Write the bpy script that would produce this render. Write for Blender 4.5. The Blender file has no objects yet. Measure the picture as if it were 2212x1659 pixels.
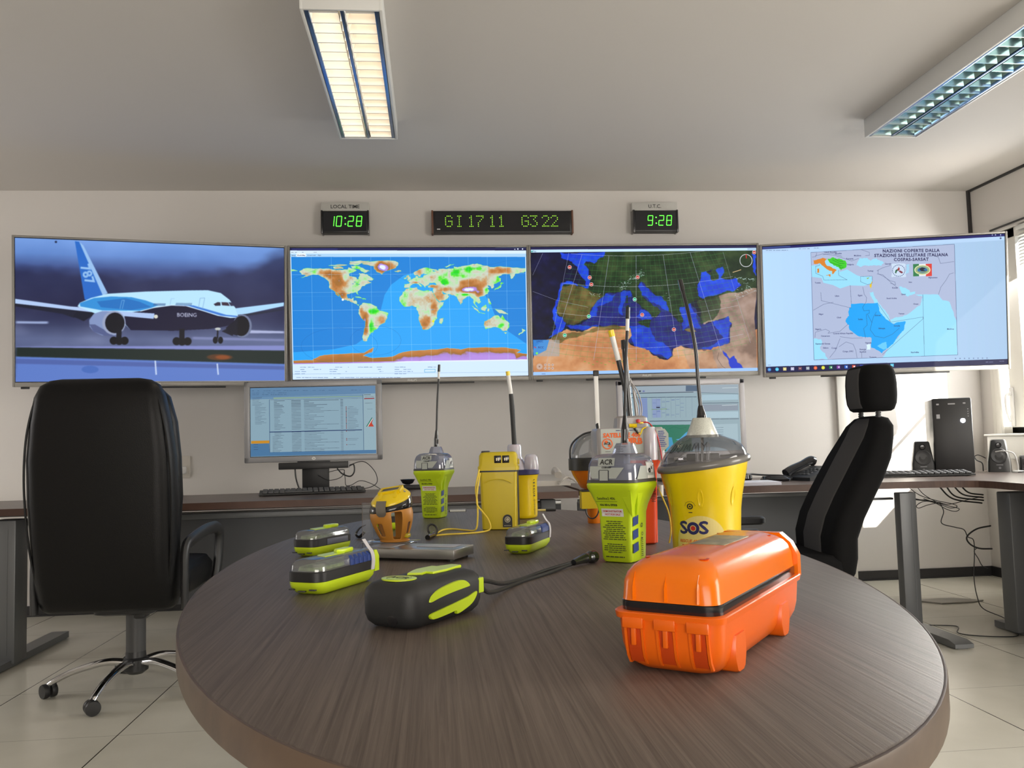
import bpy, bmesh, math, random
import numpy as np
from mathutils import Vector, Matrix, Euler
random.seed(7)
PI = math.pi
SC = bpy.context.scene
COL = SC.collection

# ------------------------------------------------------------------ camera
cam_data = bpy.data.cameras.new('camera')
cam = bpy.data.objects.new('camera', cam_data)
COL.objects.link(cam)
cam_data.sensor_fit = 'HORIZONTAL'
cam_data.sensor_width = 36.0
cam_data.lens = 1853.6 / 2212 * 36.0
cam_data.clip_start = 0.02
_p, _y, _r = 0.0682, 0.0922, 0.0265
_f = Vector((math.sin(_y) * math.cos(_p), math.cos(_y) * math.cos(_p), math.sin(_p)))
_rt = Vector((math.cos(_y), -math.sin(_y), 0))
_up = _rt.cross(_f)
_rt2 = _rt * math.cos(_r) - _up * math.sin(_r)
_up2 = _rt * math.sin(_r) + _up * math.cos(_r)
_M = Matrix((_rt2, _up2, -_f)).transposed().to_4x4()
_M.translation = Vector((0, 0, 1.0))
cam.matrix_world = _M
SC.camera = cam

# ------------------------------------------------------------------ light
SC.view_settings.view_transform = 'Standard'
SC.view_settings.look = 'None'
SC.view_settings.gamma = 1.0
SC.view_settings.use_curve_mapping = False
SC.view_settings.exposure = 0.15
SC.cycles.use_denoising = True
SC.cycles.max_bounces = 8
SC.cycles.transparent_max_bounces = 12
SC.cycles.sample_clamp_indirect = 6.0
SC.cycles.caustics_reflective = False
SC.cycles.caustics_refractive = False

world = bpy.data.worlds.new('world')
SC.world = world
world.use_nodes = True
world.node_tree.nodes['Background'].inputs[0].default_value = (0.80, 0.88, 1.0, 1)
world.node_tree.nodes['Background'].inputs[1].default_value = 2.2


def lamp(name, kind, loc, direction, energy, color, size=None, size_y=None, spread=None, angle=None):
    d = bpy.data.lights.new(name, kind)
    d.energy = energy
    d.color = color
    if kind == 'AREA':
        d.shape = 'RECTANGLE'
        d.size = size
        d.size_y = size_y
        if spread: d.spread = spread
    if angle is not None: d.angle = angle
    o = bpy.data.objects.new(name, d)
    COL.objects.link(o)
    o.location = loc
    o.rotation_euler = Vector(direction).to_track_quat('-Z', 'Y').to_euler()
    return o


# low morning sun through the right window
lamp('sun', 'SUN', (6, -2, 5), (-1.0, 1.48, -0.95), 45.0, (1.0, 0.93, 0.82), angle=0.009)
# daylight of the windows along the right wall (one in view, one beside and behind the camera), an added fill behind the camera and a soft one at left
lamp('window_and_fill_light', 'AREA', (4.05, 4.83, 1.65), (-1, -0.10, -0.45), 130, (1.0, 0.97, 0.92), 1.3, 1.3)
lamp('window_and_fill_light', 'AREA', (3.72, 1.0, 1.3), (-1, 0.60, -0.02), 120, (1.0, 0.95, 0.87), 2.4, 1.9)
lamp('window_and_fill_light', 'AREA', (0.2, -2.85, 1.15), (-0.05, 1, -0.06), 92, (1.0, 0.94, 0.87), 3.0, 1.6)  # fill added behind the camera to brighten the wall below the televisions
lamp('window_and_fill_light', 'AREA', (-4.15, 3.9, 1.3), (1, 0.30, 0.0), 24, (1.0, 0.97, 0.95), 1.6, 1.2)  # soft fill for the brighter left wall end; its source is unseen

# ------------------------------------------------------------------ materials
MATS = {}


def mat(name, color=(0.8, 0.8, 0.8), rough=0.5, metal=0.0, coat=0.0, spec=None, trans=0.0, ior=None, alpha=1.0,
        emit=None, estr=0.0, bump=None, vary=None, sheen=0.0, sss=0.0):
    if name in MATS: return MATS[name]
    m = bpy.data.materials.new(name)
    m.use_nodes = True
    nt = m.node_tree
    b = nt.nodes['Principled BSDF']
    b.inputs['Base Color'].default_value = (*color, 1)
    b.inputs['Roughness'].default_value = rough
    b.inputs['Metallic'].default_value = metal
    b.inputs['Coat Weight'].default_value = coat
    b.inputs['Coat Roughness'].default_value = 0.08
    if spec is not None: b.inputs['Specular IOR Level'].default_value = spec
    b.inputs['Transmission Weight'].default_value = trans
    if ior: b.inputs['IOR'].default_value = ior
    b.inputs['Alpha'].default_value = alpha
    b.inputs['Sheen Weight'].default_value = sheen
    if sss:
        b.inputs['Subsurface Weight'].default_value = sss
        b.inputs['Subsurface Scale'].default_value = 0.01
    if emit:
        b.inputs['Emission Color'].default_value = (*emit, 1)
        b.inputs['Emission Strength'].default_value = estr
    tc = nt.nodes.new('ShaderNodeTexCoord')
    if vary:
        sc, amt = vary
        n = nt.nodes.new('ShaderNodeTexNoise')
        n.inputs['Scale'].default_value = sc
        n.inputs['Detail'].default_value = 4
        nt.links.new(tc.outputs['Object'], n.inputs['Vector'])
        r = nt.nodes.new('ShaderNodeValToRGB')
        r.color_ramp.elements[0].position = 0.3
        r.color_ramp.elements[1].position = 0.7
        r.color_ramp.elements[0].color = (*[c * (1 - amt) for c in color], 1)
        r.color_ramp.elements[1].color = (*[min(1, c * (1 + amt)) for c in color], 1)
        nt.links.new(n.outputs['Fac'], r.inputs['Fac'])
        nt.links.new(r.outputs['Color'], b.inputs['Base Color'])
    if bump:
        sc, st = bump
        n = nt.nodes.new('ShaderNodeTexNoise')
        n.inputs['Scale'].default_value = sc
        n.inputs['Detail'].default_value = 3
        nt.links.new(tc.outputs['Object'], n.inputs['Vector'])
        bp = nt.nodes.new('ShaderNodeBump')
        bp.inputs['Strength'].default_value = st
        bp.inputs['Distance'].default_value = 0.002
        nt.links.new(n.outputs['Fac'], bp.inputs['Height'])
        nt.links.new(bp.outputs['Normal'], b.inputs['Normal'])
    MATS[name] = m
    return m


def clear_mat(name, tint, gloss=0.12, rough=0.05, body=0.25, bodycol=(0.5, 0.5, 0.5)):
    """thin clear plastic: mostly see-through, a little tinted body, mirror-like glints by viewing angle"""
    m = bpy.data.materials.new(name)
    m.use_nodes = True
    nt = m.node_tree
    nt.nodes.clear()
    out = nt.nodes.new('ShaderNodeOutputMaterial')
    tr = nt.nodes.new('ShaderNodeBsdfTransparent')
    tr.inputs[0].default_value = (*tint, 1)
    df = nt.nodes.new('ShaderNodeBsdfDiffuse')
    df.inputs[0].default_value = (*bodycol, 1)
    gl = nt.nodes.new('ShaderNodeBsdfGlossy')
    gl.inputs['Roughness'].default_value = rough
    fr = nt.nodes.new('ShaderNodeLayerWeight')
    fr.inputs[0].default_value = 0.35
    ma = nt.nodes.new('ShaderNodeMath')
    ma.operation = 'MULTIPLY_ADD'
    ma.inputs[1].default_value = 0.6
    ma.inputs[2].default_value = gloss
    m1 = nt.nodes.new('ShaderNodeMixShader')
    m1.inputs[0].default_value = body
    m2 = nt.nodes.new('ShaderNodeMixShader')
    nt.links.new(tr.outputs[0], m1.inputs[1])
    nt.links.new(df.outputs[0], m1.inputs[2])
    nt.links.new(fr.outputs['Fresnel'], ma.inputs[0])
    nt.links.new(ma.outputs[0], m2.inputs[0])
    nt.links.new(m1.outputs[0], m2.inputs[1])
    nt.links.new(gl.outputs[0], m2.inputs[2])
    nt.links.new(m2.outputs[0], out.inputs[0])
    MATS[name] = m
    return m


def wood_mat(name, c1, c2, rough, sx=150.0, sy=2.2, bump=0.25):
    m = bpy.data.materials.new(name)
    m.use_nodes = True
    nt = m.node_tree
    b = nt.nodes['Principled BSDF']
    tc = nt.nodes.new('ShaderNodeTexCoord')
    mp = nt.nodes.new('ShaderNodeMapping')
    mp.inputs['Scale'].default_value = (sx, sy, sx)
    nt.links.new(tc.outputs['Object'], mp.inputs[0])
    n = nt.nodes.new('ShaderNodeTexNoise')
    n.inputs['Scale'].default_value = 1.0
    n.inputs['Detail'].default_value = 5
    n.inputs['Roughness'].default_value = 0.65
    n.inputs['Distortion'].default_value = 0.6
    nt.links.new(mp.outputs[0], n.inputs['Vector'])
    r = nt.nodes.new('ShaderNodeValToRGB')
    r.color_ramp.elements[0].position = 0.32
    r.color_ramp.elements[1].position = 0.66
    r.color_ramp.elements[0].color = (*c1, 1)
    r.color_ramp.elements[1].color = (*c2, 1)
    nt.links.new(n.outputs['Fac'], r.inputs['Fac'])
    nt.links.new(r.outputs['Color'], b.inputs['Base Color'])
    b.inputs['Roughness'].default_value = rough
    b.inputs['Specular IOR Level'].default_value = 0.36
    bp = nt.nodes.new('ShaderNodeBump')
    bp.inputs['Strength'].default_value = bump
    bp.inputs['Distance'].default_value = 0.001
    nt.links.new(n.outputs['Fac'], bp.inputs['Height'])
    nt.links.new(bp.outputs['Normal'], b.inputs['Normal'])
    MATS[name] = m
    return m


M_WALL = mat('wall_paint', (0.66, 0.63, 0.60), 0.85, bump=(240, 0.08))
M_CEIL = mat('ceiling_paint', (0.60, 0.57, 0.535), 0.9, bump=(160, 0.06))
M_BASEB = mat('baseboard_black', (0.022, 0.021, 0.022), 0.4)
M_WHITE = mat('white_enamel', (0.72, 0.72, 0.70), 0.35)
M_TRIMW = mat('trim_white', (0.70, 0.68, 0.63), 0.45)
M_BLACK = mat('black_plastic', (0.018, 0.018, 0.019), 0.42, bump=(600, 0.05))
M_BLACKG = mat('black_gloss', (0.012, 0.012, 0.014), 0.16, coat=0.4)
M_RUBBER = mat('black_rubber', (0.02, 0.021, 0.022), 0.55, bump=(900, 0.15))
M_DGREY = mat('dark_grey_plastic', (0.06, 0.06, 0.062), 0.45)
M_GREYM = mat('grey_metal', (0.14, 0.145, 0.15), 0.42, metal=0.3)
M_PANEL = mat('panel_grey', (0.075, 0.078, 0.085), 0.55)
M_SILV = mat('silver_plastic', (0.30, 0.30, 0.31), 0.38, metal=0.2)
M_SILVL = mat('silver_light', (0.46, 0.45, 0.47), 0.4, metal=0.15)
M_BEZEL = mat('tv_bezel', (0.28, 0.265, 0.24), 0.4, metal=0.2)
M_CHROME = mat('chrome', (0.75, 0.75, 0.77), 0.07, metal=1.0)
M_STEEL = mat('brushed_steel', (0.42, 0.42, 0.41), 0.3, metal=0.85)
M_LEATH = mat('black_leather', (0.0045, 0.0045, 0.005), 0.42, spec=0.25, bump=(260, 0.25))
M_FAB = mat('charcoal_fabric', (0.007, 0.007, 0.0075), 0.95, spec=0.15, bump=(900, 0.4))
M_FABG = mat('grey_fabric', (0.075, 0.073, 0.074), 0.95, spec=0.15, bump=(900, 0.4))
M_ORANGE = mat('orange_plastic', (0.84, 0.135, 0.004), 0.36, coat=0.1)
M_ORANGEL = mat('orange_gloss', (0.88, 0.180, 0.001), 0.24, spec=0.4, coat=0.2)
M_ORDK = mat('amber_plastic', (0.75, 0.20, 0.008), 0.28, coat=0.5)
M_REDOR = mat('red_orange_plastic', (0.78, 0.07, 0.012), 0.35)
M_RED = mat('red_plastic', (0.55, 0.02, 0.02), 0.4)
M_LIME = mat('lime_plastic', (0.56, 0.74, 0.016), 0.36, coat=0.2)
M_LIMEB = mat('lime_bright', (0.60, 0.78, 0.02), 0.33, coat=0.25)
M_YEL = mat('yellow_plastic', (0.86, 0.62, 0.005), 0.30, coat=0.35)
M_YELM = mat('mustard_plastic', (0.56, 0.43, 0.004), 0.42, coat=0.1)
M_YELC = mat('yellow_cord', (0.78, 0.58, 0.06), 0.6)
M_BANDO = mat('amber_strap', (0.55, 0.23, 0.03), 0.5)
M_BLUE = mat('blue_tape', (0.015, 0.045, 0.22), 0.5, bump=(500, 0.3))
M_NAVY = mat('navy_print', (0.02, 0.02, 0.12), 0.5)
M_INK = mat('black_ink', (0.02, 0.02, 0.02), 0.6)
M_INKG = mat('faded_ink', (0.07, 0.09, 0.02), 0.6)
M_INKR = mat('red_ink', (0.55, 0.03, 0.02), 0.6)
M_INKO = mat('orange_ink', (0.75, 0.12, 0.01), 0.6)
M_INKB = mat('blue_ink', (0.03, 0.05, 0.3), 0.6)
M_LABW = mat('label_white', (0.74, 0.74, 0.72), 0.45)
M_LABG = mat('label_grey', (0.42, 0.45, 0.42), 0.5)
M_LABY = mat('label_yellow', (0.80, 0.66, 0.22), 0.4)
M_FOIL = mat('label_foil', (0.42, 0.38, 0.26), 0.35, metal=0.5, vary=(60, 0.35))
M_PEARL = mat('pearl_housing', (0.33, 0.31, 0.31), 0.35, coat=0.3)
M_MILK = mat('milky_plastic', (0.55, 0.53, 0.60), 0.25, coat=0.5, sss=0.2)
M_WHITEP = mat('white_plastic', (0.70, 0.69, 0.67), 0.4)
M_IVORY = mat('ivory_plastic', (0.62, 0.58, 0.52), 0.45)
M_PAPER = mat('paper_white', (0.70, 0.70, 0.78), 0.8)
M_DOMED = mat('dome_interior', (0.20, 0.22, 0.29), 0.4)
M_TAPE = mat('reflective_tape', (0.62, 0.64, 0.58), 0.3, metal=0.2, vary=(420, 0.12))
M_GREENL = mat('green_led', (0.1, 0.6, 0.05), 0.5, emit=(0.10, 1.0, 0.05), estr=2.2)
M_GREENY = mat('yellow_green_led', (0.3, 0.6, 0.05), 0.5, emit=(0.32, 0.8, 0.03), estr=1.0)
M_LEDW = mat('white_led', (1, 1, 1), 0.5, emit=(0.75, 0.82, 1.0), estr=14)
M_SIGN = mat('sign_grey', (0.50, 0.49, 0.46), 0.5, bump=(90, 0.3))
M_CLEAR = clear_mat('clear_plastic', (0.90, 0.92, 0.94), 0.10, 0.10, 0.16, (0.60, 0.62, 0.65))
M_CLEARB = clear_mat('clear_blue_plastic', (0.80, 0.83, 0.93), 0.12, 0.08, 0.22, (0.42, 0.45, 0.58))
M_SMOKE = clear_mat('smoked_clear_plastic', (0.80, 0.80, 0.82), 0.07, 0.05, 0.14, (0.36, 0.36, 0.38))
M_ACRYL = clear_mat('acrylic_sheet', (0.90, 0.91, 0.92), 0.05, 0.02, 0.10, (0.5, 0.5, 0.52))
M_GLASS = clear_mat('window_glass', (0.97, 0.98, 0.98), 0.0, 0.01, 0.0)
M_TABLE = wood_mat('table_laminate', (0.080, 0.061, 0.051), (0.150, 0.120, 0.101), 0.44, 230.0, 3.0, 0.3)
M_TEDGE = wood_mat('table_edge_band', (0.058, 0.038, 0.027), (0.135, 0.090, 0.062), 0.45, 4.0, 4.0, 0.2)
M_DESK = wood_mat('desk_laminate', (0.070, 0.048, 0.040), (0.125, 0.092, 0.078), 0.32, 3.0, 120.0)
M_DESK2 = wood_mat('desk_edge_band', (0.060, 0.030, 0.022), (0.105, 0.058, 0.042), 0.4, 2.0, 60.0)


def floor_mat():
    m = bpy.data.materials.new('floor_tile')
    m.use_nodes = True
    nt = m.node_tree
    b = nt.nodes['Principled BSDF']
    tc = nt.nodes.new('ShaderNodeTexCoord')
    sp = nt.nodes.new('ShaderNodeSeparateXYZ')
    nt.links.new(tc.outputs['Object'], sp.inputs[0])

    def line(axis, off, width):
        a = nt.nodes.new('ShaderNodeMath'); a.operation = 'ADD'; a.inputs[1].default_value = off + 61.5
        nt.links.new(sp.outputs[axis], a.inputs[0])
        d = nt.nodes.new('ShaderNodeMath'); d.operation = 'DIVIDE'; d.inputs[1].default_value = 0.615
        nt.links.new(a.outputs[0], d.inputs[0])
        fr = nt.nodes.new('ShaderNodeMath'); fr.operation = 'FRACT'
        nt.links.new(d.outputs[0], fr.inputs[0])
        lt = nt.nodes.new('ShaderNodeMath'); lt.operation = 'LESS_THAN'; lt.inputs[1].default_value = width / 0.615
        nt.links.new(fr.outputs[0], lt.inputs[0])
        return lt
    lx = line('X', 1.143, 0.005)
    ly = line('Y', -3.853 + 0.615, 0.0035)
    sy = nt.nodes.new('ShaderNodeMath'); sy.operation = 'MULTIPLY'; sy.inputs[1].default_value = 0.45
    nt.links.new(ly.outputs[0], sy.inputs[0])
    mx = nt.nodes.new('ShaderNodeMath'); mx.operation = 'MAXIMUM'
    nt.links.new(lx.outputs[0], mx.inputs[0]); nt.links.new(sy.outputs[0], mx.inputs[1])
    n = nt.nodes.new('ShaderNodeTexNoise'); n.inputs['Scale'].default_value = 3.0; n.inputs['Detail'].default_value = 6
    nt.links.new(tc.outputs['Object'], n.inputs['Vector'])
    r = nt.nodes.new('ShaderNodeValToRGB')
    r.color_ramp.elements[0].position = 0.3; r.color_ramp.elements[1].position = 0.75
    r.color_ramp.elements[0].color = (0.62, 0.595, 0.505, 1); r.color_ramp.elements[1].color = (0.72, 0.695, 0.60, 1)
    nt.links.new(n.outputs['Fac'], r.inputs['Fac'])
    mix = nt.nodes.new('ShaderNodeMixRGB')
    nt.links.new(mx.outputs[0], mix.inputs[0]); nt.links.new(r.outputs[0], mix.inputs[1])
    mix.inputs[2].default_value = (0.06, 0.05, 0.04, 1)
    nt.links.new(mix.outputs[0], b.inputs['Base Color'])
    b.inputs['Roughness'].default_value = 0.22
    return m


M_FLOOR = floor_mat()

# ------------------------------------------------------------------ mesh helpers


def V(*a): return Vector(a)


def rrect(hx, hy, r, z, n=5, cx=0.0, cy=0.0):
    """rounded rectangle ring in the XY plane"""
    r = max(1e-5, min(r, hx, hy))
    out = []
    for k, (sx, sy) in enumerate(((1, 1), (-1, 1), (-1, -1), (1, -1))):
        for i in range(n + 1):
            a = k * PI / 2 + i / n * PI / 2
            out.append(V(cx + sx * (hx - r) + r * math.cos(a), cy + sy * (hy - r) + r * math.sin(a), z))
    return out


def circ(rx, ry, z, n=32, cx=0.0, cy=0.0):
    return [V(cx + rx * math.cos(2 * PI * i / n), cy + ry * math.sin(2 * PI * i / n), z) for i in range(n)]


def smooth_path(pts, per=6):
    pts = [Vector(p) for p in pts]
    if len(pts) < 3: return pts
    P = [pts[0] * 2 - pts[1]] + pts + [pts[-1] * 2 - pts[-2]]
    out = []
    for i in range(1, len(P) - 2):
        a, b, c, d = P[i - 1], P[i], P[i + 1], P[i + 2]
        for k in range(per):
            t = k / per
            out.append(0.5 * ((2 * b) + (c - a) * t + (2 * a - 5 * b + 4 * c - d) * t * t + (3 * b - a - 3 * c + d) * t ** 3))
    out.append(pts[-1])
    return out


class MB:
    def __init__(s):
        s.bm = bmesh.new()
        s.mats = []

    def mi(s, m):
        if m is None: return 0
        if m not in s.mats: s.mats.append(m)
        return s.mats.index(m)

    def _mark(s, n0, m):
        s.bm.faces.ensure_lookup_table()
        i = s.mi(m)
        for f in s.bm.faces[n0:]: f.material_index = i

    def box(s, c, size, bev=0.0, rot=None, m=None, seg=2):
        n0 = len(s.bm.faces)
        t = bmesh.new()
        bmesh.ops.create_cube(t, size=1.0)
        for v in t.verts: v.co = Vector((v.co.x * size[0], v.co.y * size[1], v.co.z * size[2]))
        if bev > 0:
            bmesh.ops.bevel(t, geom=t.edges[:], offset=min(bev, min(size) * 0.49), segments=seg, affect='EDGES', profile=0.5)
        M = Matrix.Translation(Vector(c)) @ ((rot.to_matrix().to_4x4() if isinstance(rot, Euler) else rot) if rot is not None else Matrix())
        s._merge(t, M)
        s._mark(n0, m)
        return s

    def _merge(s, t, M=None):
        mp = {}
        for v in t.verts: mp[v] = s.bm.verts.new(M @ v.co if M is not None else v.co)
        for f in t.faces:
            try: s.bm.faces.new([mp[v] for v in f.verts])
            except ValueError: pass
        t.free()

    def loft(s, rings, caps=(True, True), m=None, close=True, M=None):
        n0 = len(s.bm.faces)
        vs = [[s.bm.verts.new(M @ Vector(p) if M is not None else Vector(p)) for p in r] for r in rings]
        n = len(rings[0])
        for a, b in zip(vs, vs[1:]):
            for i in range(n if close else n - 1):
                j = (i + 1) % n
                try: s.bm.faces.new((a[i], a[j], b[j], b[i]))
                except ValueError: pass
        if caps[0]: s.bm.faces.new(list(reversed(vs[0])))
        if caps[1]: s.bm.faces.new(vs[-1])
        s._mark(n0, m)
        return s

    def lathe(s, prof, c=(0, 0, 0), n=40, sx=1.0, sy=1.0, m=None, caps=(True, True), M=None):
        rings = [[V(c[0] + r * sx * math.cos(2 * PI * i / n), c[1] + r * sy * math.sin(2 * PI * i / n), c[2] + z) for i in range(n)] for r, z in prof]
        return s.loft(rings, caps, m, True, M)

    def tube(s, pts, r, n=8, m=None, smooth=True, per=6, caps=True, flat=None):
        path = smooth_path(pts, per) if smooth else [Vector(p) for p in pts]
        if len(path) < 2: return s
        N = len(path)
        rings = []
        t0 = (path[1] - path[0]).normalized()
        up = V(0, 0, 1) if abs(t0.z) < 0.9 else V(1, 0, 0)
        u = t0.cross(up).normalized()
        for k, p in enumerate(path):
            t = (path[min(k + 1, N - 1)] - path[max(k - 1, 0)])
            if t.length < 1e-9: t = t0
            t.normalize()
            u = (u - t * u.dot(t))
            if u.length < 1e-6: u = t.orthogonal()
            u.normalize()
            w = t.cross(u)
            if isinstance(r, (list, tuple)):
                q = k / (N - 1) * (len(r) - 1); i0 = min(int(q), len(r) - 2); rr = r[i0] + (r[i0 + 1] - r[i0]) * (q - i0)
            else: rr = r
            fl = flat or 1.0
            rings.append([p + u * math.cos(2 * PI * i / n) * rr + w * math.sin(2 * PI * i / n) * rr * fl for i in range(n)])
        return s.loft(rings, (caps, caps), m)

    def prism(s, pts, z0, z1, m=None, M=None, bev=0.0):
        """2D outline extruded along z; M maps to place"""
        if bev > 0:
            cx = sum(p[0] for p in pts) / len(pts); cy = sum(p[1] for p in pts) / len(pts)
            def sh(k): return [V(cx + (p[0] - cx) * k, cy + (p[1] - cy) * k, 0) for p in pts]
            ext = max(max(abs(p[0] - cx) for p in pts), max(abs(p[1] - cy) for p in pts))
            k = 1 - bev / ext
            rings = []
            for kk, z in ((k, z0), (1, z0 + bev), (1, z1 - bev), (k, z1)):
                rings.append([V(p.x, p.y, z) for p in sh(kk)])
            return s.loft(rings, (True, True), m, True, M)
        return s.loft([[V(p[0], p[1], z0) for p in pts], [V(p[0], p[1], z1) for p in pts]], (True, True), m, True, M)

    def quad(s, a, b, c, d, m=None):
        n0 = len(s.bm.faces)
        s.bm.faces.new([s.bm.verts.new(Vector(p)) for p in (a, b, c, d)])
        s._mark(n0, m)
        return s

    def text(s, body, size, fn, m=None, align='CENTER', bold=0.0, sub=0, thick=0.0, space=1.0, shear=0.0):
        """lettering; fn maps text-plane (x, y, lift) to a point on the surface"""
        vs, tris = text_mesh(body, size, align, bold, space, shear)
        n0 = len(s.bm.faces)
        t = bmesh.new()
        bv = [t.verts.new((x, y, 0)) for x, y in vs]
        for tr in tris:
            try: t.faces.new([bv[i] for i in tr])
            except ValueError: pass
        if sub:
            bmesh.ops.subdivide_edges(t, edges=[e for e in t.edges if e.calc_length() > size * 0.25], cuts=sub)
        mp = {v: s.bm.verts.new(fn(v.co.x, v.co.y, 0.0)) for v in t.verts}
        for f in t.faces:
            try: s.bm.faces.new([mp[v] for v in f.verts])
            except ValueError: pass
        t.free()
        s._mark(n0, m)
        return s

    def patch(s, x0, x1, y0, y1, fn, m=None, nx=1, ny=1, lift=0.0):
        n0 = len(s.bm.faces)
        g = [[s.bm.verts.new(fn(x0 + (x1 - x0) * i / nx, y0 + (y1 - y0) * j / ny, lift)) for i in range(nx + 1)] for j in range(ny + 1)]
        for j in range(ny):
            for i in range(nx):
                s.bm.faces.new((g[j][i], g[j][i + 1], g[j + 1][i + 1], g[j + 1][i]))
        s._mark(n0, m)
        return s

    def ringp(s, x, y, r0, r1, fn, m=None, n=28):
        n0 = len(s.bm.faces)
        a = [s.bm.verts.new(fn(x + r0 * math.cos(2 * PI * i / n), y + r0 * math.sin(2 * PI * i / n), 0)) for i in range(n)]
        b = [s.bm.verts.new(fn(x + r1 * math.cos(2 * PI * i / n), y + r1 * math.sin(2 * PI * i / n), 0)) for i in range(n)]
        for i in range(n):
            j = (i + 1) % n
            s.bm.faces.new((a[i], a[j], b[j], b[i]))
        s._mark(n0, m)
        return s

    def build(s, name, m=None, parent=None, ang=38, normals=True, **tags):
        me = bpy.data.meshes.new(name)
        if normals: bmesh.ops.recalc_face_normals(s.bm, faces=s.bm.faces)
        s.bm.to_mesh(me)
        s.bm.free()
        if not s.mats: s.mats = [m]
        elif m is not None and s.mats[0] is None: s.mats[0] = m
        for x in s.mats: me.materials.append(x if x is not None else m)
        for p in me.polygons: p.use_smooth = True
        try: me.set_sharp_from_angle(angle=math.radians(ang))
        except Exception: pass
        o = bpy.data.objects.new(name, me)
        COL.objects.link(o)
        if parent is not None: o.parent = parent
        for k, v in tags.items(): o[k] = v
        return o


_TC = {}


def text_mesh(body, size, align='CENTER', bold=0.0, space=1.0, shear=0.0):
    key = (body, size, align, bold, space, shear)
    if key in _TC: return _TC[key]
    cu = bpy.data.curves.new('t', 'FONT')
    cu.body = body
    cu.size = size
    cu.align_x = align
    cu.align_y = 'CENTER'
    cu.offset = bold
    cu.space_character = space
    cu.shear = shear
    cu.resolution_u = 2
    cu.fill_mode = 'FRONT'
    o = bpy.data.objects.new('t', cu)
    COL.objects.link(o)
    dg = bpy.context.evaluated_depsgraph_get()
    dg.update()
    me = bpy.data.meshes.new_from_object(o.evaluated_get(dg))
    me.calc_loop_triangles()
    vs = [(v.co.x, v.co.y) for v in me.vertices]
    tris = [tuple(t.vertices) for t in me.loop_triangles]
    bpy.data.objects.remove(o)
    bpy.data.curves.remove(cu)
    bpy.data.meshes.remove(me)
    _TC[key] = (vs, tris)
    return vs, tris


def thing(name, label, cat, loc=(0, 0, 0), rz=0.0, group=None, rot=None):
    o = bpy.data.objects.new(name, None)
    o.empty_display_size = 0.05
    COL.objects.link(o)
    o.location = loc
    o.rotation_euler = rot if rot is not None else (0, 0, rz)
    o['label'] = label
    o['category'] = cat
    if group: o['group'] = group
    return o


def struct(o):
    o['kind'] = 'structure'
    return o


def dup(root, loc, rz, label, group=None):
    def cp(o, parent):
        c = o.copy()
        COL.objects.link(c)
        c.parent = parent
        for ch in [x for x in bpy.data.objects if x.parent is o]: cp(ch, c)
        return c
    r = cp(root, None)
    r.location = loc
    r.rotation_euler = (0, 0, rz)
    r['label'] = label
    if group: r['group'] = group
    return r


def front(x0, y, z0):
    """surface facing -Y: text x -> +X, text y -> +Z"""
    return lambda x, z, l: V(x0 + x, y - l, z0 + z)

# ------------------------------------------------------------------ pictures shown on the screens (drawn in code)
RNG = np.random.default_rng(5)


def vnoise(h, w, cells, octv=4, seed=0):
    rng = np.random.default_rng(seed)
    out = np.zeros((h, w)); amp = 1.0; tot = 0
    for o in range(octv):
        cy = max(2, int(cells[1] * 2 ** o)); cx = max(2, int(cells[0] * 2 ** o))
        g = rng.random((cy + 2, cx + 2))
        y = np.linspace(0, cy, h); x = np.linspace(0, cx, w)
        y0 = np.minimum(y.astype(int), cy); x0 = np.minimum(x.astype(int), cx)
        fy = (y - y0)[:, None]; fx = (x - x0)[None, :]
        fy = fy * fy * (3 - 2 * fy); fx = fx * fx * (3 - 2 * fx)
        a = g[y0][:, x0]; b = g[y0][:, np.minimum(x0 + 1, cx + 1)]
        c = g[np.minimum(y0 + 1, cy + 1)][:, x0]; d = g[np.minimum(y0 + 1, cy + 1)][:, np.minimum(x0 + 1, cx + 1)]
        out += amp * (a * (1 - fx) * (1 - fy) + b * fx * (1 - fy) + c * (1 - fx) * fy + d * fx * fy)
        tot += amp; amp *= 0.5
    return out / tot


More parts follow.
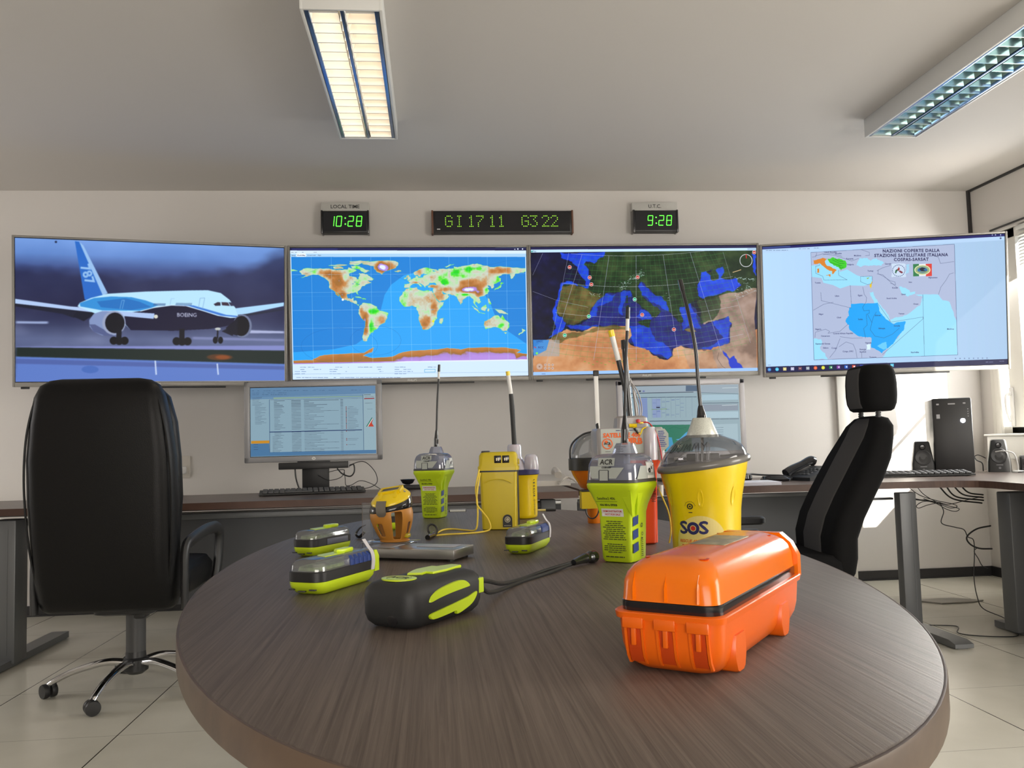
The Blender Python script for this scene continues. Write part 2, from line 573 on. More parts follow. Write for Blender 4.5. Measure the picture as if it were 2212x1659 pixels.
class Pic:
    """a picture in sRGB; coordinates come in a frame whose four corners are quad (TL, TR, BR, BL)"""

    def __init__(s, w, h, quad, bg):
        s.w, s.h = w, h
        s.a = np.ones((h, w, 3)) * np.array(bg) / 255.0
        src = quad; dst = [(0, 0), (w, 0), (w, h), (0, h)]
        A = []; b = []
        for (x, y), (u, v) in zip(src, dst):
            A.append([x, y, 1, 0, 0, 0, -u * x, -u * y]); b.append(u)
            A.append([0, 0, 0, x, y, 1, -v * x, -v * y]); b.append(v)
        q = np.linalg.solve(np.array(A, float), np.array(b, float))
        s.H = np.append(q, 1).reshape(3, 3)

    def t(s, pts):
        p = np.array(pts, float)
        q = np.c_[p, np.ones(len(p))] @ s.H.T
        return q[:, :2] / q[:, 2:3]

    def mask(s, P):
        """even-odd fill of polygon P (picture pixels)"""
        P = np.asarray(P)
        x0 = max(0, int(np.floor(P[:, 0].min()))); x1 = min(s.w, int(np.ceil(P[:, 0].max())) + 1)
        y0 = max(0, int(np.floor(P[:, 1].min()))); y1 = min(s.h, int(np.ceil(P[:, 1].max())) + 1)
        if x1 <= x0 or y1 <= y0: return None
        acc = np.zeros((y1 - y0, x1 - x0))
        xs = np.arange(x0, x1)[None, :]
        for oy in (0.25, 0.75):
            for ox in (0.25, 0.75):
                ins = np.zeros((y1 - y0, x1 - x0), bool)
                yy = (np.arange(y0, y1) + oy)[:, None]; xx = xs + ox
                n = len(P)
                for i in range(n):
                    ax, ay = P[i]; bx, by = P[(i + 1) % n]
                    if ay == by: continue
                    c = (ay > yy) != (by > yy)
                    xi = (bx - ax) * (yy - ay) / (by - ay) + ax
                    ins ^= c & (xx < xi)
                acc += ins
        return (slice(y0, y1), slice(x0, x1), acc / 4.0)

    def fill(s, pts, col, alpha=1.0, raw=False):
        m = s.mask(pts if raw else s.t(pts))
        if m is None: return
        ys, xs, a = m
        a = (a * alpha)[..., None]
        if callable(col): c = col(ys, xs)
        elif isinstance(col, np.ndarray) and col.ndim == 3: c = col[ys, xs]
        else: c = np.array(col) / 255.0
        s.a[ys, xs] = s.a[ys, xs] * (1 - a) + c * a

    def rect(s, x0, y0, x1, y1, col, alpha=1.0):
        s.fill([(x0, y0), (x1, y0), (x1, y1), (x0, y1)], col, alpha)

    def line(s, pts, width, col, alpha=1.0, raw=False):
        P = np.array(pts, float) if raw else s.t(pts)
        for a, b in zip(P, P[1:]):
            d = b - a; L = np.hypot(*d)
            if L < 1e-6: continue
            n = np.array([-d[1], d[0]]) / L * width / 2; e = d / L * width * 0.2
            s.fill([a + n - e, b + n + e, b - n + e, a - n - e], col, alpha, raw=True)

    def circle(s, x, y, r, col, alpha=1.0, ry=None, n=20):
        s.fill([(x + r * math.cos(2 * PI * i / n), y + (ry or r) * math.sin(2 * PI * i / n)) for i in range(n)], col, alpha)

    def text(s, body, x, y, size, col, bold=0.0, align='CENTER', alpha=1.0, space=1.0, rot=0.0):
        cr, sr = math.cos(rot), math.sin(rot)
        vs, tris = text_mesh(body, size, align, bold * size, space)
        if not vs: return
        P = s.t([(x + a * cr + b * sr, y + a * sr - b * cr) for a, b in vs])
        for tr in tris: s.fill([P[i] for i in tr], col, alpha, raw=True)

    def blur(s, k, region=None):
        a = s.a
        for _ in range(2):
            for ax in (0, 1):
                kk = k if np.isscalar(k) else k[ax]
                if kk < 1: continue
                pad = [(0, 0)] * 3; pad[ax] = (kk, kk)
                c = np.cumsum(np.pad(a, pad, mode='edge'), axis=ax)
                z = np.zeros_like(np.take(c, [0], axis=ax))
                c = np.concatenate([z, c], axis=ax)
                n = a.shape[ax]; w = 2 * kk + 1
                a = (np.take(c, range(w, w + n), axis=ax) - np.take(c, range(0, n), axis=ax)) / w
        s.a = a

    def material(s, name, strength):
        img = bpy.data.images.new(name, s.w, s.h, alpha=False, float_buffer=False)
        buf = np.ones((s.h, s.w, 4), np.float32)
        buf[..., :3] = np.clip(s.a[::-1], 0, 1)
        img.pixels.foreach_set(buf.ravel())
        img.update()
        img.pack()
        m = bpy.data.materials.new(name)
        m.use_nodes = True
        nt = m.node_tree
        b = nt.nodes['Principled BSDF']
        b.inputs['Base Color'].default_value = (0.01, 0.01, 0.012, 1)
        b.inputs['Roughness'].default_value = 0.30
        b.inputs['Specular IOR Level'].default_value = 0.10
        tx = nt.nodes.new('ShaderNodeTexImage')
        tx.image = img
        uv = nt.nodes.new('ShaderNodeUVMap')
        uv.uv_map = 'UVMap'
        nt.links.new(uv.outputs[0], tx.inputs[0])
        nt.links.new(tx.outputs[0], b.inputs['Emission Color'])
        b.inputs['Emission Strength'].default_value = strength
        return m


def ramp(v, stops):
    xs = [a for a, _ in stops]
    return np.stack([np.interp(v, xs, [c[i] / 255.0 for _, c in stops]) for i in range(3)], -1)


def dashes(p, x0, x1, y, w, col, seed, alpha=0.8, dens=0.7):
    r = random.Random(seed); x = x0
    while x < x1:
        l = r.uniform(12, 45)
        if r.random() < dens: p.line([(x, y), (min(x1, x + l), y)], w, col, alpha * r.uniform(0.6, 1))
        x += l + r.uniform(4, 12)


def pic_airplane():
    p = Pic(900, 506, [(78, 358), (1948, 423), (1970, 1337), (97, 1367)], (70, 80, 120))
    h, w = 506, 900
    yy = np.linspace(0, 1, h)[:, None] * np.ones((1, w))
    xx = np.linspace(0, 1, w)[None, :] * np.ones((h, 1))
    p.a = ramp(yy, [(0, (118, 158, 225)), (0.10, (100, 138, 205)), (0.2, (66, 84, 138)), (0.45, (48, 52, 88)), (0.6, (62, 68, 102)), (0.7, (92, 102, 140)), (0.82, (78, 88, 125)), (1, (70, 85, 120))])
    n = vnoise(h, w, (7, 5), 4, 3)
    hill = np.clip((yy - (0.20 + 0.16 * (n - 0.5) - np.clip(xx - 0.62, 0, 1) * 0.45)) * 14, 0, 1) * np.clip((0.62 - yy) * 8, 0, 1)
    p.a = p.a * (1 - hill[..., None] * 0.75) + np.array([38, 40, 72]) / 255 * hill[..., None] * 0.75
    p.a += ((n - 0.5) * 0.10)[..., None]
    sm = np.clip((n - 0.5) * 4, 0, 1) * np.clip(1 - abs(yy - 0.72) * 6, 0, 1) * np.clip(0.45 - xx, 0, 1) * 2
    p.a += sm[..., None] * 0.16
    p.blur((2, 8))
    F = p.fill
    F([(97, 1120), (1965, 1095), (1967, 1130), (97, 1140)], (128, 136, 196))
    F([(97, 1125), (1967, 1130), (1970, 1225), (97, 1190)], (26, 38, 34))
    F([(97, 1190), (1968, 1222), (1972, 1345), (97, 1370)], (92, 122, 196))
    F([(97, 1205), (1968, 1238), (1970, 1262), (97, 1240)], (78, 98, 165))
    p.circle(1520, 1180, 90, (110, 60, 28), 0.7, 22); p.circle(1540, 1180, 50, (170, 82, 30), 0.6, 14)
    p.rect(95, 942, 320, 958, (150, 165, 205))
    F([(1330, 1040), (1960, 1050), (1960, 1066), (1330, 1058)], (120, 128, 172)); F([(1700, 990), (1960, 996), (1960, 1010), (1720, 1012)], (170, 178, 215))
    p.blur((1, 3))
    # wings, tail
    F([(500, 380), (530, 384), (725, 745), (600, 800), (574, 785)], (40, 104, 196)); F([(530, 384), (560, 410), (735, 742), (700, 756)], (150, 190, 235))
    p.text('787', 588, 610, 92, (150, 192, 238), 0.03, rot=1.25)
    F([(86, 785), (470, 835), (1062, 880), (1062, 918), (660, 880), (86, 818)], (175, 200, 240)); F([(86, 818), (660, 878), (500, 915), (420, 888), (86, 838)], (28, 30, 48))
    F([(520, 870), (660, 880), (570, 938), (495, 905)], (22, 24, 40))
    F([(1625, 840), (1955, 797), (1955, 822), (1700, 878), (1640, 885)], (170, 215, 250)); F([(1640, 885), (1700, 878), (1960, 838), (1956, 850), (1690, 895)], (36, 40, 60))
    # fuselage
    F([(540, 810), (620, 775), (735, 745), (1000, 728), (1300, 718), (1430, 716), (1520, 735), (1580, 780), (1625, 840), (1642, 890), (1625, 935), (1560, 965), (1450, 985), (1200, 1000), (900, 998), (860, 960), (640, 880), (525, 835)], (182, 226, 250))
    F([(540, 812), (640, 776), (760, 764), (900, 768), (1000, 790), (1090, 822), (1040, 842), (960, 862), (700, 862), (545, 835)], (50, 142, 214)); F([(660, 800), (860, 775), (960, 800), (1040, 835), (900, 858), (690, 840)], (36, 112, 190))
    F([(960, 866), (1060, 842), (1180, 825), (1280, 828), (1400, 862), (1500, 893), (1590, 908), (1640, 905), (1625, 940), (1560, 965), (1450, 985), (1200, 1000), (900, 998), (865, 960), (850, 880)], (22, 20, 48))
    F([(1180, 820), (1300, 826), (1420, 862), (1540, 897), (1640, 903), (1640, 893), (1560, 886), (1440, 852), (1330, 822)], (60, 120, 210))
    p.line([(965, 866), (1060, 840), (1180, 822), (1280, 826), (1400, 858), (1520, 894), (1635, 904)], 2, (225, 240, 255))
    for i in range(14): p.line([(1060 + i * 6, 810 + 0 * i), (1056 + i * 6, 826)], 1.6, (60, 90, 140))
    for i in range(15): p.line([(1215 + i * 7.5, 806), (1211 + i * 7.5, 822)], 1.6, (60, 90, 140))
    p.line([(1368, 840), (1378, 772), (1410, 770), (1396, 845)], 1.5, (120, 160, 205)); p.line([(1170, 820), (1178, 776), (1200, 776)], 1.2, (130, 170, 215)); p.line([(822, 850), (835, 790), (852, 790), (838, 850)], 1.2, (150, 200, 240))
    F([(1472, 812), (1500, 798), (1518, 800), (1520, 822), (1484, 824)], (48, 40, 60)); F([(1526, 798), (1570, 800), (1584, 824), (1530, 820)], (60, 44, 60)); F([(1574, 798), (1596, 800), (1614, 824), (1590, 824)], (50, 50, 78))
    F([(1380, 880), (1060, 870), (1060, 918), (1040, 916), (820, 896), (700, 872), (720, 862), (1060, 872)], (22, 20, 48)) if False else None
    F([(700, 862), (1064, 880), (1058, 918), (800, 896)], (172, 196, 238))
    p.text('BOEING', 1288, 890, 38, (225, 232, 250), 0.012)
    # engines
    F([(608, 930), (640, 885), (700, 866), (800, 870), (800, 1035), (700, 1036), (640, 1010), (612, 975)], (128, 146, 190)); F([(610, 960), (640, 1010), (720, 1038), (780, 1036), (720, 1000), (650, 960)], (82, 92, 136))
    p.circle(782, 948, 82, (150, 160, 190), 1, 84); p.circle(788, 948, 68, (14, 14, 24), 1, 72)
    F([(1530, 1000), (1600, 965), (1610, 1030), (1680, 1045), (1600, 1030)], (24, 24, 40)); p.circle(1672, 962, 66, (110, 120, 150), 1, 80); p.circle(1666, 962, 56, (10, 10, 20), 1, 70); F([(1560, 975), (1640, 905), (1640, 1030), (1570, 1010)], (18, 18, 34))
    p.circle(1074, 902, 14, (235, 235, 215), 0.9)
    # gear
    for x in (820, 1258):
        p.rect(x - 20, 985, x + 16, 1060, (16, 16, 26)); p.circle(x - 38, 1072, 28, (10, 10, 16)); p.circle(x + 38, 1072, 28, (10, 10, 16)); p.circle(x, 1074, 28, (14, 14, 20))
    p.rect(1498, 985, 1508, 1050, (16, 16, 26)); p.circle(1488, 1062, 17, (10, 10, 16), 1, 24); p.circle(1524, 1062, 17, (10, 10, 16), 1, 24); p.circle(1504, 984, 20, (220, 225, 215), 0.8, 10)
    p.circle(367, 386, 8, (30, 40, 70))
    for x, y0, y1 in ((1078, 1210, 1305), (1508, 1226, 1300)): p.line([(x - 4, y0), (x + 4, y1)], 5, (215, 228, 250), 0.85)
    p.circle(620, 1275, 60, (50, 90, 170), 0.5, 26)
    p.blur(1)
    return p.material('picture_of_airliner', 0.95)


LAND = {
 'na': [(-168,66),(-162,70),(-156,71),(-141,70),(-128,70),(-115,68),(-108,68),(-95,68),(-94,72),(-85,69),(-82,67),(-87,64),(-94,61),(-94,58),(-92,57),(-83,55),(-82,52),(-79,51),(-78,56),(-77,60),(-78,62),(-70,61),(-65,59),(-61,55),(-56,52),(-60,50),(-66,50),(-60,46),(-66,44),(-70,43),(-70,41),(-74,40),(-76,36),(-81,31),(-80,26),(-82,28),(-84,30),(-90,29),(-97,27),(-97,21),(-91,18),(-87,21),(-88,16),(-83,15),(-83,10),(-79,9),(-80,7),(-86,11),(-94,16),(-101,17),(-105,20),(-109,26),(-114,31),(-109,23),(-112,25),(-117,33),(-121,35),(-124,40),(-124,48),(-131,55),(-140,60),(-150,60),(-157,57),(-165,55),(-158,59),(-165,61)],
 'green': [(-73,78),(-66,81),(-55,82),(-35,83.5),(-22,82),(-18,79),(-20,74),(-24,70),(-36,66),(-41,63),(-44,60),(-51,64),(-54,68),(-56,74),(-64,76)],
 'arct1': [(-90,74),(-80,74),(-73,71),(-66,67),(-62,66),(-68,63),(-74,65),(-78,69),(-88,70)], 'arct2': [(-92,82),(-76,83.3),(-62,82.4),(-75,79),(-80,76),(-92,77)], 'arct3': [(-117,73),(-105,73),(-102,70),(-115,69.5)], 'arct4': [(-124,75),(-110,77),(-96,76),(-110,74)],
 'sa': [(-77,8),(-72,12),(-62,10.5),(-52,5),(-50,0),(-44,-2.5),(-35,-6),(-37,-12),(-39,-18),(-41,-22),(-48,-26),(-53,-33),(-58,-35),(-58,-38),(-62,-39),(-65,-43),(-68,-50),(-69,-53),(-74,-52),(-75,-46),(-73,-38),(-71,-30),(-70,-19),(-76,-14),(-80,-6),(-80,0)],
 'af': [(-6,35),(10,37.5),(11,34),(20,31),(25,32),(33,31),(35,27),(39,18),(43,11.5),(51,12),(48,5),(42,-2),(40,-10),(40,-16),(35,-21),(35,-25),(32,-29),(26,-34),(18,-34.5),(15,-27),(12,-18),(13,-10),(9,-1),(9,4),(3,6.5),(-5,5),(-9,5),(-13,8),(-17,14),(-17,21),(-12,28),(-9,32)],
 'mada': [(44,-17),(50,-15),(49,-19),(47,-25),(44,-24)],
 'eu': [(-9,37),(-9,43),(-2,43.5),(-1,46),(-4,48.5),(2,51),(5,53),(8,54),(9,57),(12,56),(11,54),(20,54.5),(22,58),(28,60),(22,60),(22,63),(25,65.5),(18,60),(14,55.5),(11,59),(6,58.5),(5,62),(14,68),(25,71),(40,67.5),(42,66),(33,67),(36,64),(44,66),(45,68.5),(60,69),(68,68.5),(68,72.5),(73,71),(80,73),(95,76),(104,77.5),(113,74),(130,71),(140,72.5),(160,70),(180,69),(180,65),(177,62),(164,60),(162,56),(157,51),(155,58),(163,62),(155,59.5),(143,59),(136,54.5),(141,52),(140,47),(130,42.5),(129,36),(126,34.5),(125,39),(121,40),(118,39),(122,37),(119,35),(122,31),(120,26),(114,22),(108,21),(106,18),(109,12),(105,9),(100,13),(99,9),(104,1.5),(98,9),(97,17),(91,22.5),(87,21),(80,15),(80,11),(77,8),(73,17),(72,21),(67,24),(58,25.5),(52,28),(48,30),(51,24.5),(56,26),(59,22.5),(55,17),(45,13),(42.5,15),(35,28),(35,33),(36,36.5),(28,37),(27,40),(31,41.5),(41,41.5),(38,45),(33,45),(30,46.5),(28,42),(24,40.5),(23,37),(20,41),(14,45),(12.5,44),(18,40),(16,38.5),(10,44),(3,43),(0,40),(-2,37)],
 'uk': [(-5,50),(1,51.5),(0,54),(-3,58.5),(-6,57),(-4,54)], 'eire': [(-10,52),(-6,52.5),(-6,55),(-9,54)], 'ice': [(-24,65),(-16,66.5),(-14,65),(-19,63.5)],
 'nz': [(56,71),(68,76.5),(60,75),(54,72)], 'jp': [(130,32),(136,34),(140,36),(142,43),(145,43.5),(141,45),(140,40),(136,36),(131,34)],
 'su': [(95,5),(104,-2),(106,-6),(101,-2)], 'bo': [(109,1),(117,7),(118,1),(115,-4),(110,-2)], 'ng': [(131,-1),(141,-2.5),(148,-7),(151,-10),(143,-8.5),(138,-8)], 'ja': [(105,-6.5),(115,-8.5),(114,-8),(106,-6)], 'sw': [(120,1),(122,-1),(120,-5),(119,-2)], 'ph': [(120,18),(122,17),(125,8),(122,8)],
 'au': [(114,-22),(122,-18),(130,-12),(136,-12),(140,-17.5),(142,-11),(146,-19),(153,-26),(152,-33),(149,-38),(143,-38.5),(138,-34),(131,-31.5),(124,-33),(116,-35),(114,-30)],
 'nz2': [(173,-35),(178,-38),(175,-41),(168,-46),(167,-45),(173,-41)], 'tas': [(145,-41),(148,-41),(147,-43.5)],
 'cu': [(-85,22),(-75,20),(-77,21.5)], 'hi': [(-74,19.5),(-68.5,18.5),(-72,18)], 'ch': [(-180,66),(-180,69),(-171,66.5)],
 'ant': [(-180,-90),(-180,-84.5),(-150,-84),(-150,-82),(-140,-77),(-130,-75.5),(-100,-74),(-75,-73),(-68,-70),(-58,-64),(-60,-70),(-68,-74),(-75,-78),(-60,-82),(-30,-80),(-20,-75),(0,-70.5),(20,-70),(40,-69),(55,-66.5),(70,-68.5),(76,-70),(88,-67),(115,-66.5),(140,-67),(160,-70),(170,-72),(163,-77),(180,-79),(180,-90)],
}


def pic_world():
    Q = [(104, 137), (2122, 133), (2138, 1245), (133, 1280)]
    p = Pic(1040, 585, Q, (205, 228, 250))
    x0, y0, x1, y1 = 4, 39, 1036, 516
    X = lambda lo: x0 + (lo + 180) / 360 * (x1 - x0)
    Y = lambda la: y0 + (90 - la) / 180 * (y1 - y0)
    p.a[y0:y1, x0:x1] = np.array([30, 128, 212]) / 255
    # daylight half of the sea
    day = [(-48, -10), (-45, 5), (-40, 25), (-30, 42), (-10, 58), (20, 66), (50, 68), (75, 60), (100, 45), (115, 25), (125, 5), (130, -10), (145, -35), (165, -50), (180, -62), (180, -90), (-180, -90), (-180, -70), (-120, -66), (-85, -58), (-65, -42), (-55, -28)]
    p.fill([(X(a), Y(b)) for a, b in day], (40, 160, 240), 1, raw=True)
    LO = (np.arange(p.w) - x0) / (x1 - x0) * 360 - 180; LA = 90 - (np.arange(p.h) - y0) / (y1 - y0) * 180
    lo, la = np.meshgrid(LO, LA)
    e = 0.26 + (vnoise(p.h, p.w, (40, 22), 4, 11) - 0.5) * 0.55
    for a, b, ra, rb, k in [(-112, 44, 14, 16, .40), (-104, 26, 6, 8, .35), (-125, 60, 14, 7, .4), (-155, 62, 8, 4, .2), (-70, -20, 5, 22, .55), (-76, 0, 3, 8, .3), (-46, -16, 7, 8, .15), (22, -24, 9, 12, .38), (36, 5, 7, 12, .3), (18, 20, 14, 8, .14), (45, 22, 8, 9, .3), (55, 34, 12, 5, .4), (35, 39, 8, 3, .35), (88, 33, 13, 5, .95), (95, 45, 18, 9, .4), (110, 35, 9, 12, .3), (130, 64, 20, 8, .22), (145, 65, 15, 5, .25), (103, 26, 6, 5, .4), (-42, 72, 11, 8, .8), (-42, 72, 16, 12, .2), (14, 63, 6, 8, .2), (60, 60, 2, 8, .3), (8, 46, 6, 2, .3), (78, 20, 6, 6, .1), (122, -26, 12, 6, .1), (148, -30, 4, 8, .1), (-75, 60, 8, 6, .1), (-60, -3, 12, 5, -.32), (-62, -28, 4, 8, -.25), (-90, 33, 10, 4, -.15), (70, 62, 14, 6, -.3), (50, 46, 7, 4, -.3), (95, 68, 20, 4, -.25), (85, 25, 10, 2, -.2), (117, 32, 5, 6, -.25), (140, -28, 5, 5, -.25), (-100, 68, 20, 3, -.1), (5, 51, 20, 3, -.05)]:
        e += k * np.exp(-(((lo - a) / ra) ** 2 + ((la - b) / rb) ** 2))
    cx_, cy_ = zip(*[q for q in LAND['ant'][1:-2] if q[0] > -180])
    order = np.argsort(cx_)
    coast = np.interp(lo, np.array(cx_)[order], np.array(cy_)[order])
    inl = (coast - la) / 9 + (vnoise(p.h, p.w, (30, 20), 4, 12) - .5) * 1.1
    e = np.where(la < -60, 0.58 + 0.16 * np.clip(inl, 0, 1) + 0.20 * np.clip(inl - .55, 0, 1.2) * np.clip((lo + 50) / 40, 0.0, 1) + 0.25 * np.clip((-87.5 - la), 0, 1), e)
    cm = ramp(e, [(0.0, (30, 210, 30)), (0.10, (95, 225, 60)), (0.19, (170, 222, 160)), (0.30, (200, 208, 190)), (0.40, (196, 182, 150)), (0.5, (196, 140, 84)), (0.66, (176, 112, 52)), (0.78, (150, 105, 50)), (0.86, (165, 130, 205)), (1.0, (180, 140, 225)), (1.12, (225, 235, 250))])
    for k, poly in LAND.items():
        P = []
        n = len(poly)
        for i in range(n):
            (ax, ay), (bx, by) = poly[i], poly[(i + 1) % n]
            for t in (0, 0.33, 0.66):
                jx = random.uniform(-0.9, 0.9) if t else 0; jy = random.uniform(-0.7, 0.7) if t else 0
                P.append((X(ax + (bx - ax) * t + jx), Y(ay + (by - ay) * t + jy)))
        P = [(min(max(a, x0), x1), min(max(b, y0), y1)) for a, b in P]
        if k not in ('ant',): p.line(P + [P[0]], 2.2, (110, 225, 130), 0.75, raw=True)
        else: p.line(P[3:-2], 2, (225, 190, 130), 0.8, raw=True)
        p.fill(P, cm, 1, raw=True)
    for a, b in ((-85, 47), (-82, 44), (-88, 44), (-79, 43), (51, 42), (33, -1)): p.line([(X(a) - 3, Y(b)), (X(a) + 4, Y(b) - 1)], 2.5, (40, 120, 200), .8, raw=True)
    for k in range(1, 12): p.line([(X(-180 + 30 * k), y0), (X(-180 + 30 * k), y1)], 0.9, (185, 222, 248), 0.7, raw=True)
    for la_ in (60, 30, 23.5, 0, -23.5, -30, -60): p.line([(x0, Y(la_)), (x1, Y(la_))], 0.8, (185, 222, 248), 0.6 if la_ % 30 == 0 else .3, raw=True)
    for cx, cy, rx, ry in ((-55, -52, 39, 25), (-110, -60, 58, 30)):
        p.line([(X(cx + rx * math.cos(t / 24 * 2 * PI)), Y(cy + ry * math.sin(t / 24 * 2 * PI))) for t in range(25)], 0.8, (20, 90, 170), 0.7, raw=True)
    p.line([(X(-180), Y(52)), (X(-140), Y(70)), (X(-90), Y(80)), (X(-50), Y(72)), (X(-20), Y(56)), (X(10), Y(40))], 0.8, (20, 90, 170), .6, raw=True)
    p.line([(X(60), Y(64)), (X(110), Y(72)), (X(150), Y(82)), (X(180), Y(84))], 0.8, (20, 90, 170), .6, raw=True)
    p.circle(556, 586, 10, (235, 245, 255)); p.circle(1328, 774, 10, (225, 225, 30))
    # window furniture
    p.rect(100, 134, 2125, 158, (28, 26, 72)); p.rect(120, 140, 510, 158, (55, 60, 120), .6)
    p.rect(100, 158, 2126, 186, (212, 232, 250)); p.rect(100, 186, 2126, 214, (168, 208, 240))
    for a, b in ((114, 135), (146, 192), (206, 236), (248, 294), (306, 332)): dashes(p, a, b, 174, 2, (70, 80, 110), a)
    p.rect(158, 186, 240, 212, (235, 244, 252)); p.text('World Map', 199, 200, 15, (30, 30, 60), .01); p.text('Setup', 134, 201, 15, (50, 50, 80)); p.text('Ground track', 287, 200, 13, (60, 60, 90)); p.text('Flight', 356, 200, 13, (60, 60, 90))
    for i, x in enumerate((2026, 2052, 2092)): p.rect(x - 5, 140 + (5 if i == 0 else 0), x + 6, 150, (225, 235, 250))
    r = random.Random(4)
    for x, rows in ((150, 4), (262, 2), (446, 4), (686, 1), (820, 3), (1000, 4), (1258, 1)):
        for i in range(rows): dashes(p, x, x + r.uniform(70, 170), 1172 + i * 19, 2.0, (40, 70, 130), x + i, .75)
    p.line([(1254, 1192), (1345, 1190), (1345, 1214), (1254, 1216), (1254, 1192)], 1.5, (40, 150, 200)); p.line([(130, 1232), (2136, 1215)], 1, (130, 160, 200))
    dashes(p, 140, 1090, 1262, 2, (40, 60, 110), 8, .8, .9)
    return p.material('picture_of_world_map', 1.0)


def rough(pts, amp, it=3, close=True):
    r = random.Random(len(pts)); P = list(pts)
    for k in range(it):
        Q = []
        n = len(P)
        for i in range(n):
            a, b = P[i], P[(i + 1) % n]
            L_ = math.hypot(b[0] - a[0], b[1] - a[1])
            s_ = min(amp, L_ * .16)
            Q += [a, ((a[0] + b[0]) / 2 + r.uniform(-s_, s_), (a[1] + b[1]) / 2 + r.uniform(-s_, s_))]
        P = Q; amp *= .7
    return P


def pic_med():
    Q = [(30, 140), (2105, 120), (2115, 1290), (55, 1335)]
    p = Pic(1040, 585, Q, (8, 10, 40))
    h, w = p.h, p.w
    n1 = vnoise(h, w, (9, 6), 5, 21); n2 = vnoise(h, w, (30, 18), 4, 22)
    deep = ramp(n2, [(0.2, (6, 6, 28)), (0.6, (10, 12, 52)), (0.8, (20, 20, 70))])
    shelf = ramp(n2, [(0.2, (14, 50, 190)), (0.8, (24, 80, 230))])
    green = ramp(n1 * 0.5 + n2 * 0.5, [(0.3, (14, 34, 14)), (0.5, (30, 52, 24)), (0.7, (56, 74, 38))])
    brown = ramp(n1 * 0.4 + n2 * 0.6, [(0.3, (62, 58, 24)), (0.5, (104, 86, 42)), (0.75, (142, 118, 70))])
    sand = ramp(n1 * 0.6 + n2 * 0.4, [(0.3, (170, 110, 70)), (0.5, (196, 138, 92)), (0.7, (206, 160, 120))])
    tan = ramp(n1 * 0.6 + n2 * 0.4, [(0.3, (118, 96, 84)), (0.5, (158, 132, 116)), (0.7, (176, 152, 138))])
    p.a = deep.copy()
    # land of Europe
    p.fill(rough([(720, 180), (2110, 160), (2110, 560), (1640, 660), (1600, 640), (1500, 660), (1420, 620), (1560, 600), (1555, 520), (1580, 400), (1640, 370), (1700, 360), (1700, 300), (1300, 340), (1060, 460), (1090, 520), (1180, 590), (1280, 640), (1250, 690), (1100, 640), (1060, 520), (1040, 470), (1010, 500), (1060, 620), (1150, 700), (1230, 740), (1180, 800), (1120, 740), (1000, 650), (950, 545), (880, 540), (800, 560), (720, 560), (690, 640), (600, 690), (560, 800), (480, 850), (350, 850), (320, 800), (260, 760), (280, 640), (300, 500), (350, 460), (440, 480), (550, 520), (590, 430), (570, 350), (510, 290), (620, 270), (700, 210)], 16), green)
    p.fill(rough([(1060, 455), (1300, 300), (1800, 300), (1700, 345), (1620, 380), (1580, 420), (1560, 520), (1565, 600), (1500, 660), (1400, 700), (1440, 860), (1380, 830), (1300, 740), (1280, 650), (1180, 590), (1090, 520)], 8), green)
    # shelf seas
    p.fill(rough([(300, 185), (715, 180), (700, 230), (620, 290), (540, 270), (520, 300), (560, 340), (580, 440), (560, 525), (530, 450), (460, 320), (380, 260), (310, 240)], 16), shelf)
    p.fill(rough([(310, 470), (360, 455), (440, 475), (555, 525), (545, 505), (430, 500), (340, 485), (300, 560), (280, 660), (270, 760), (340, 800), (345, 880), (290, 950), (190, 1000), (260, 900), (230, 800), (255, 650)], 16), shelf)
    # Iberia, France warm tint
    p.fill(rough([(320, 500), (440, 490), (560, 540), (700, 600), (640, 680), (590, 700), (560, 800), (470, 850), (360, 850), (320, 790), (275, 740), (300, 600)], 16), brown, .85)
    # Mediterranean
    med = [(350, 870), (480, 860), (570, 800), (600, 700), (700, 640), (720, 570), (820, 565), (890, 540), (950, 545), (990, 650), (1100, 730), (1170, 800), (1230, 740), (1150, 690), (1060, 600), (1020, 500), (1050, 460), (1110, 520), (1180, 590), (1280, 650), (1300, 740), (1380, 830), (1440, 850), (1420, 760), (1400, 700), (1500, 680), (1560, 760), (1640, 860), (1720, 830), (1850, 780), (1880, 850), (1850, 1040), (1690, 1095), (1560, 1090), (1400, 1060), (1330, 1080), (1330, 1150), (1290, 1185), (1150, 1130), (1120, 1090), (980, 1060), (930, 1020), (960, 960), (950, 890), (900, 870), (700, 880), (580, 880), (500, 915), (400, 900)]
    p.fill(rough(med, 16), ramp(n2, [(0.2, (20, 22, 88)), (0.8, (32, 40, 130))]))
    for s_ in ([(700, 600), (720, 570), (820, 580), (780, 640), (640, 700), (640, 780), (570, 800), (600, 700)], [(860, 560), (945, 545), (960, 600), (900, 620), (880, 780), (850, 760), (860, 650)], [(1020, 500), (1050, 460), (1110, 520), (1180, 590), (1280, 650), (1300, 740), (1230, 700), (1130, 650), (1060, 590)], [(930, 880), (1100, 860), (1140, 920), (1170, 1000), (1300, 1070), (1330, 1150), (1290, 1185), (1150, 1130), (980, 1060), (950, 980)], [(1400, 700), (1500, 660), (1560, 760), (1600, 900), (1560, 900), (1480, 870), (1430, 920), (1430, 800)], [(350, 870), (480, 860), (660, 870), (500, 915), (400, 900)], [(1700, 830), (1860, 780), (1880, 850), (1850, 1040), (1690, 1095), (1560, 1090), (1700, 1050), (1800, 980)], [(1040, 720), (1150, 740), (1150, 800), (1060, 820), (1000, 790)]):
        p.fill(rough(s_, 16), shelf, .8)
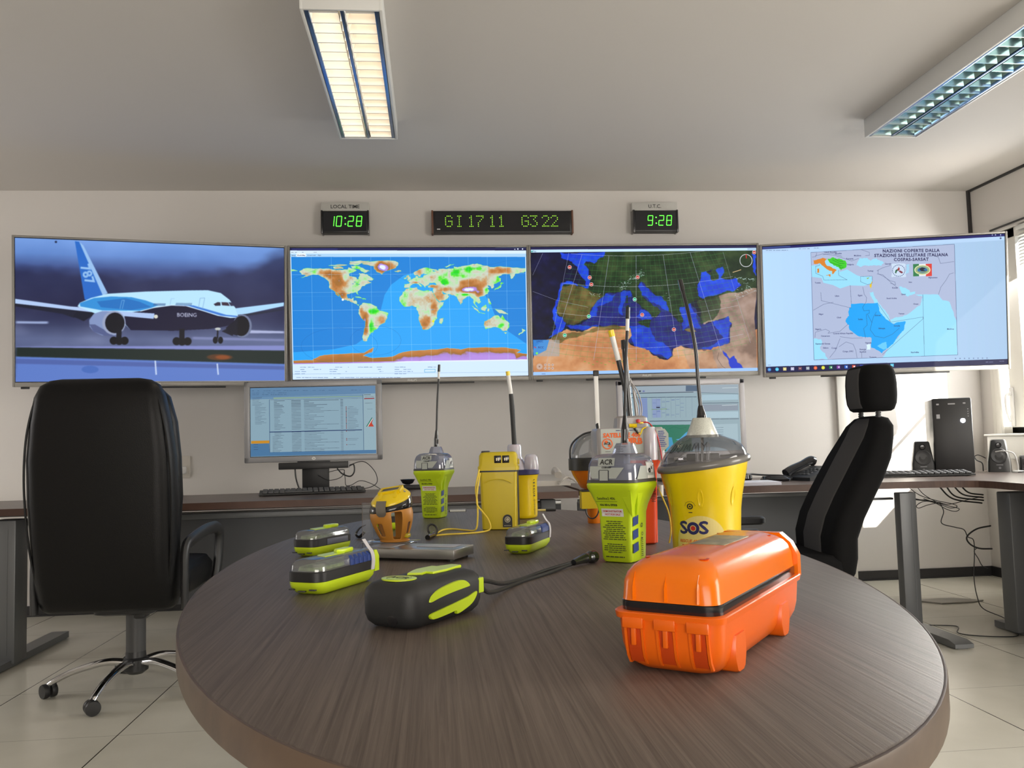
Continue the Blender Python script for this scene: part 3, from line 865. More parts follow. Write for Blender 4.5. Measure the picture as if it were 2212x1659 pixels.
    p.fill(rough([(900, 700), (935, 680), (940, 790), (905, 800)], 16), green); p.fill(rough([(905, 600), (925, 590), (925, 660), (905, 660)], 16), green); p.fill(rough([(1010, 840), (1140, 820), (1120, 890), (1060, 870)], 16), green); p.fill(rough([(1440, 910), (1520, 905), (1560, 925), (1500, 930)], 16), brown)
    # Italy and the Balkans
    p.fill(rough([(950, 545), (1010, 500), (1060, 600), (1150, 680), (1230, 735), (1170, 730), (1180, 800), (1140, 790), (1100, 730), (1000, 650)], 16), green)
    # Black Sea
    p.fill(rough([(1600, 370), (1640, 360), (1700, 450), (1760, 430), (1730, 350), (1800, 320), (1810, 380), (1780, 420), (1930, 430), (1970, 490), (1900, 550), (1800, 560), (1720, 590), (1620, 620), (1570, 590), (1560, 520), (1590, 440)], 16), shelf)
    # Africa, Middle East
    p.fill(rough([(190, 1000), (300, 930), (360, 900), (500, 930), (600, 880), (900, 875), (950, 900), (960, 960), (920, 1010), (970, 1060), (1120, 1100), (1160, 1150), (1290, 1190), (1340, 1150), (1340, 1085), (1420, 1060), (1560, 1095), (1690, 1095), (1750, 1060), (1860, 1030), (2110, 900), (2115, 1300), (55, 1340), (55, 1080)], 16), sand)
    p.fill(rough([(190, 1000), (300, 930), (500, 930), (700, 880), (940, 885), (900, 910), (700, 915), (500, 960), (300, 1040)], 16), brown, .8)
    p.fill(rough([(1560, 640), (1900, 560), (2110, 520), (2112, 1300), (1500, 1300), (1420, 1090), (1700, 1095), (1860, 1030), (1880, 850), (1850, 780), (1700, 830), (1620, 860)], 16), tan, .95)
    p.fill(rough([(1560, 640), (1760, 590), (1780, 700), (1700, 820), (1600, 860)], 16), green, .75)
    p.fill(rough([(1340, 1090), (1420, 1060), (1700, 1100), (1740, 1280), (1300, 1300)], 16), sand, .5)
    p.fill(rough([(1795, 1100), (1860, 1180), (1900, 1150), (1990, 1270), (1880, 1275), (1840, 1180)], 16), (18, 52, 190)); p.fill(rough([(2060, 200), (2105, 210), (2105, 410), (2075, 330)], 16), shelf)
    p.blur(1)
    rg = random.Random(3)
    def snow(cx, cy, ex, ey, k):
        for _ in range(k):
            x = rg.gauss(cx, ex); y = rg.gauss(cy, ey)
            p.line([(x, y), (x + rg.uniform(-12, 18), y + rg.uniform(-8, 8))], rg.uniform(.8, 2), (205, 232, 235), .8)
    for i in range(9): snow(850 + 26 * i, 500 - 60 * math.sin(i / 8 * 1.6) - 10 * i + 20, 14, 14, 9)
    for i in range(8): snow(1930 + 22 * i, 425 + 2 * i, 10, 6, 5)
    snow(600, 575, 30, 8, 8); snow(640, 590, 25, 6, 7); snow(2000, 500, 35, 25, 22); snow(1960, 590, 30, 20, 12); snow(2060, 540, 25, 18, 10); snow(1300, 600, 30, 15, 6)
    # graticule: arcs of latitude and fanned meridians
    def lat(k, x):  # y at x for arc number k
        u = (x - 1000) / 900
        return 200 + 48 * k - 70 * u * u * (1 + 0.02 * k) - 18 * u + 18
    for k in range(0, 21):
        col = (60, 150, 60) if k % 6 else (185, 190, 200)
        P = [(x, lat(k, x)) for x in range(400 - k * 12, 1820 + k * 12, 60)]
        p.line(P, .9 if k % 6 else 1.3, col, .75 if k % 6 else .8)
    for i in range(31):
        u = (i - 13) / 16
        xa = 1000 + u * 830 * (0.80); xb = 1000 + u * 1040
        col = (175, 182, 215) if i % 6 == 1 else (70, 150, 90)
        y_top = lat(0, xa); y_b = lat(20.5, xb)
        p.line([(xa, y_top), (xb, y_b)], 1.4 if i % 6 == 1 else .8, col, .8 if i % 6 == 1 else .6)
    for i in range(16): p.line([(i * 38 + 520, 1205 + (i % 3) * 14), (i * 38 + 536, 1208 + (i % 3) * 14)], 3, (80, 170, 60), .6)
    p.line([(140, 195), (48, 400)], 1.2, (170, 175, 200), .8); p.line([(48, 552), (260, 632), (560, 700)], 1.2, (170, 175, 200), .8); p.line([(380, 190), (165, 1290)], 1.2, (170, 175, 200), .8)
    p.line([(1800, 180), (2050, 1030)], 1.2, (170, 175, 200), .7); p.line([(1880, 640), (2105, 540)], 1.2, (170, 175, 200), .6)
    for x, y, c in ((388, 325, 0), (573, 422, 0), (588, 486, 0), (1014, 418, 0), (1055, 770, 0), (1347, 907, 0), (987, 626, 1), (565, 785, 1), (344, 962, 1), (2088, 184, 0)):
        p.circle(x, y, 19, (200, 205, 205)); p.circle(x, y, 15, (20, 170, 120) if c else (190, 40, 30)); p.line([(x - 9, y + 3), (x + 9, y + 1)], 3, (225, 240, 235), .9)
    P = [(2012 + 56 * math.cos(t / 24 * 2 * PI), 262 + 58 * math.sin(t / 24 * 2 * PI)) for t in range(25)]
    p.line(P, 3, (205, 205, 215), .95); p.line([(2014, 205), (2015, 240)], 4, (200, 30, 30))
    p.line([(1890, 372), (1966, 348)], 3, (215, 180, 130))
    p.line([(1760, 1120), (1745, 1180), (1790, 1250), (1830, 1275)], 1.6, (70, 60, 56), .8)
    # legend box and buttons
    p.fill([(52, 1005), (295, 1005), (295, 1158), (60, 1158)], (150, 160, 170), .55); p.fill([(52, 1005), (200, 1005), (175, 1100), (80, 1150), (55, 1150)], (30, 130, 225), .75)
    p.text('LMCC', 115, 1020, 24, (20, 30, 90)); p.text('RCC', 125, 1076, 26, (20, 20, 90)); p.circle(88, 1130, 11, (120, 220, 90)); p.line([(62, 1070), (80, 1080)], 3, (200, 40, 60))
    p.circle(112, 1254, 28, (190, 175, 170), .7); p.circle(112, 1254, 8, (120, 90, 80), .7)
    for x in (165, 200, 233):
        for y in (1238, 1270): p.circle(x, y, 12, (200, 190, 190), .7); p.circle(x, y, 5, (120, 90, 80), .7)
    # window furniture
    p.rect(28, 138, 2108, 160, (34, 28, 70)); p.fill([(30, 160), (2106, 140), (2106, 166), (32, 188)], (190, 222, 248)); p.fill([(30, 140), (2105, 120), (2105, 142), (30, 162)], (30, 26, 70))
    p.circle(40, 178, 7, (40, 160, 130)); p.text('Map', 64, 177, 20, (30, 60, 80)); p.rect(2025, 146, 2100, 162, (140, 160, 190), .6)
    p.fill([(55, 1305), (2114, 1262), (2115, 1292), (55, 1336)], (150, 190, 240)); dashes(p, 60, 175, 1322, 2, (40, 50, 90), 2)
    return p.material('picture_of_sea_map', 1.05)


def pic_cover():
    Q = [(55, 185), (2088, 97), (2100, 1195), (65, 1240)]
    p = Pic(1040, 585, Q, (172, 205, 238))
    xx = np.linspace(0, 1, 1040)[None, :, None]
    p.a = p.a * (1.04 - 0.10 * xx)
    sea = (148, 216, 244); land = (170, 182, 212)
    F = p.fill
    F([(460, 235), (1665, 180), (1678, 1112), (468, 1138)], land)
    F([(462, 345), (520, 340), (530, 300), (600, 300), (690, 360), (700, 400), (760, 380), (840, 430), (870, 440), (970, 440), (968, 500), (900, 520), (780, 515), (700, 540), (640, 510), (560, 490), (545, 450), (466, 440)], sea)
    F = lambda q, c, a=1.0: p.fill(rough(q, 7), c, a)
    F([(835, 350), (870, 285), (930, 285), (960, 310), (1010, 290), (1070, 330), (1050, 355), (960, 350), (880, 360)], sea)
    F([(945, 575), (975, 570), (1010, 640), (1080, 740), (1110, 800), (1100, 830), (1040, 770), (1000, 690)], sea)
    F([(1195, 530), (1240, 540), (1290, 580), (1330, 575), (1330, 592), (1270, 615), (1220, 590)], sea)
    F([(1120, 805), (1250, 770), (1370, 690), (1392, 620), (1330, 600), (1520, 600), (1560, 650), (1610, 660), (1640, 730), (1672, 820), (1677, 1112), (1042, 1128), (1100, 1040), (1180, 960), (1240, 830), (1110, 840)], sea)
    F([(466, 960), (530, 965), (538, 1000), (520, 1040), (560, 1080), (585, 1135), (468, 1138)], sea); F([(1255, 350), (1285, 345), (1280, 410), (1250, 430)], sea, .7)
    F([(910, 1020), (945, 1015), (945, 1055), (912, 1060)], (210, 235, 245))
    blue = (8, 160, 240)
    F([(790, 670), (1010, 664), (1030, 740), (1100, 815), (1140, 845), (1243, 822), (1225, 900), (1150, 990), (1070, 1060), (1042, 1090), (950, 1040), (955, 958), (880, 950), (840, 940), (770, 885), (770, 850), (740, 820), (770, 770), (772, 705), (788, 700)], blue)
    F([(1000, 1030), (1080, 995), (1085, 1050), (1060, 1060)], (120, 205, 245), .8)
    F([(480, 300), (560, 280), (600, 290), (575, 310), (590, 345), (640, 370), (675, 385), (655, 405), (640, 420), (635, 395), (560, 350), (530, 325), (482, 330)], (214, 128, 40)); F([(508, 375), (528, 372), (527, 405), (508, 405)], (214, 128, 40)); F([(576, 427), (622, 422), (618, 442)], (214, 128, 40))
    F([(600, 290), (640, 278), (700, 290), (750, 310), (755, 360), (710, 388), (690, 360), (620, 325)], (60, 200, 40)); 
    for a in ([(640, 300), (700, 330), (740, 330)], [(620, 320), (680, 340), (720, 350)], [(660, 290), (690, 310), (730, 315)], [(690, 345), (710, 370), (730, 360)]): p.line(a, 1.2, (20, 70, 30))
    F([(918, 455), (945, 452), (930, 464)], (150, 170, 50)); F([(962, 488), (972, 487), (960, 545), (946, 512)], (226, 190, 40))
    k = (40, 50, 90)
    for a in ([(530, 330), (530, 345), (498, 350), (497, 410), (555, 435), (565, 468), (760, 468), (690, 430), (688, 385)], [(872, 442), (970, 440), (970, 500), (930, 510), (872, 485), (872, 442)], [(1010, 664), (1120, 828), (1392, 788), (1392, 803), (1045, 1100)], [(1393, 600), (1397, 1118)], [(560, 255), (640, 245), (720, 270)], [(536, 570), (540, 640), (790, 705)], [(470, 720), (560, 670), (640, 655)], [(1010, 420), (1060, 430), (1110, 480), (1180, 540)], [(785, 515), (790, 670)],
              [(890, 530), (900, 590), (920, 620), (915, 655), (885, 700), (895, 730), (940, 725), (940, 750), (915, 760), (920, 850), (890, 880), (905, 960)], [(925, 760), (960, 830), (975, 780), (1000, 740)], [(960, 830), (945, 890), (985, 945), (1060, 960), (1130, 930), (1190, 880)], [(690, 945), (790, 960), (880, 958)], [(600, 1120), (650, 1060), (690, 960)], [(680, 1030), (740, 990), (800, 1010), (820, 1060), (830, 1125)], [(870, 1125), (870, 1080), (900, 1060)], [(480, 950), (484, 905), (570, 880), (605, 900), (590, 915)], [(1525, 600), (1545, 540), (1590, 480), (1620, 430), (1655, 420)], [(880, 215), (950, 240), (950, 265), (915, 268)], [(1480, 265), (1530, 290), (1545, 340), (1660, 325)], [(1020, 390), (1020, 420), (1060, 440), (1120, 480), (1160, 490), (1165, 515), (1120, 500)], [(760, 840), (690, 900), (590, 915)], [(470, 275), (500, 270), (510, 240)], [(495, 265), (560, 248), (660, 262), (800, 310), (860, 290)], [(1010, 395), (1060, 370), (1130, 350)]):
        p.line(a, 1.1, k, .75)
    p.line([(460, 235), (1665, 180), (1678, 1112), (468, 1138), (460, 235)], 1.4, (60, 70, 110), .9)
    for x, y, t in ((672, 602, 'Libya'), (866, 600, 'Egypt'), (1130, 628, 'Saudi Arabia'), (535, 754, 'Niger'), (684, 784, 'Chad'), (865, 801, 'Sudan'), (1043, 880, 'Ethiopia'), (1170, 860, 'Somalia'), (717, 918, 'Central African Republic'), (568, 938, 'Cameroon'), (755, 1070, 'Congo, DRC'), (927, 1000, 'Uganda'), (880, 1055, 'Rwanda'), (880, 1076, 'Burundi'), (963, 1122, 'Tanzania'), (508, 880, 'Nigeria'), (1333, 678, 'Oman'), (1210, 758, 'Yemen'), (956, 396, 'Turkey'), (1480, 458, 'Afghanistan'), (1318, 1085, 'Seychelles'), (1622, 893, 'Maldives'), (625, 235, 'Czech Republic'), (785, 292, 'Romania'), (790, 340, 'Bulgaria'), (512, 490, 'Tunisia'), (1105, 338, 'Georgia'), (1290, 494, 'Iran'), (545, 1003, 'Equatorial Guinea'), (640, 1040, 'Congo'), (568, 1038, 'Gabon'), (1230, 595, 'Qatar'), (690, 246, 'Slovakia'), (850, 266, 'Moldova'), (1160, 540, 'Kuwait'), (1012, 770, 'Eritrea')):
        p.text(t, x, y, 17, (35, 40, 85), .012)
    for i, (t, x, y) in enumerate((('NAZIONI COPERTE DALLA', 1300, 231), ('STAZIONE SATELLITARE ITALIANA', 1300, 268), ('COSPAS-SARSAT', 1300, 304))):
        p.text(t, x, y, 36, (28, 26, 70), .03, space=1.12)
    F([(1130, 342), (1252, 340), (1254, 450), (1134, 452)], (196, 214, 235))
    P = [(1193 + 52 * math.cos(t / 20 * 2 * PI), 396 + 48 * math.sin(t / 20 * 2 * PI)) for t in range(21)]
    for i in range(0, 20): p.line([P[i], ((P[i][0] + P[i + 1][0]) / 2, (P[i][1] + P[i + 1][1]) / 2)], 3, (50, 60, 110), .8)
    F([(1192, 360), (1204, 385), (1192, 400), (1182, 384)], (150, 30, 30)); F([(1186, 395), (1172, 420), (1160, 414), (1180, 382)], (30, 90, 60)); F([(1200, 395), (1230, 412), (1220, 420), (1192, 402)], (120, 40, 60))
    F = p.fill
    for a, b, c in ((1315, 1364, (40, 120, 70)), (1364, 1422, (222, 226, 230)), (1422, 1472, (214, 60, 50))): F([(a, 343), (b, 341), (b, 444), (a, 446)], c)
    p.circle(1393, 392, 68, (225, 225, 180), 1, 42); p.circle(1393, 392, 60, (60, 110, 70), .5, 36); p.circle(1393, 394, 42, (40, 110, 160), 1, 24); F([(1365, 385), (1390, 370), (1420, 380), (1400, 392), (1425, 404), (1385, 402)], (18, 24, 40)); p.line([(1340, 410), (1440, 408)], 2, (200, 190, 60))
    # window furniture
    F([(55, 184), (2088, 96), (2088, 118), (55, 206)], (26, 26, 96)); F([(60, 186), (290, 176), (290, 190), (60, 200)], (60, 80, 140), .8); F([(55, 206), (2088, 118), (2088, 150), (55, 236)], (178, 208, 240))
    dashes(p, 85, 270, 214, 2, (60, 80, 120), 1, .8, .95); dashes(p, 300, 330, 208, 2, (60, 80, 120), 2); dashes(p, 360, 450, 203, 2, (60, 80, 120), 3, .8, .95); dashes(p, 486, 536, 199, 2, (60, 80, 120), 4); dashes(p, 570, 645, 195, 2, (60, 80, 120), 5)
    for x in (1985, 2012, 2055): p.rect(x - 4, 100, x + 5, 110, (200, 210, 235))
    p.circle(2055, 134, 8, (80, 90, 120)); dashes(p, 80, 105, 1176, 2, (60, 80, 120), 7)
    for x in range(1660, 1960, 38): p.circle(x, 1142, 6, (110, 130, 170), .8)
    F([(63, 1190), (2100, 1152), (2101, 1196), (65, 1242)], (22, 24, 70))
    cols = ((60, 130, 200), (70, 190, 230), (220, 205, 130), (190, 190, 215), (120, 70, 80), (160, 170, 180), (225, 90, 40), (215, 215, 40), (30, 130, 70), (130, 60, 160), (30, 100, 200), (205, 70, 40), (40, 60, 160), (0, 0, 0), (0, 0, 0), (0, 0, 0), (80, 190, 220))
    for i, c in enumerate(cols):
        if c == (0, 0, 0): continue
        x = 92 + i * 64.5; y = 1214 - i * 1.4
        p.circle(x, y, 15, c) if i in (0, 1, 6, 7) else p.rect(x - 14, y - 13, x + 14, y + 13, c)
        if 8 <= i <= 11: p.rect(x - 2, y - 6, x + 9, y + 6, (225, 230, 235))
        else: p.line([(x - 6, y), (x + 6, y)], 2.5, (235, 240, 245), .7)
    dashes(p, 1915, 1985, 1176, 2.5, (190, 200, 225), 3); dashes(p, 2030, 2070, 1170, 2, (160, 170, 200), 4)
    return p.material('picture_of_coverage_map', 1.0)


def pic_mail():
    p = Pic(640, 370, [(218, 208), (1738, 192), (1740, 1010), (205, 1045)], (138, 168, 184))
    F = p.fill
    F([(218, 208), (1738, 192), (1738, 285), (216, 325)], (96, 134, 170)); F([(216, 325), (1588, 296), (1588, 330), (216, 345)], (104, 142, 176)); F([(500, 325), (1585, 312), (1585, 322), (500, 340)], (150, 178, 140), .8)
    F([(206, 1040), (1740, 1005), (1740, 965), (440, 990), (438, 880), (210, 885)], (74, 118, 158)); F([(216, 850), (440, 846), (440, 880), (214, 884)], (200, 140, 40))
    F([(1588, 290), (1738, 286), (1740, 965), (1590, 968)], (146, 174, 186)); p.line([(1588, 295), (1590, 966)], 2, (40, 70, 110)); p.line([(450, 350), (443, 990)], 2, (40, 70, 110)); p.line([(445, 744), (1570, 722)], 4.5, (40, 62, 104)); p.line([(450, 350), (1588, 342)], 1.2, (70, 90, 120))
    k = (34, 42, 60)
    r = random.Random(2)
    for y in (242, 268, 288): dashes(p, 240, 660 if y > 250 else 1560, y, 1.5, (40, 60, 90), y, .8, .75)
    for i in range(35):
        y = 366 + i * 18.2
        if abs(y - 738) < 10: continue
        lw = 2.0 if i < 5 else 1.1
        x0 = 505 if i < 24 else 480
        p.line([(x0, y), (x0 + r.uniform(30, 135), y - 1.5)], lw, k, .85)
        p.line([(718, y - 2), (832, y - 3.5)], lw + .3, k, .8)
        p.line([(872, y - 4), (872 + r.choice((60, 120, 150, 200, 240, 280, 420)), y - 8)], lw, k, .8)
        p.line([(1316, y - 10), (1345, y - 10.5)], lw + .4, k, .75)
        if i > 4 and (i < 22 or i in (26, 27, 30)):
            p.circle(1384, y - 11, 6, (130, 60, 60) if i % 4 else (40, 50, 60)); p.line([(1402, y - 11), (1402 + r.uniform(70, 130), y - 13)], 1.2, k, .7)
    for i in range(22): p.line([(240 + (30 if i > 6 else 0), 322 + i * 15.5), (300 + (30 if i > 6 else 0) + r.uniform(0, 90), 320 + i * 15.5)], 1.2, (50, 62, 84), .7)
    for y in (895, 925, 957): p.line([(245, y), (298, y)], 1.5, (40, 50, 80), .8)
    p.line([(1600, 301), (1680, 300)], 2, k); p.line([(1604, 348), (1722, 345)], 5, (150, 40, 48)); p.line([(1610, 326), (1720, 323)], 1.2, (120, 90, 80)); p.line([(1610, 402), (1700, 400)], 1.2, k, .7); p.line([(1640, 472), (1700, 472)], 1.2, k, .5)
    F([(1622, 684), (1690, 576), (1700, 576), (1634, 684)], (30, 110, 80)); F([(1636, 684), (1698, 590), (1706, 590), (1646, 684)], (225, 225, 225)); F([(1645, 684), (1712, 580), (1690, 640), (1716, 684)], (190, 60, 40))
    return p.material('picture_of_mail_list', 0.85)


def pic_plan():
    p = Pic(600, 340, [(128, 225), (1885, 200), (1945, 1190), (170, 1225)], (150, 174, 184))
    F = p.fill
    F([(128, 225), (1885, 200), (1890, 330), (1250, 320), (130, 330)], (156, 172, 184)); F([(1085, 215), (1262, 215), (1262, 298), (1085, 300)], (84, 104, 128)); p.line([(150, 328), (1200, 312)], 3, (40, 50, 70)); p.line([(1260, 320), (1890, 345)], 2, (90, 110, 130))
    p.circle(176, 296, 14, (170, 150, 60)); p.rect(370, 284, 405, 306, (60, 66, 80)); p.rect(430, 284, 462, 306, (110, 120, 170))
    F([(370, 400), (500, 398), (512, 690), (380, 694)], (124, 144, 190)); F([(575, 410), (700, 405), (710, 690), (590, 694)], (140, 158, 196))
    for i in range(17): p.line([(375, 405 + i * 17), (505, 403 + i * 17)], 1, (150, 168, 205), .6)
    r = random.Random(9)
    for x in (570, 640, 715, 780, 860, 930, 1000, 1085, 1180): p.line([(x, 395), (x + 8, 690)], 1, (110, 128, 150), .8)
    for _ in range(26):
        x = r.choice((585, 650, 725, 790, 870, 940, 1010)); y = r.uniform(410, 670); p.line([(x, y), (x + 48, y - 1)], 1.6, (80, 100, 160), .7)
    p.rect(640, 530, 695, 546, (30, 36, 60)); p.line([(568, 568), (800, 560)], 2, (110, 150, 70)); p.line([(160, 390), (1250, 385)], 2.4, (60, 76, 96)); p.line([(540, 745), (1190, 742)], 3, (50, 60, 76))
    F([(1330, 355), (1880, 350), (1884, 430), (1335, 440)], (168, 196, 210)); F([(1330, 500), (1885, 498), (1888, 590), (1335, 600)], (140, 152, 166)); F([(1335, 610), (1890, 605), (1893, 700), (1340, 704)], (172, 198, 210)); p.line([(1330, 480), (1890, 476)], 3, (86, 100, 116)); p.line([(1340, 720), (1900, 716)], 2.4, (80, 92, 110)); p.line([(1640, 255), (1870, 250)], 3, (195, 210, 215)); p.line([(1640, 515), (1870, 508)], 3, (195, 210, 215))
    F([(540, 800), (1160, 800), (1200, 1195), (560, 1205)], (48, 120, 96)); F([(820, 985), (880, 990), (905, 1100), (860, 1200), (800, 1200), (790, 1050)], (70, 150, 190)); F([(940, 1020), (1000, 1010), (1080, 930), (1120, 900), (1110, 960), (1010, 1050)], (80, 160, 205)); p.line([(840, 860), (910, 830), (1000, 860), (1100, 840)], 1, (30, 90, 70))
    F([(1500, 800), (1880, 790), (1900, 1190), (1540, 1195)], (166, 190, 200)); 
    for i in range(5): p.line([(1530, 848 + i * 34), (1665, 846 + i * 34)], 1.4, (90, 106, 126))
    F([(160, 800), (520, 800), (540, 1215), (172, 1222)], (140, 160, 172))
    return p.material('picture_of_worksheet', 0.85)

# ================================================================== the room
XL, XR, YB, YF, ZC = -4.3, 3.82, 5.68, -3.0, 2.70


def slab(name, x0, x1, y0, y1, z0, z1, m, parent=None, bev=0.0):
    return MB().box(((x0 + x1) / 2, (y0 + y1) / 2, (z0 + z1) / 2), (x1 - x0, y1 - y0, z1 - z0), bev).build(name, m, parent)


struct(slab('floor', XL - .2, XR + .12, YF - .2, YB + .2, -0.1, 0, M_FLOOR))
struct(slab('ceiling', XL - .2, XR + .12, YF - .2, YB + .2, ZC, ZC + .1, M_CEIL))
struct(slab('wall_back', XL - .2, XR + .12, YB, YB + .2, 0, ZC, M_WALL))
struct(slab('wall_left', XL - .2, XL, YF, YB, 0, ZC, M_WALL))
struct(slab('wall_front', XL - .2, XR + .12, YF - .2, YF, 0, ZC, M_WALL))
WY0, WY1, WZ0, WZ1 = 3.95, 5.54, 0.97, 2.34
w = MB()
for (y0, y1, z0, z1) in ((YF, WY0, 0, ZC), (WY1, YB, 0, ZC), (WY0, WY1, 0, WZ0), (WY0, WY1, WZ1, ZC)):
    w.box(((XR + XR + .12) / 2, (y0 + y1) / 2, (z0 + z1) / 2), (.12, y1 - y0, z1 - z0))
struct(w.build('wall_right', M_WALL))
b = MB()
b.box(((XL + 2.76) / 2, YB - .007, .032), (2.76 - XL, .014, .064)); b.box(((2.845 + XR) / 2, YB - .007, .032), (XR - 2.845, .014, .064))
b.box(((XL + XR) / 2, YB - .011, .004), (XR - XL, .022, .008))
struct(b.build('baseboard_back', M_BASEB))
struct(slab('baseboard_right', XR - .014, XR, YF, YB, 0, .064, M_BASEB))
struct(slab('trim_1', 2.762, 2.845, YB - .025, YB, 0, 1.5, M_TRIMW, bev=.004))
t = MB()
t.box((XR - .006, (YF + YB) / 2, ZC - .008), (.012, YB - YF, .016)); t.box((XR - .008, YB - .012, (ZC + 2.2) / 2), (.016, .024, ZC - 2.2))
struct(t.build('trim_2', M_BASEB))
struct(slab('trim_3', XR - .012, XR, YF, 5.46, 2.352, 2.362, M_BASEB))
# window in the right wall
fr = MB()
X0 = XR + .03
for (y0, y1, z0, z1) in ((WY1 - .04, WY1, WZ0, WZ1), (5.27, 5.42, WZ0, WZ1), (WY0, WY0 + .07, WZ0, WZ1), (WY0, WY1, WZ1 - .07, WZ1), (WY0, WY1, WZ0, WZ0 + .05)):
    fr.box((X0 + .03, (y0 + y1) / 2, (z0 + z1) / 2), (.06, y1 - y0, z1 - z0), .006)
win = struct(fr.build('window_1', M_TRIMW))
MB().box((X0 + .03, (WY0 + WY1) / 2, (WZ0 + WZ1) / 2), (.004, WY1 - WY0 - .1, WZ1 - WZ0 - .1)).build('glass_pane', M_GLASS, win)
h = MB()
h.box((X0 - .006, 5.395, 1.15), (.012, .035, .26), .004)
h.tube([(X0 - .012, 5.395, 1.24), (X0 - .045, 5.39, 1.22), (X0 - .05, 5.385, 1.13), (X0 - .03, 5.385, 1.05)], [.013, .013, .011, .009], 10)
h.build('window_handle', M_WHITEP, win)
j = MB()
j.box((XR - .012, 5.475, 1.66), (.024, .05, 1.38), .006); j.box((XR - .006, 5.53, 1.66), (.012, .04, 1.38), .004)
struct(j.build('trim_4', M_TRIMW))
s = MB()
s.box((XR - .08, 4.2, .885), (.16, 2.42, .15), .008)
s.box((XR - .085, 4.2, .966), (.18, 2.44, .012), .004, m=mat('sill_top', (0.52, 0.44, 0.33), 0.5))
s.mats[0] = M_WHITE
struct(s.build('window_sill', M_WHITE))
# blind, raised to the upper half
vb = thing('venetian_blind', 'white venetian blind with thin slats in the window on the right', 'blind', (XR + .015, 4.74, 2.32))
vb_s = MB()
k = 0
z = -.03
while z > -.78:
    vb_s.box((0, 0, z), (.024, .95, .0012), rot=Euler((0, math.radians(-43.5), 0)))
    z -= .0215
vb_s.build('slats', M_WHITE, vb)
MB().box((0, 0, -.005), (.03, .96, .03), .003).build('head_rail', M_WHITE, vb)
MB().box((0, 0, -.795), (.026, .95, .012), .003).build('bottom_rail', M_WHITE, vb)
cd = MB()
for y in (-.38, 0, .38): cd.tube([(0.013, y, 0), (0.013, y, -.79)], .0012, 5, smooth=False)
cd.build('ladder_cord', M_WHITEP, vb)


# ------------------------------------------------------------------ ceiling lights
def ceiling_light(x0, x1, y0, y1, label, lit):
    t = thing('ceiling_light', label, 'ceiling light', ((x0 + x1) / 2, (y0 + y1) / 2, ZC), group=None)
    hx, hy, H = (x1 - x0) / 2, (y1 - y0) / 2, .10
    hs = MB()
    for sx in (-1, 1): hs.box((sx * (hx - .006), 0, -H / 2), (.012, 2 * hy, H), .002)
    for sy in (-1, 1): hs.box((0, sy * (hy - .006), -H / 2), (2 * hx - .02, .012, H), .002)
    hs.box((0, 0, -.006), (2 * hx - .02, 2 * hy - .02, .01))
    hs.build('housing', M_WHITE, t)
    rail = mat('louvre_rail', (0.20, 0.30, 0.50), 0.22, metal=0.9)
    r = MB()
    for x in (-hx + .022, 0, hx - .022): r.box((x, 0, -H + .022), (.012 if x == 0 else .016, 2 * hy - .03, .04), .002)
    r.build('louvre_rail', rail, t)
    lou = mat('louvre_lit_tone', (0.90, 0.85, 0.76), 0.38, metal=0.35) if lit else mat('louvre_teal_reflection', (0.52, 0.66, 0.66), 0.14, metal=0.95)  # lit warmth and unlit teal reflections put into the louvre colour
    bl = MB()
    n = 16
    for c in (-1, 1):
        cx = c * (hx - .014) / 2
        wd = hx - .042
        for i in range(n + 1):
            y = -hy + .03 + (2 * hy - .06) * i / n
            # wedge-shaped cross blade, narrow at the bottom
            rr = []
            for (dy, z) in ((-.0025, -H + .003), (-.006, -H + .022), (-.016, -H + .046)):
                rr.append(z); 
            prof = [(-.003, -H + .003), (-.006, -H + .018), (-.014, -H + .045), (.014, -H + .045), (.006, -H + .018), (.003, -H + .003)]
            bl.loft([[V(cx - wd / 2, y + a, z) for a, z in prof], [V(cx + wd / 2, y + a, z) for a, z in prof]])
        # parabolic side reflectors
        for sx in (-1, 1):
            q = [(wd / 2, -H + .004), (wd / 2 - .006, -H + .03), (wd / 2 - .022, -H + .06), (wd / 2 - .03, -H + .075)]
            g = []
            for (a, z) in q: g.append((cx + sx * a, z))
            for (a, b_) in zip(g, g[1:]):
                bl.quad((a[0], -hy + .02, a[1]), (a[0], hy - .02, a[1]), (b_[0], hy - .02, b_[1]), (b_[0], -hy + .02, b_[1]))
    bl.build('louvre', lou, t)
    for c in (-1, 1):
        cx = c * (hx - .014) / 2
        tb = MB().tube([(cx, -hy + .04, -.032), (cx, hy - .04, -.032)], .013, 14, smooth=False)
        if lit: m = mat('tube_lit', (1, 1, 1), .4, emit=(1.0, 0.93, 0.78), estr=9) if c < 0 else mat('tube_lit_warm', (1, 1, 1), .4, emit=(1.0, 0.84, 0.66), estr=7.5)
        else: m = mat('tube_off_teal_glow', (0.75, 0.85, 0.82), .3, emit=(0.5, 0.9, 0.85), estr=.35)  # tube is off; teal reflections put in as faint emission
        tb.build('lamp_tube', m, t)
    return t


ceiling_light(-.458, -.158, 3.085, 4.435, 'glowing twin-tube ceiling light with louvre, near the middle of the ceiling', True)
ceiling_light(2.36, 2.655, 3.02, 4.36, 'unlit twin-tube ceiling light with louvre tinted by bluish reflections, by the window wall', False)


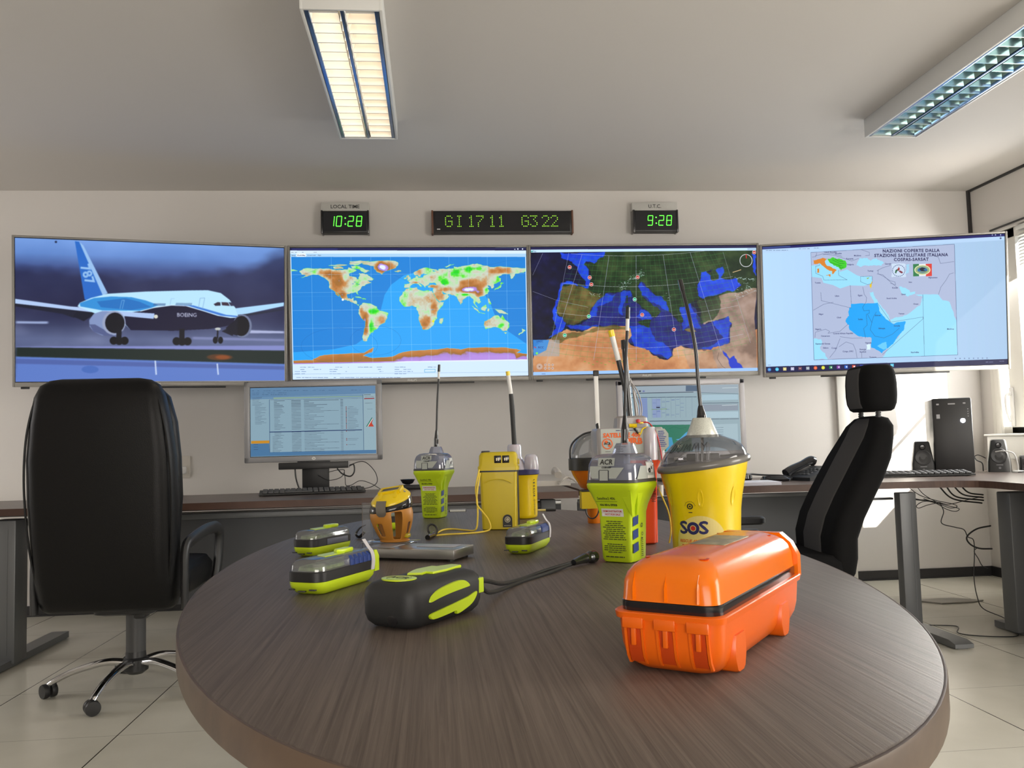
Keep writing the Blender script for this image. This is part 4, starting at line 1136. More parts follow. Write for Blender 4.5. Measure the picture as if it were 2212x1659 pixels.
# ------------------------------------------------------------------ wall displays
def wall_display(c, yaw, tilt, screen, label, name='wall_display'):
    W_, H_ = 1.497, .857
    ux = V(math.cos(yaw), math.sin(yaw), 0)
    n = V(math.sin(yaw), -math.cos(yaw), 0)
    uz = V(0, 0, 1) * math.cos(tilt) + n * math.sin(tilt)
    nn = ux.cross(uz)
    R_ = Matrix((ux, -nn, uz)).transposed()      # local y points away from the viewer
    t = thing(name, label, 'television', c, rot=R_.to_euler())
    f = MB()
    for (x0, x1, z0, z1) in ((-W_ / 2, -W_ / 2 + .013, -H_ / 2, H_ / 2), (W_ / 2 - .013, W_ / 2, -H_ / 2, H_ / 2), (-W_ / 2 + .013, W_ / 2 - .013, H_ / 2 - .012, H_ / 2), (-W_ / 2 + .013, W_ / 2 - .013, -H_ / 2, -H_ / 2 + .026)):
        f.box(((x0 + x1) / 2, .022, (z0 + z1) / 2), (x1 - x0, .044, z1 - z0), .003)
    f.build('bezel', M_BEZEL, t)
    MB().box((0, .045, 0), (W_ - .02, .05, H_ - .02), .008).build('back_shell', M_BLACK, t)
    s = MB()
    sx0, sx1, sz0, sz1 = -W_ / 2 + .016, W_ / 2 - .016, -H_ / 2 + .030, H_ / 2 - .016
    s.quad((sx0, .006, sz0), (sx1, .006, sz0), (sx1, .006, sz1), (sx0, .006, sz1))
    so = s.build('screen', screen, t, normals=False)
    add_uv(so)
    bz = [x for x in bpy.data.objects if x.parent is t and x.name.startswith('bezel')][0]
    g = MB().box((0, .012, 0), (W_ - .024, .006, H_ - .034)).build('panel_border', M_BLACKG, t)
    mk = MB()
    mk.text('PHILIPS', .018, lambda x, z, l: V(x, -.0008, z - H_ / 2 + .013), M_LABW)
    mk.build('maker_mark', M_LABW, bz)
    MB().box((0, .02, -H_ / 2 - .005), (.78, .028, .012), .003).build('bar_below_screen', M_BLACK, t)  # black bar put in for the shadow line and stand bracket below
    # bracket to the wall
    ft = MB()
    ft.box((-.69, .03, -H_ / 2 - .006), (.04, .03, .012), .003)
    ft.build('foot_socket', M_BLACK, t)
    br = MB()
    d = max(.08, (YB - c[1]) - .02)
    br.box((0, .07, 0), (.5, .012, .42), .002)
    br.box((0, .07 + (d - .09) / 2, 0), (.10, max(.02, d - .09), .10), .004)
    br.build('wall_bracket', M_BLACK, t)
    return t


def add_uv(o):
    me = o.data
    uv = me.uv_layers.new(name='UVMap')
    for p in me.polygons:
        for li, c in zip(p.loop_indices, ((0, 0), (1, 0), (1, 1), (0, 1))): uv.data[li].uv = c


wall_display((-1.614, 5.165, 1.813), .201, .067, pic_airplane(), 'leftmost of four wall televisions, showing a jet airliner on a wet runway')
wall_display((-.127, 5.356, 1.82), .015, .081, pic_world(), 'wall television showing a blue and green world map')
wall_display((1.369, 5.354, 1.82), -.014, .089, pic_med(), 'wall television showing a dark gridded map of the Mediterranean sea')
wall_display((2.854, 5.158, 1.804), -.224, .093, pic_cover(), 'rightmost wall television, light blue map with a bright blue patch over east Africa')

# ------------------------------------------------------------------ clocks and message board
SEG = {'0': 'abcdef', '1': 'bc', '2': 'abged', '3': 'abgcd', '4': 'fgbc', '5': 'afgcd', '6': 'afgecd', '7': 'abc', '8': 'abcdefg', '9': 'abcdfg'}


def digit(mb, ch, x, z, w_, h_, fn):
    t_ = w_ * .2
    g = {'a': ((0, h_), (w_, h_)), 'b': ((w_, h_), (w_, h_ / 2)), 'c': ((w_, h_ / 2), (w_, 0)), 'd': ((0, 0), (w_, 0)), 'e': ((0, h_ / 2), (0, 0)), 'f': ((0, h_), (0, h_ / 2)), 'g': ((0, h_ / 2), (w_, h_ / 2))}
    for s_ in SEG[ch]:
        (a, b), (c, d) = g[s_]
        n = 4
        for i in range(n):           # each bar is a row of small lamps
            u = (i + .5) / n
            px = a + (c - a) * u; pz = b + (d - b) * u
            px += pz * .10
            hx, hz = (t_ * .42, h_ / n * .17) if a == c else (w_ / n * .36, t_ * .42)
            mb.patch(x + px - hx, x + px + hx, z + pz - hz, z + pz + hz, fn)


def wall_clock(x0, x1, sign, digits, lab, signlab):
    cx = (x0 + x1) / 2
    t = thing('digital_clock', lab, 'clock', (cx, YB, 2.40))
    w_ = x1 - x0
    MB().box((0, -.035, .072), (w_, .07, .145), .005).build('case', M_BLACK, t)
    for s_ in (-1, 1): MB().box((s_ * (w_ / 2 - .004), -.037, .072), (.012, .076, .155), .003).build('end_cap', M_BLACKG, t)
    MB().box((0, -.0715, .072), (w_ - .03, .002, .125)).build('window', M_BLACKG, t)
    d = MB()
    fn = front(0, -.0738, 0)
    x = digits[0]
    for ch in digits[1]:
        if ch == ':':
            for z_ in (.052, .092): d.patch(x + .002, x + .010, z_, z_ + .008, fn)
            x += .022
        else:
            if ch == '1': digit(d, '1', x - .012, .042, .030, .066, fn); x += .034
            else: digit(d, ch, x, .042, .032, .066, fn); x += .054
    d.build('digits', M_GREENL, t, normals=False)
    s = thing('clock_sign', signlab, 'sign', (cx, YB, 2.549))
    MB().box((0, -.028, .028), (w_ + .006, .056, .056), .002).build('plate', M_SIGN, s)
    q = MB()
    q.text(sign, .034, front(0, -.0568, .027), M_INK, bold=.0004)
    q.build('lettering', M_INK, s, normals=False)


wall_clock(-.705, -.398, 'LOCAL TIME', (-.092, '10:28'), 'black digital clock reading 10:28, on the wall left of the long message board', 'grey sign reading LOCAL TIME above the left clock', )
wall_clock(1.372, 1.680, 'U.T.C.', (-.058, '9:28'), 'black digital clock reading 9:28, on the wall right of the long message board', 'grey sign reading U.T.C. above the right clock')

mbd = thing('message_board', 'long black message board with yellow-green dotted characters between the clocks', 'message board', (.488, YB, 2.395))
MB().box((0, -.03, .077), (.93, .06, .15), .004).build('case', M_BLACK, mbd)
MB().box((0, -.0610, .077), (.90, .002, .13)).build('window', M_BLACKG, mbd)
for s_ in (-1, 1): MB().box((s_ * .469, -.032, .077), (.012, .066, .158), .003).build('end_cap', mat('end_cap_brown', (0.16, 0.07, 0.04), .5), mbd)
F57 = {'G': '01110 10001 10000 10111 10001 10001 01110', 'I': '01110 00100 00100 00100 00100 00100 01110', '1': '00100 01100 00100 00100 00100 00100 01110',
       '7': '11111 00001 00010 00100 01000 01000 01000', '3': '11111 00010 00100 00010 00001 10001 01110', '2': '01110 10001 00001 00010 00100 01000 11111'}
d = MB()
fn = front(0, -.0630, 0)
for ch, x0 in (('G', -.385), ('I', -.315), ('1', -.235), ('7', -.178), ('1', -.095), ('1', -.035), ('G', .125), ('3', .183), ('2', .262), ('2', .322)):
    for r_, row in enumerate(F57[ch].split()):
        for c_, v_ in enumerate(row):
            if v_ == '1':
                px, pz = x0 + c_ * .0105, .118 - r_ * .0115
                d.patch(px, px + .0056, pz - .0056, pz, fn)
d.build('characters', M_GREENY, mbd, normals=False)
q = MB()
q.patch(-.440, -.418, .024, .031, front(0, -.0632, 0), M_LABW)
q.build('maker_mark', M_LABW, mbd, normals=False)

# ------------------------------------------------------------------ oval table
tb = thing('oval_table', 'large oval meeting table with dark wood-grain top in the foreground', 'table', (.161, 1.961, 0))
N = 160
A, B = .613, 1.365


def oval(k, z): return [V((A - k) * math.cos(2 * PI * i / N), (B - k) * math.sin(2 * PI * i / N), z) for i in range(N)]


tt = MB()
tt.loft([oval(.004, .712), oval(.004, .7488), oval(.006, .750)])
tt.build('tabletop', M_TABLE, tb, ang=50)
te = MB()
te.loft([oval(.0045, .7115), oval(.0008, .7122), oval(0, .716), oval(0, .7455), oval(.0008, .7485), oval(.0036, .7492), oval(.0045, .7485), oval(.0045, .7115)], (False, False))
te.build('edge_band', M_TEDGE, tb, ang=60)
for yy in (-.75, .75):
    c = MB().lathe([(.05, .04), (.05, .70), (.16, .70), (.16, .711)], (0, yy, 0), 28)
    c.build('table_leg', M_GREYM, tb)
    MB().lathe([(.30, 0), (.30, .012), (.06, .035), (.05, .05)], (0, yy, 0), 40).build('table_foot', M_GREYM, tb)

# ------------------------------------------------------------------ desks
DZ = .75


def desk_top(name, pts, lab):
    t = thing(name, lab, 'desk', (pts[0][0], pts[0][1], 0))
    ox, oy = pts[0]
    P = [(a - ox, b - oy) for a, b in pts]
    m = MB().prism(P, DZ - .034, DZ)
    m.mats = [M_DESK]
    m.bm.normal_update()
    m.mats.append(M_DESK2)
    for f in m.bm.faces:
        if abs(f.normal.z) < .5: f.material_index = 1
    m.build('worktop', M_DESK, t)
    return t, ox, oy


d1, ox, oy = desk_top('desk', [(-3.3, 4.29), (.715, 4.27), (.715, 5.07), (-3.3, 5.07)], 'long dark wood desk along the wall behind the black leather chair')


def desk_leg(parent, ox, oy, x, y, w_, f0, f1, dp=.06):
    c = MB()
    c.box((x - ox, y - oy, DZ / 2 - .02), (w_, dp, DZ - .075), .006)
    c.box((x - ox + w_ * .18, y - oy - dp / 2, DZ / 2 - .02), (.003, .003, DZ - .16), m=M_BLACK)
    c.mats[0] = M_GREYM
    c.build('leg', M_GREYM, parent)
    f = MB()
    f.loft([[V(x - ox + a, f0 - oy, b) for a, b in ((-.045, .006), (.045, .006), (.045, .024), (-.045, .024))],
            [V(x - ox + a, f0 - oy + .05, b) for a, b in ((-.045, .004), (.045, .004), (.045, .036), (-.045, .036))],
            [V(x - ox + a, f1 - oy, b) for a, b in ((-.045, .004), (.045, .004), (.045, .036), (-.045, .036))]])
    for yy in (f0 + .03, f1 - .03): f.box((x - ox, yy - oy, .003), (.05, .03, .006))
    f.build('foot', M_GREYM, parent)


desk_leg(d1, ox, oy, -2.055, 4.40, .115, 4.02, 4.98, .13)
desk_leg(d1, ox, oy, .60, 4.60, .08, 4.35, 4.98)
b = MB()
b.box((-1.35 - ox, 4.62 - oy, .662), (3.9, .05, .03), .003)
b.box((-1.35 - ox, 4.70 - oy, .700), (3.9, .03, .030), .003)
b.build('crossbar', M_GREYM, d1)
p_ = MB()
p_.box((-.62 - ox, 4.66 - oy, .44), (2.6, .018, .46), .003, m=M_PANEL)
p_.box((-.62 - ox, 4.645 - oy, .672), (2.6, .02, .022), .004, m=M_STEEL)
p_.build('modesty_panel', M_PANEL, d1)

d2, ox, oy = desk_top('corner_desk', [(.745, 4.25), (2.2, 4.19), (2.50, 4.155), (2.62, 4.12), (2.69, 4.06), (2.705, 3.98), (2.69, 3.72), (2.66, 3.3), (2.64, 2.9), (3.55, 2.9), (3.55, 5.07), (.745, 5.07)], 'dark wood corner desk under the rightmost television, turning along the window wall')
desk_leg(d2, ox, oy, 2.40, 4.235, .088, 3.80, 4.42)
desk_leg(d2, ox, oy, 2.865, 4.03, .15, 3.72, 4.20, .10)
b = MB()
b.box((2.18 - ox, 4.34 - oy, .655), (.42, .03, .012), .003)
b.box((2.03 - ox, 4.34 - oy, .68), (.02, .03, .06), .003)
b.build('crossbar', M_GREYM, d2)
p_ = MB()
p_.box((1.42 - ox, 4.66 - oy, .44), (1.30, .018, .46), .003, m=M_PANEL)
p_.box((1.42 - ox, 4.645 - oy, .672), (1.30, .02, .022), .004, m=M_GREYM)
p_.build('modesty_panel', M_PANEL, d2)
# drawer unit on the far right under the corner desk
du = thing('drawer_cabinet', 'black cabinet under the corner desk at the far right', 'cabinet', (3.02, 3.50, 0))
MB().box((0, 0, .35), (.40, .35, .66), .006).build('body', M_BLACK, du)
MB().box((0, 0, .69), (.42, .37, .018), .003).build('top_panel', M_SILVL, du)
for i in range(3):
    dr = MB().box((0, -.179, .14 + i * .21), (.37, .014, .195), .004).build('drawer', M_BLACKG, du)
    MB().box((0, -.192, .20 + i * .21), (.12, .014, .010), .003).build('handle', M_SILV, dr)


# ------------------------------------------------------------------ desktop monitors
def monitor(x0, x1, z0, z1, y, yaw, pic, label, frame, stand):
    cx = (x0 + x1) / 2
    t = thing('desktop_monitor', label, 'monitor', (cx, y, DZ), yaw)
    W_, H_ = x1 - x0, z1 - z0
    c = (z0 + z1) / 2 - DZ
    b_ = .033
    f = MB()
    for (a, b, p, q) in ((-W_ / 2, -W_ / 2 + b_, -H_ / 2, H_ / 2), (W_ / 2 - b_, W_ / 2, -H_ / 2, H_ / 2), (-W_ / 2, W_ / 2, H_ / 2 - b_, H_ / 2), (-W_ / 2, W_ / 2, -H_ / 2, -H_ / 2 + b_)):
        f.box(((a + b) / 2, 0, c + (p + q) / 2), (b - a, .035, q - p), .006)
    f.box((0, .022, c), (W_ - .01, .03, H_ - .01), .01)
    f.build('frame', frame, t)
    g = MB().box((0, -.005, c), (W_ - 2 * b_ + .006, .016, H_ - 2 * b_ + .006)).build('panel_border', M_BLACKG, t)
    s = MB()
    a, b = W_ / 2 - b_ - .002, H_ / 2 - b_ - .002
    s.quad((-a, -.0135, c - b), (a, -.0135, c - b), (a, -.0135, c + b), (-a, -.0135, c + b))
    add_uv(s.build('screen', pic, t, normals=False))
    lg = MB()
    lg.ringp(0, 0, .0001, .0085, lambda x, z, l: V(x * 1.25, -.0186, c - H_ / 2 + .017 + z), M_LABW)
    lg.text('hp', .011, lambda x, z, l: V(x, -.0190, c - H_ / 2 + .0175 + z), M_DGREY, shear=.3)
    lg.build('maker_mark', M_LABW, t, normals=False)
    st = MB()
    nb = c - H_ / 2
    st.box((0, .055, nb / 2 + .035), (.15, .035, nb + .05), .006)
    st.box((0, .065, .009), (.27, .10, .016), .006)
    st.build('stand', M_BLACK, t)
    if stand:
        sb = MB()
        sb.box((.0, -.018, nb - .022), (.385, .04, .038), .004)
        sb.box((.0, -.012, nb - .002), (.18, .03, .012), .003)
        sb.build('bar_below_screen', M_BLACK, t)
        MB().box((.196, -.018, nb - .022), (.008, .036, .034), .003).build('end_cap', M_SILV, t)
    return t


monitor(-1.06, -.292, .924, 1.380, 4.95, -.01, pic_mail(), 'grey-framed desktop monitor showing a mail list, with a black sound bar below', M_SILV, True)
monitor(1.072, 1.84, .885, 1.345, 4.95, .0, pic_plan(), 'light-framed desktop monitor showing tables and a green map, behind the tall yellow beacon', M_SILVL, False)


# ------------------------------------------------------------------ keyboards
def keyboard(x, y, rz, L, label, name='keyboard'):
    t = thing(name, label, 'keyboard', (x, y, DZ), rz)
    b_ = MB()
    prof = [(-.075, .004), (-.072, .012), (.07, .026), (.075, .022), (.075, .004)]
    b_.loft([[V(-L / 2, a, z) for a, z in prof], [V(L / 2, a, z) for a, z in prof]])
    b_.build('base', M_BLACK, t)
    k_ = MB()
    n = 18
    for r_ in range(5):
        for c_ in range(n):
            if r_ == 0 and 4 <= c_ <= 8: continue
            kx = -L / 2 + .015 + (L - .03) * (c_ + .5) / n
            ky = -.054 + r_ * .0255
            kz = .012 + (ky + .072) / .142 * .014 + .004
            k_.box((kx, ky, kz), ((L - .03) / n * .86, .021, .009), .002, seg=1)
    k_.box((-L / 2 + .015 + (L - .03) * 6.5 / n, -.054, .018), ((L - .03) / n * 4.9, .021, .009), .002, seg=1)
    k_.build('keys', M_DGREY, t)
    return t


keyboard(-.665, 4.80, .16, .56, 'black keyboard in front of the monitor with the mail list')
keyboard(2.68, 4.64, -.24, .62, 'black keyboard on the corner desk below the computer tower')
# small black items behind the left keyboard and beside the small green beacon
o = thing('pen', 'dark pen lying behind the left keyboard', 'pen', (-.86, 4.92, DZ + .004), .15)
MB().tube([(-.06, 0, 0), (.06, 0, 0)], .004, 8, smooth=False).build('barrel', M_BLACK, o)
MB().tube([(-.05, 0, .005), (-.01, 0, .006)], .0015, 6, smooth=False).build('clip', M_SILV, o)
o = thing('desk_microphone', 'round black speaker dish on a flat black base behind the small green beacon', 'speaker', (-.135, 4.98, DZ))
MB().box((.05, 0, .012), (.25, .10, .024), .006).build('base', M_BLACK, o)
m_ = MB().lathe([(.012, .026), (.030, .034), (.042, .052), (.044, .056), (.036, .050), (.010, .040)], (-.02, 0, 0), 28)
m_.build('dish', M_BLACKG, o)

# monitor cables
def cable(pts, r, label, m=M_BLACK, name='cable', cat='cable', group=None, per=8):
    o_ = MB().tube(pts, r, 7, per=per).build(name, m)
    o_['label'] = label; o_['category'] = cat
    if group: o_['group'] = group
    return o_


cable([(-.78, 4.93, .885), (-.775, 4.92, .84), (-.762, 4.90, .80), (-.745, 4.90, .7535)], .0045, 'thick black cable hanging straight down under the left end of the sound bar')
cable([(-.476, 4.91, .895), (-.455, 4.93, .90), (-.452, 4.93, .86), (-.475, 4.93, .835), (-.52, 4.94, .85), (-.55, 4.96, .88)], .0040, 'short thick black cable looping at the right end of the sound bar')
cable([(-.475, 4.93, .90), (-.40, 4.95, .915), (-.34, 4.95, .86), (-.325, 4.93, .80), (-.36, 4.90, .772), (-.43, 4.86, .762), (-.455, 4.83, .756)], .0022, 'thin black cable making the widest loop right of the sound bar')
cable([(-.51, 4.95, .872), (-.505, 4.95, .82), (-.50, 4.94, .785), (-.47, 4.94, .785), (-.42, 4.94, .808), (-.36, 4.94, .79), (-.30, 4.94, .7525)], .0020, 'thin black cable rising in a low hump along the back of the left desk')
cable([(-.60, 4.97, .86), (-.555, 4.97, .87), (-.51, 4.96, .87), (-.53, 4.96, .83), (-.60, 4.965, .815), (-.66, 4.97, .845)], .0020, 'thin black cable looping beside the monitor neck')

# wall socket left
o = thing('wall_socket', 'ivory wall socket with plug behind the black leather chair', 'socket', (-1.60, YB, .90))
MB().box((-.005, -.006, 0), (.10, .012, .14), .004).build('plate', M_IVORY, o)
MB().box((0, -.028, -.02), (.05, .04, .05), .01).build('plug', M_WHITEP, o)

# white telephone
o = thing('telephone', 'white telephone with coiled cord on the desk behind the yellow beacons', 'telephone', (.66, 4.93, DZ), .12)
b_ = MB()
b_.loft([[V(-.14, a, z) for a, z in ((-.085, 0), (-.085, .030), (.06, .062), (.085, .055), (.085, 0))], [V(.10, a, z) for a, z in ((-.085, 0), (-.085, .026), (.06, .058), (.085, .05), (.085, 0))]])
b_.build('base', M_IVORY, o)
hd = MB().tube([(.03, -.08, .060), (.035, -.05, .075), (.04, 0, .085), (.045, .05, .085), (.05, .075, .070)], [.022, .017, .015, .017, .022], 12)
hd.build('handset', M_IVORY, o)
cc = MB()
pts = []
for i in range(140):
    a = i / 140
    px = .02 + .11 * a; py = -.11 - .01 * math.sin(a * 9); pz = .010 + .035 * abs(math.sin(a * 3.1))
    pts.append((px + .0, py + .006 * math.cos(i * 1.1), pz + .006 * math.sin(i * 1.1)))
cc.tube(pts, .0022, 5, smooth=False)
cc.build('coiled_cord', M_IVORY, o)

# papers, headset, black phone
o = thing('paper_stack', 'small stack of white paper on the corner desk beside the tall yellow beacon', 'paper', (1.60, 4.335, DZ), -.02)
st = MB()
for i in range(6): st.box((random.uniform(-.003, .003), random.uniform(-.003, .003), .0015 + i * .0029), (.30, .21, .0024), rot=Euler((0, 0, random.uniform(-.02, .02))))
st.build('sheets', M_PAPER, o)
o = thing('headset', 'black headset lying on the corner desk beside the paper stack', 'headset', (1.80, 4.60, DZ))
MB().lathe([(.028, 0), (.036, .012), (.034, .032), (.012, .036)], (-.10, 0, .008), 24, m=None).build('ear_cushion', M_BLACKG, o)
hb = MB().tube([(-.10, 0, .048), (-.06, .02, .042), (.02, .03, .034), (.12, .02, .028), (.16, -.01, .012)], .005, 8)
hb.build('headband', M_BLACK, o)
hb = MB().loft([rrect(.075, .045, .03, .0, cx=.07), rrect(.08, .05, .03, .012, cx=.07), rrect(.06, .035, .025, .028, cx=.06)])
hb.build('control_box', M_BLACKG, o)
o = thing('black_telephone', 'black desk telephone left of the grey-striped office chair', 'telephone', (2.075, 4.64, DZ), -1.25)
b_ = MB()
b_.loft([[V(-.10, a, z) for a, z in ((-.10, 0), (-.10, .018), (.08, .075), (.10, .07), (.10, 0))], [V(.12, a, z) for a, z in ((-.10, 0), (-.10, .018), (.08, .075), (.10, .07), (.10, 0))]])
b_.build('base', M_BLACK, o)
hd = MB().tube([(-.075, -.095, .036), (-.075, -.05, .058), (-.072, .02, .082), (-.07, .08, .104), (-.07, .105, .098)], [.026, .024, .022, .025, .028], 12)
hd.build('handset', M_BLACKG, o)
ks = MB()
for i in range(3):
    for k in range(4): ks.box((-.01 + i * .028, -.05 + k * .026, .034 + k * .0082), (.02, .016, .008), .002)
ks.build('keys', M_DGREY, o)
cable([(1.88, 4.62, .775), (1.92, 4.66, .762), (1.955, 4.72, .7545)], .003, 'black cord from the headset towards the black telephone')

# computer tower, speakers
o = thing('computer_tower', 'black computer tower with a glaring white power light, on the corner desk', 'computer', (3.135, 5.0, DZ), -.42)
MB().box((0, .0, .222), (.205, .33, .440), .008).build('case', mat('tower_case', (0.10, 0.10, 0.085), .35), o)
MB().box((0, -.178, .222), (.212, .035, .445), .010).build('front_panel', M_BLACK, o)
MB().lathe([(.0001, 0), (.013, 0), (.013, .002), (.0001, .002)], (0, 0, 0), 20, M=Matrix.Translation((.055, -.197, .31)) @ Matrix.Rotation(PI / 2, 4, 'X')).build('power_light', M_LEDW, o)
q = MB()
fn = front(0, -.1965, 0)
q.patch(-.020, .018, .4065, .4140, fn, M_SILV); q.patch(-.082, -.068, .405, .414, fn, M_SILV); q.patch(.060, .074, .408, .417, fn, M_SILV); q.patch(-.085, -.066, .325, .350, fn, M_SILV)
for i in range(4): q.patch(.082, .087, .375 - i * .014, .380 - i * .014, fn, M_SILV)
q.build('front_marks', M_SILV, o, normals=False)


def desk_speaker(x, y, rz, label, led):
    t = thing('desk_speaker', label, 'speaker', (x, y, DZ), rz, group=None)
    b_ = MB()
    r0 = rrect(.062, .055, .012, 0); r1 = rrect(.060, .055, .012, .06); r2 = rrect(.040, .045, .012, .185, cy=.012); r3 = rrect(.034, .038, .012, .192, cy=.012)
    b_.loft([r0, r1, r2, r3]).build('cabinet', M_BLACK, t)
    tilt = Matrix.Translation((0, -.0475, .095)) @ Matrix.Rotation(PI / 2 - .11, 4, 'X')
    MB().lathe([(.0001, .004), (.020, .0), (.036, .006), (.042, .009), (.045, .006), (.045, .001)], (0, 0, 0), 30, M=tilt).build('woofer', M_DGREY, t)
    MB().lathe([(.0001, .001), (.012, .002), (.016, .006), (.017, .001)], (0, 0, 0), 24, M=Matrix.Translation((0, -.040, .158)) @ Matrix.Rotation(PI / 2 - .11, 4, 'X')).build('tweeter', M_BLACKG, t)
    q_ = MB()
    fn_ = lambda a, z, l: V(a, -.0575, z)
    q_.patch(-.018, .018, .040, .0435, fn_, M_SILV)
    q_.ringp(0, .024, .003, .006, fn_, M_SILV)
    q_.build('logo', M_SILV, t, normals=False)
    if led:
        MB().box((.030, -.0575, .018), (.005, .003, .005), .001).build('power_light', M_GREENL, t)
    return t


desk_speaker(2.925, 4.94, -.45, 'black desktop speaker with a green light, left of the computer tower', True)
desk_speaker(3.37, 4.88, -.55, 'black desktop speaker right of the computer tower, by the sill', False)
o = thing('card_reader', 'small black box at the right edge of the photo beside the speaker', 'box', (3.47, 4.78, DZ), -.5)
MB().loft([rrect(.035, .04, .01, 0), rrect(.035, .04, .01, .085), rrect(.028, .032, .01, .095)]).build('case', M_BLACK, o)
MB().box((0, -.041, .05), (.045, .004, .05), .002).build('front_panel', M_BLACKG, o)
o = thing('cable_hub', 'small white disc hub on the corner desk beside the right speaker', 'hub', (3.36, 4.70, DZ))
MB().lathe([(.030, 0), (.032, .006), (.028, .012), (.006, .014)], (0, 0, 0), 26).build('disc', M_WHITEP, o)
MB().tube([(0, .0, .012), (.002, .004, .05), (.0, .03, .11), (-.03, .08, .125), (-.05, .12, .12)], .0035, 7).build('cord', M_WHITEP, o)
cable([(3.33, 4.66, .7535), (3.36, 4.66, .757), (3.40, 4.68, .757), (3.43, 4.73, .7535)], .0028, 'short black cable in front of the white disc hub')
cable([(3.30, 5.02, .86), (3.30, 4.99, .82), (3.31, 4.95, .80), (3.30, 4.93, .7535)], .0035, 'black cable dropping between the tower and the right speaker')
cable([(3.245, 5.06, .88), (3.27, 4.99, .84), (3.30, 4.97, .85), (3.335, 4.95, .83)], .0028, 'black cable running from the tower to the right speaker')

# cables hanging below the corner desk
g_ = 'cables hanging below the corner desk'
Yc = 4.5
B0 = lambda x, z: (x * Yc / 4.3, Yc, z)
for i, (a, b, c) in enumerate((((2.62, .71), (2.70, .63), (2.86, .60)), ((2.66, .71), (2.72, .64), (2.87, .615)), ((2.70, .71), (2.76, .65), (2.87, .63)), ((2.74, .71), (2.79, .66), (2.87, .645)))):
    cable([B0(*a), B0(*b), B0(*c)], .0042, 'thick black cable sagging in a bunch under the corner desk edge', group=g_)
bun = [[(2.46, .70), (2.52, .655), (2.60, .625), (2.70, .60), (2.72, .585), (2.68, .58), (2.62, .605), (2.54, .635)],
       [(2.50, .71), (2.54, .66), (2.60, .62), (2.66, .595), (2.73, .575), (2.71, .56), (2.66, .575), (2.60, .61), (2.52, .63), (2.46, .645)],
       [(2.44, .64), (2.50, .632), (2.56, .625), (2.62, .612), (2.68, .60), (2.78, .62), (2.86, .635)],
       [(2.60, .615), (2.54, .62), (2.50, .60), (2.51, .585), (2.56, .60), (2.63, .612)],
       [(2.48, .65), (2.455, .642), (2.50, .63), (2.58, .62)]]
for k in bun: cable([B0(*q) for q in k], .0020, 'thin black cable tied into a bundle under the corner desk', group='thin cables in the tied bundle')
cable([B0(*q) for q in ((2.63, .605), (2.645, .56), (2.63, .50), (2.70, .475), (2.75, .46), (2.77, .42), (2.80, .40), (2.80, .32), (2.79, .20), (2.80, .10), (2.83, .03))] + [(2.98, 4.35, .006), (2.86, 4.12, .004), (2.78, 3.98, .004), (2.62, 4.02, .004), (2.56, 4.10, .004), (2.64, 4.24, .004), (2.50, 4.30, .004)], .0026, 'long thin black cable running from the bundle down to the floor and across the tiles', per=6)
cable([B0(*q) for q in ((2.90, .475), (2.82, .46), (2.765, .42), (2.78, .38), (2.83, .355), (2.90, .35))], .0045, 'thick black cable looping out behind the right desk leg')
cable([B0(*q) for q in ((2.82, .36), (2.80, .34), (2.82, .30), (2.84, .26), (2.87, .245))], .0026, 'thin grey cable curling below the thick loop behind the right desk leg', M_DGREY)
# flat floor box lid
o = thing('floor_hatch', 'flat grey floor hatch plate between the two desk legs', 'hatch', (2.97, 4.86, 0), .0)
MB().prism([(-.17, .07), (.08, .09), (.22, -.02), (.14, -.055), (-.06, -.06)], 0, .008).build('plate', mat('hatch_grey', (0.22, 0.21, 0.18), .4, metal=.3), o)


# ------------------------------------------------------------------ office chairs
def star_base(t, phase, r_out, arm_m, hub_z=.13):
    hb = MB().lathe([(.030, hub_z - .06), (.050, hub_z - .045), (.052, hub_z), (.042, hub_z + .01), (.040, hub_z + .03), (.0375, hub_z + .05)], (0, 0, 0), 28)
    hb.build('hub', M_BLACK, t)
    for i in range(5):
        a = phase + i * 2 * PI / 5
        c, s_ = math.cos(a), math.sin(a)
        P = [(c * q, s_ * q, z_) for q, z_ in ((.035, hub_z - .012), (r_out * .35, hub_z - .005), (r_out * .7, hub_z - .03), (r_out * .92, hub_z - .062), (r_out, hub_z - .078))]
        arm_ = MB().tube(P, [.021, .019, .017, .016, .014], 12, flat=.8).build('base_arm', arm_m, t)
        w_ = MB()
        off = .016
        ca, sa = math.cos(a + .7), math.sin(a + .7)
        ax = V(ca, sa, 0)
        for q in (-1, 1):
            cc = V(c * r_out, s_ * r_out, .029) + ax * (q * off)
            M_ = Matrix.Translation(cc) @ Vector((0, 0, 1)).rotation_difference(ax).to_matrix().to_4x4()
            w_.lathe([(.010, -.012), (.027, -.011), (.029, -.006), (.029, .006), (.027, .011), (.010, .012)], (0, 0, 0), 22, M=M_)
        w_.box((c * r_out, s_ * r_out, .044), (.024, .024, .026), .006)
        w_.build('caster', M_BLACK, arm_)


cx, cy = -1.275, 3.835
t = thing('executive_chair', 'tall black leather office chair on a chrome star base, seen from behind', 'office chair', (cx, cy, 0), 0)
bk = MB()
rings = []
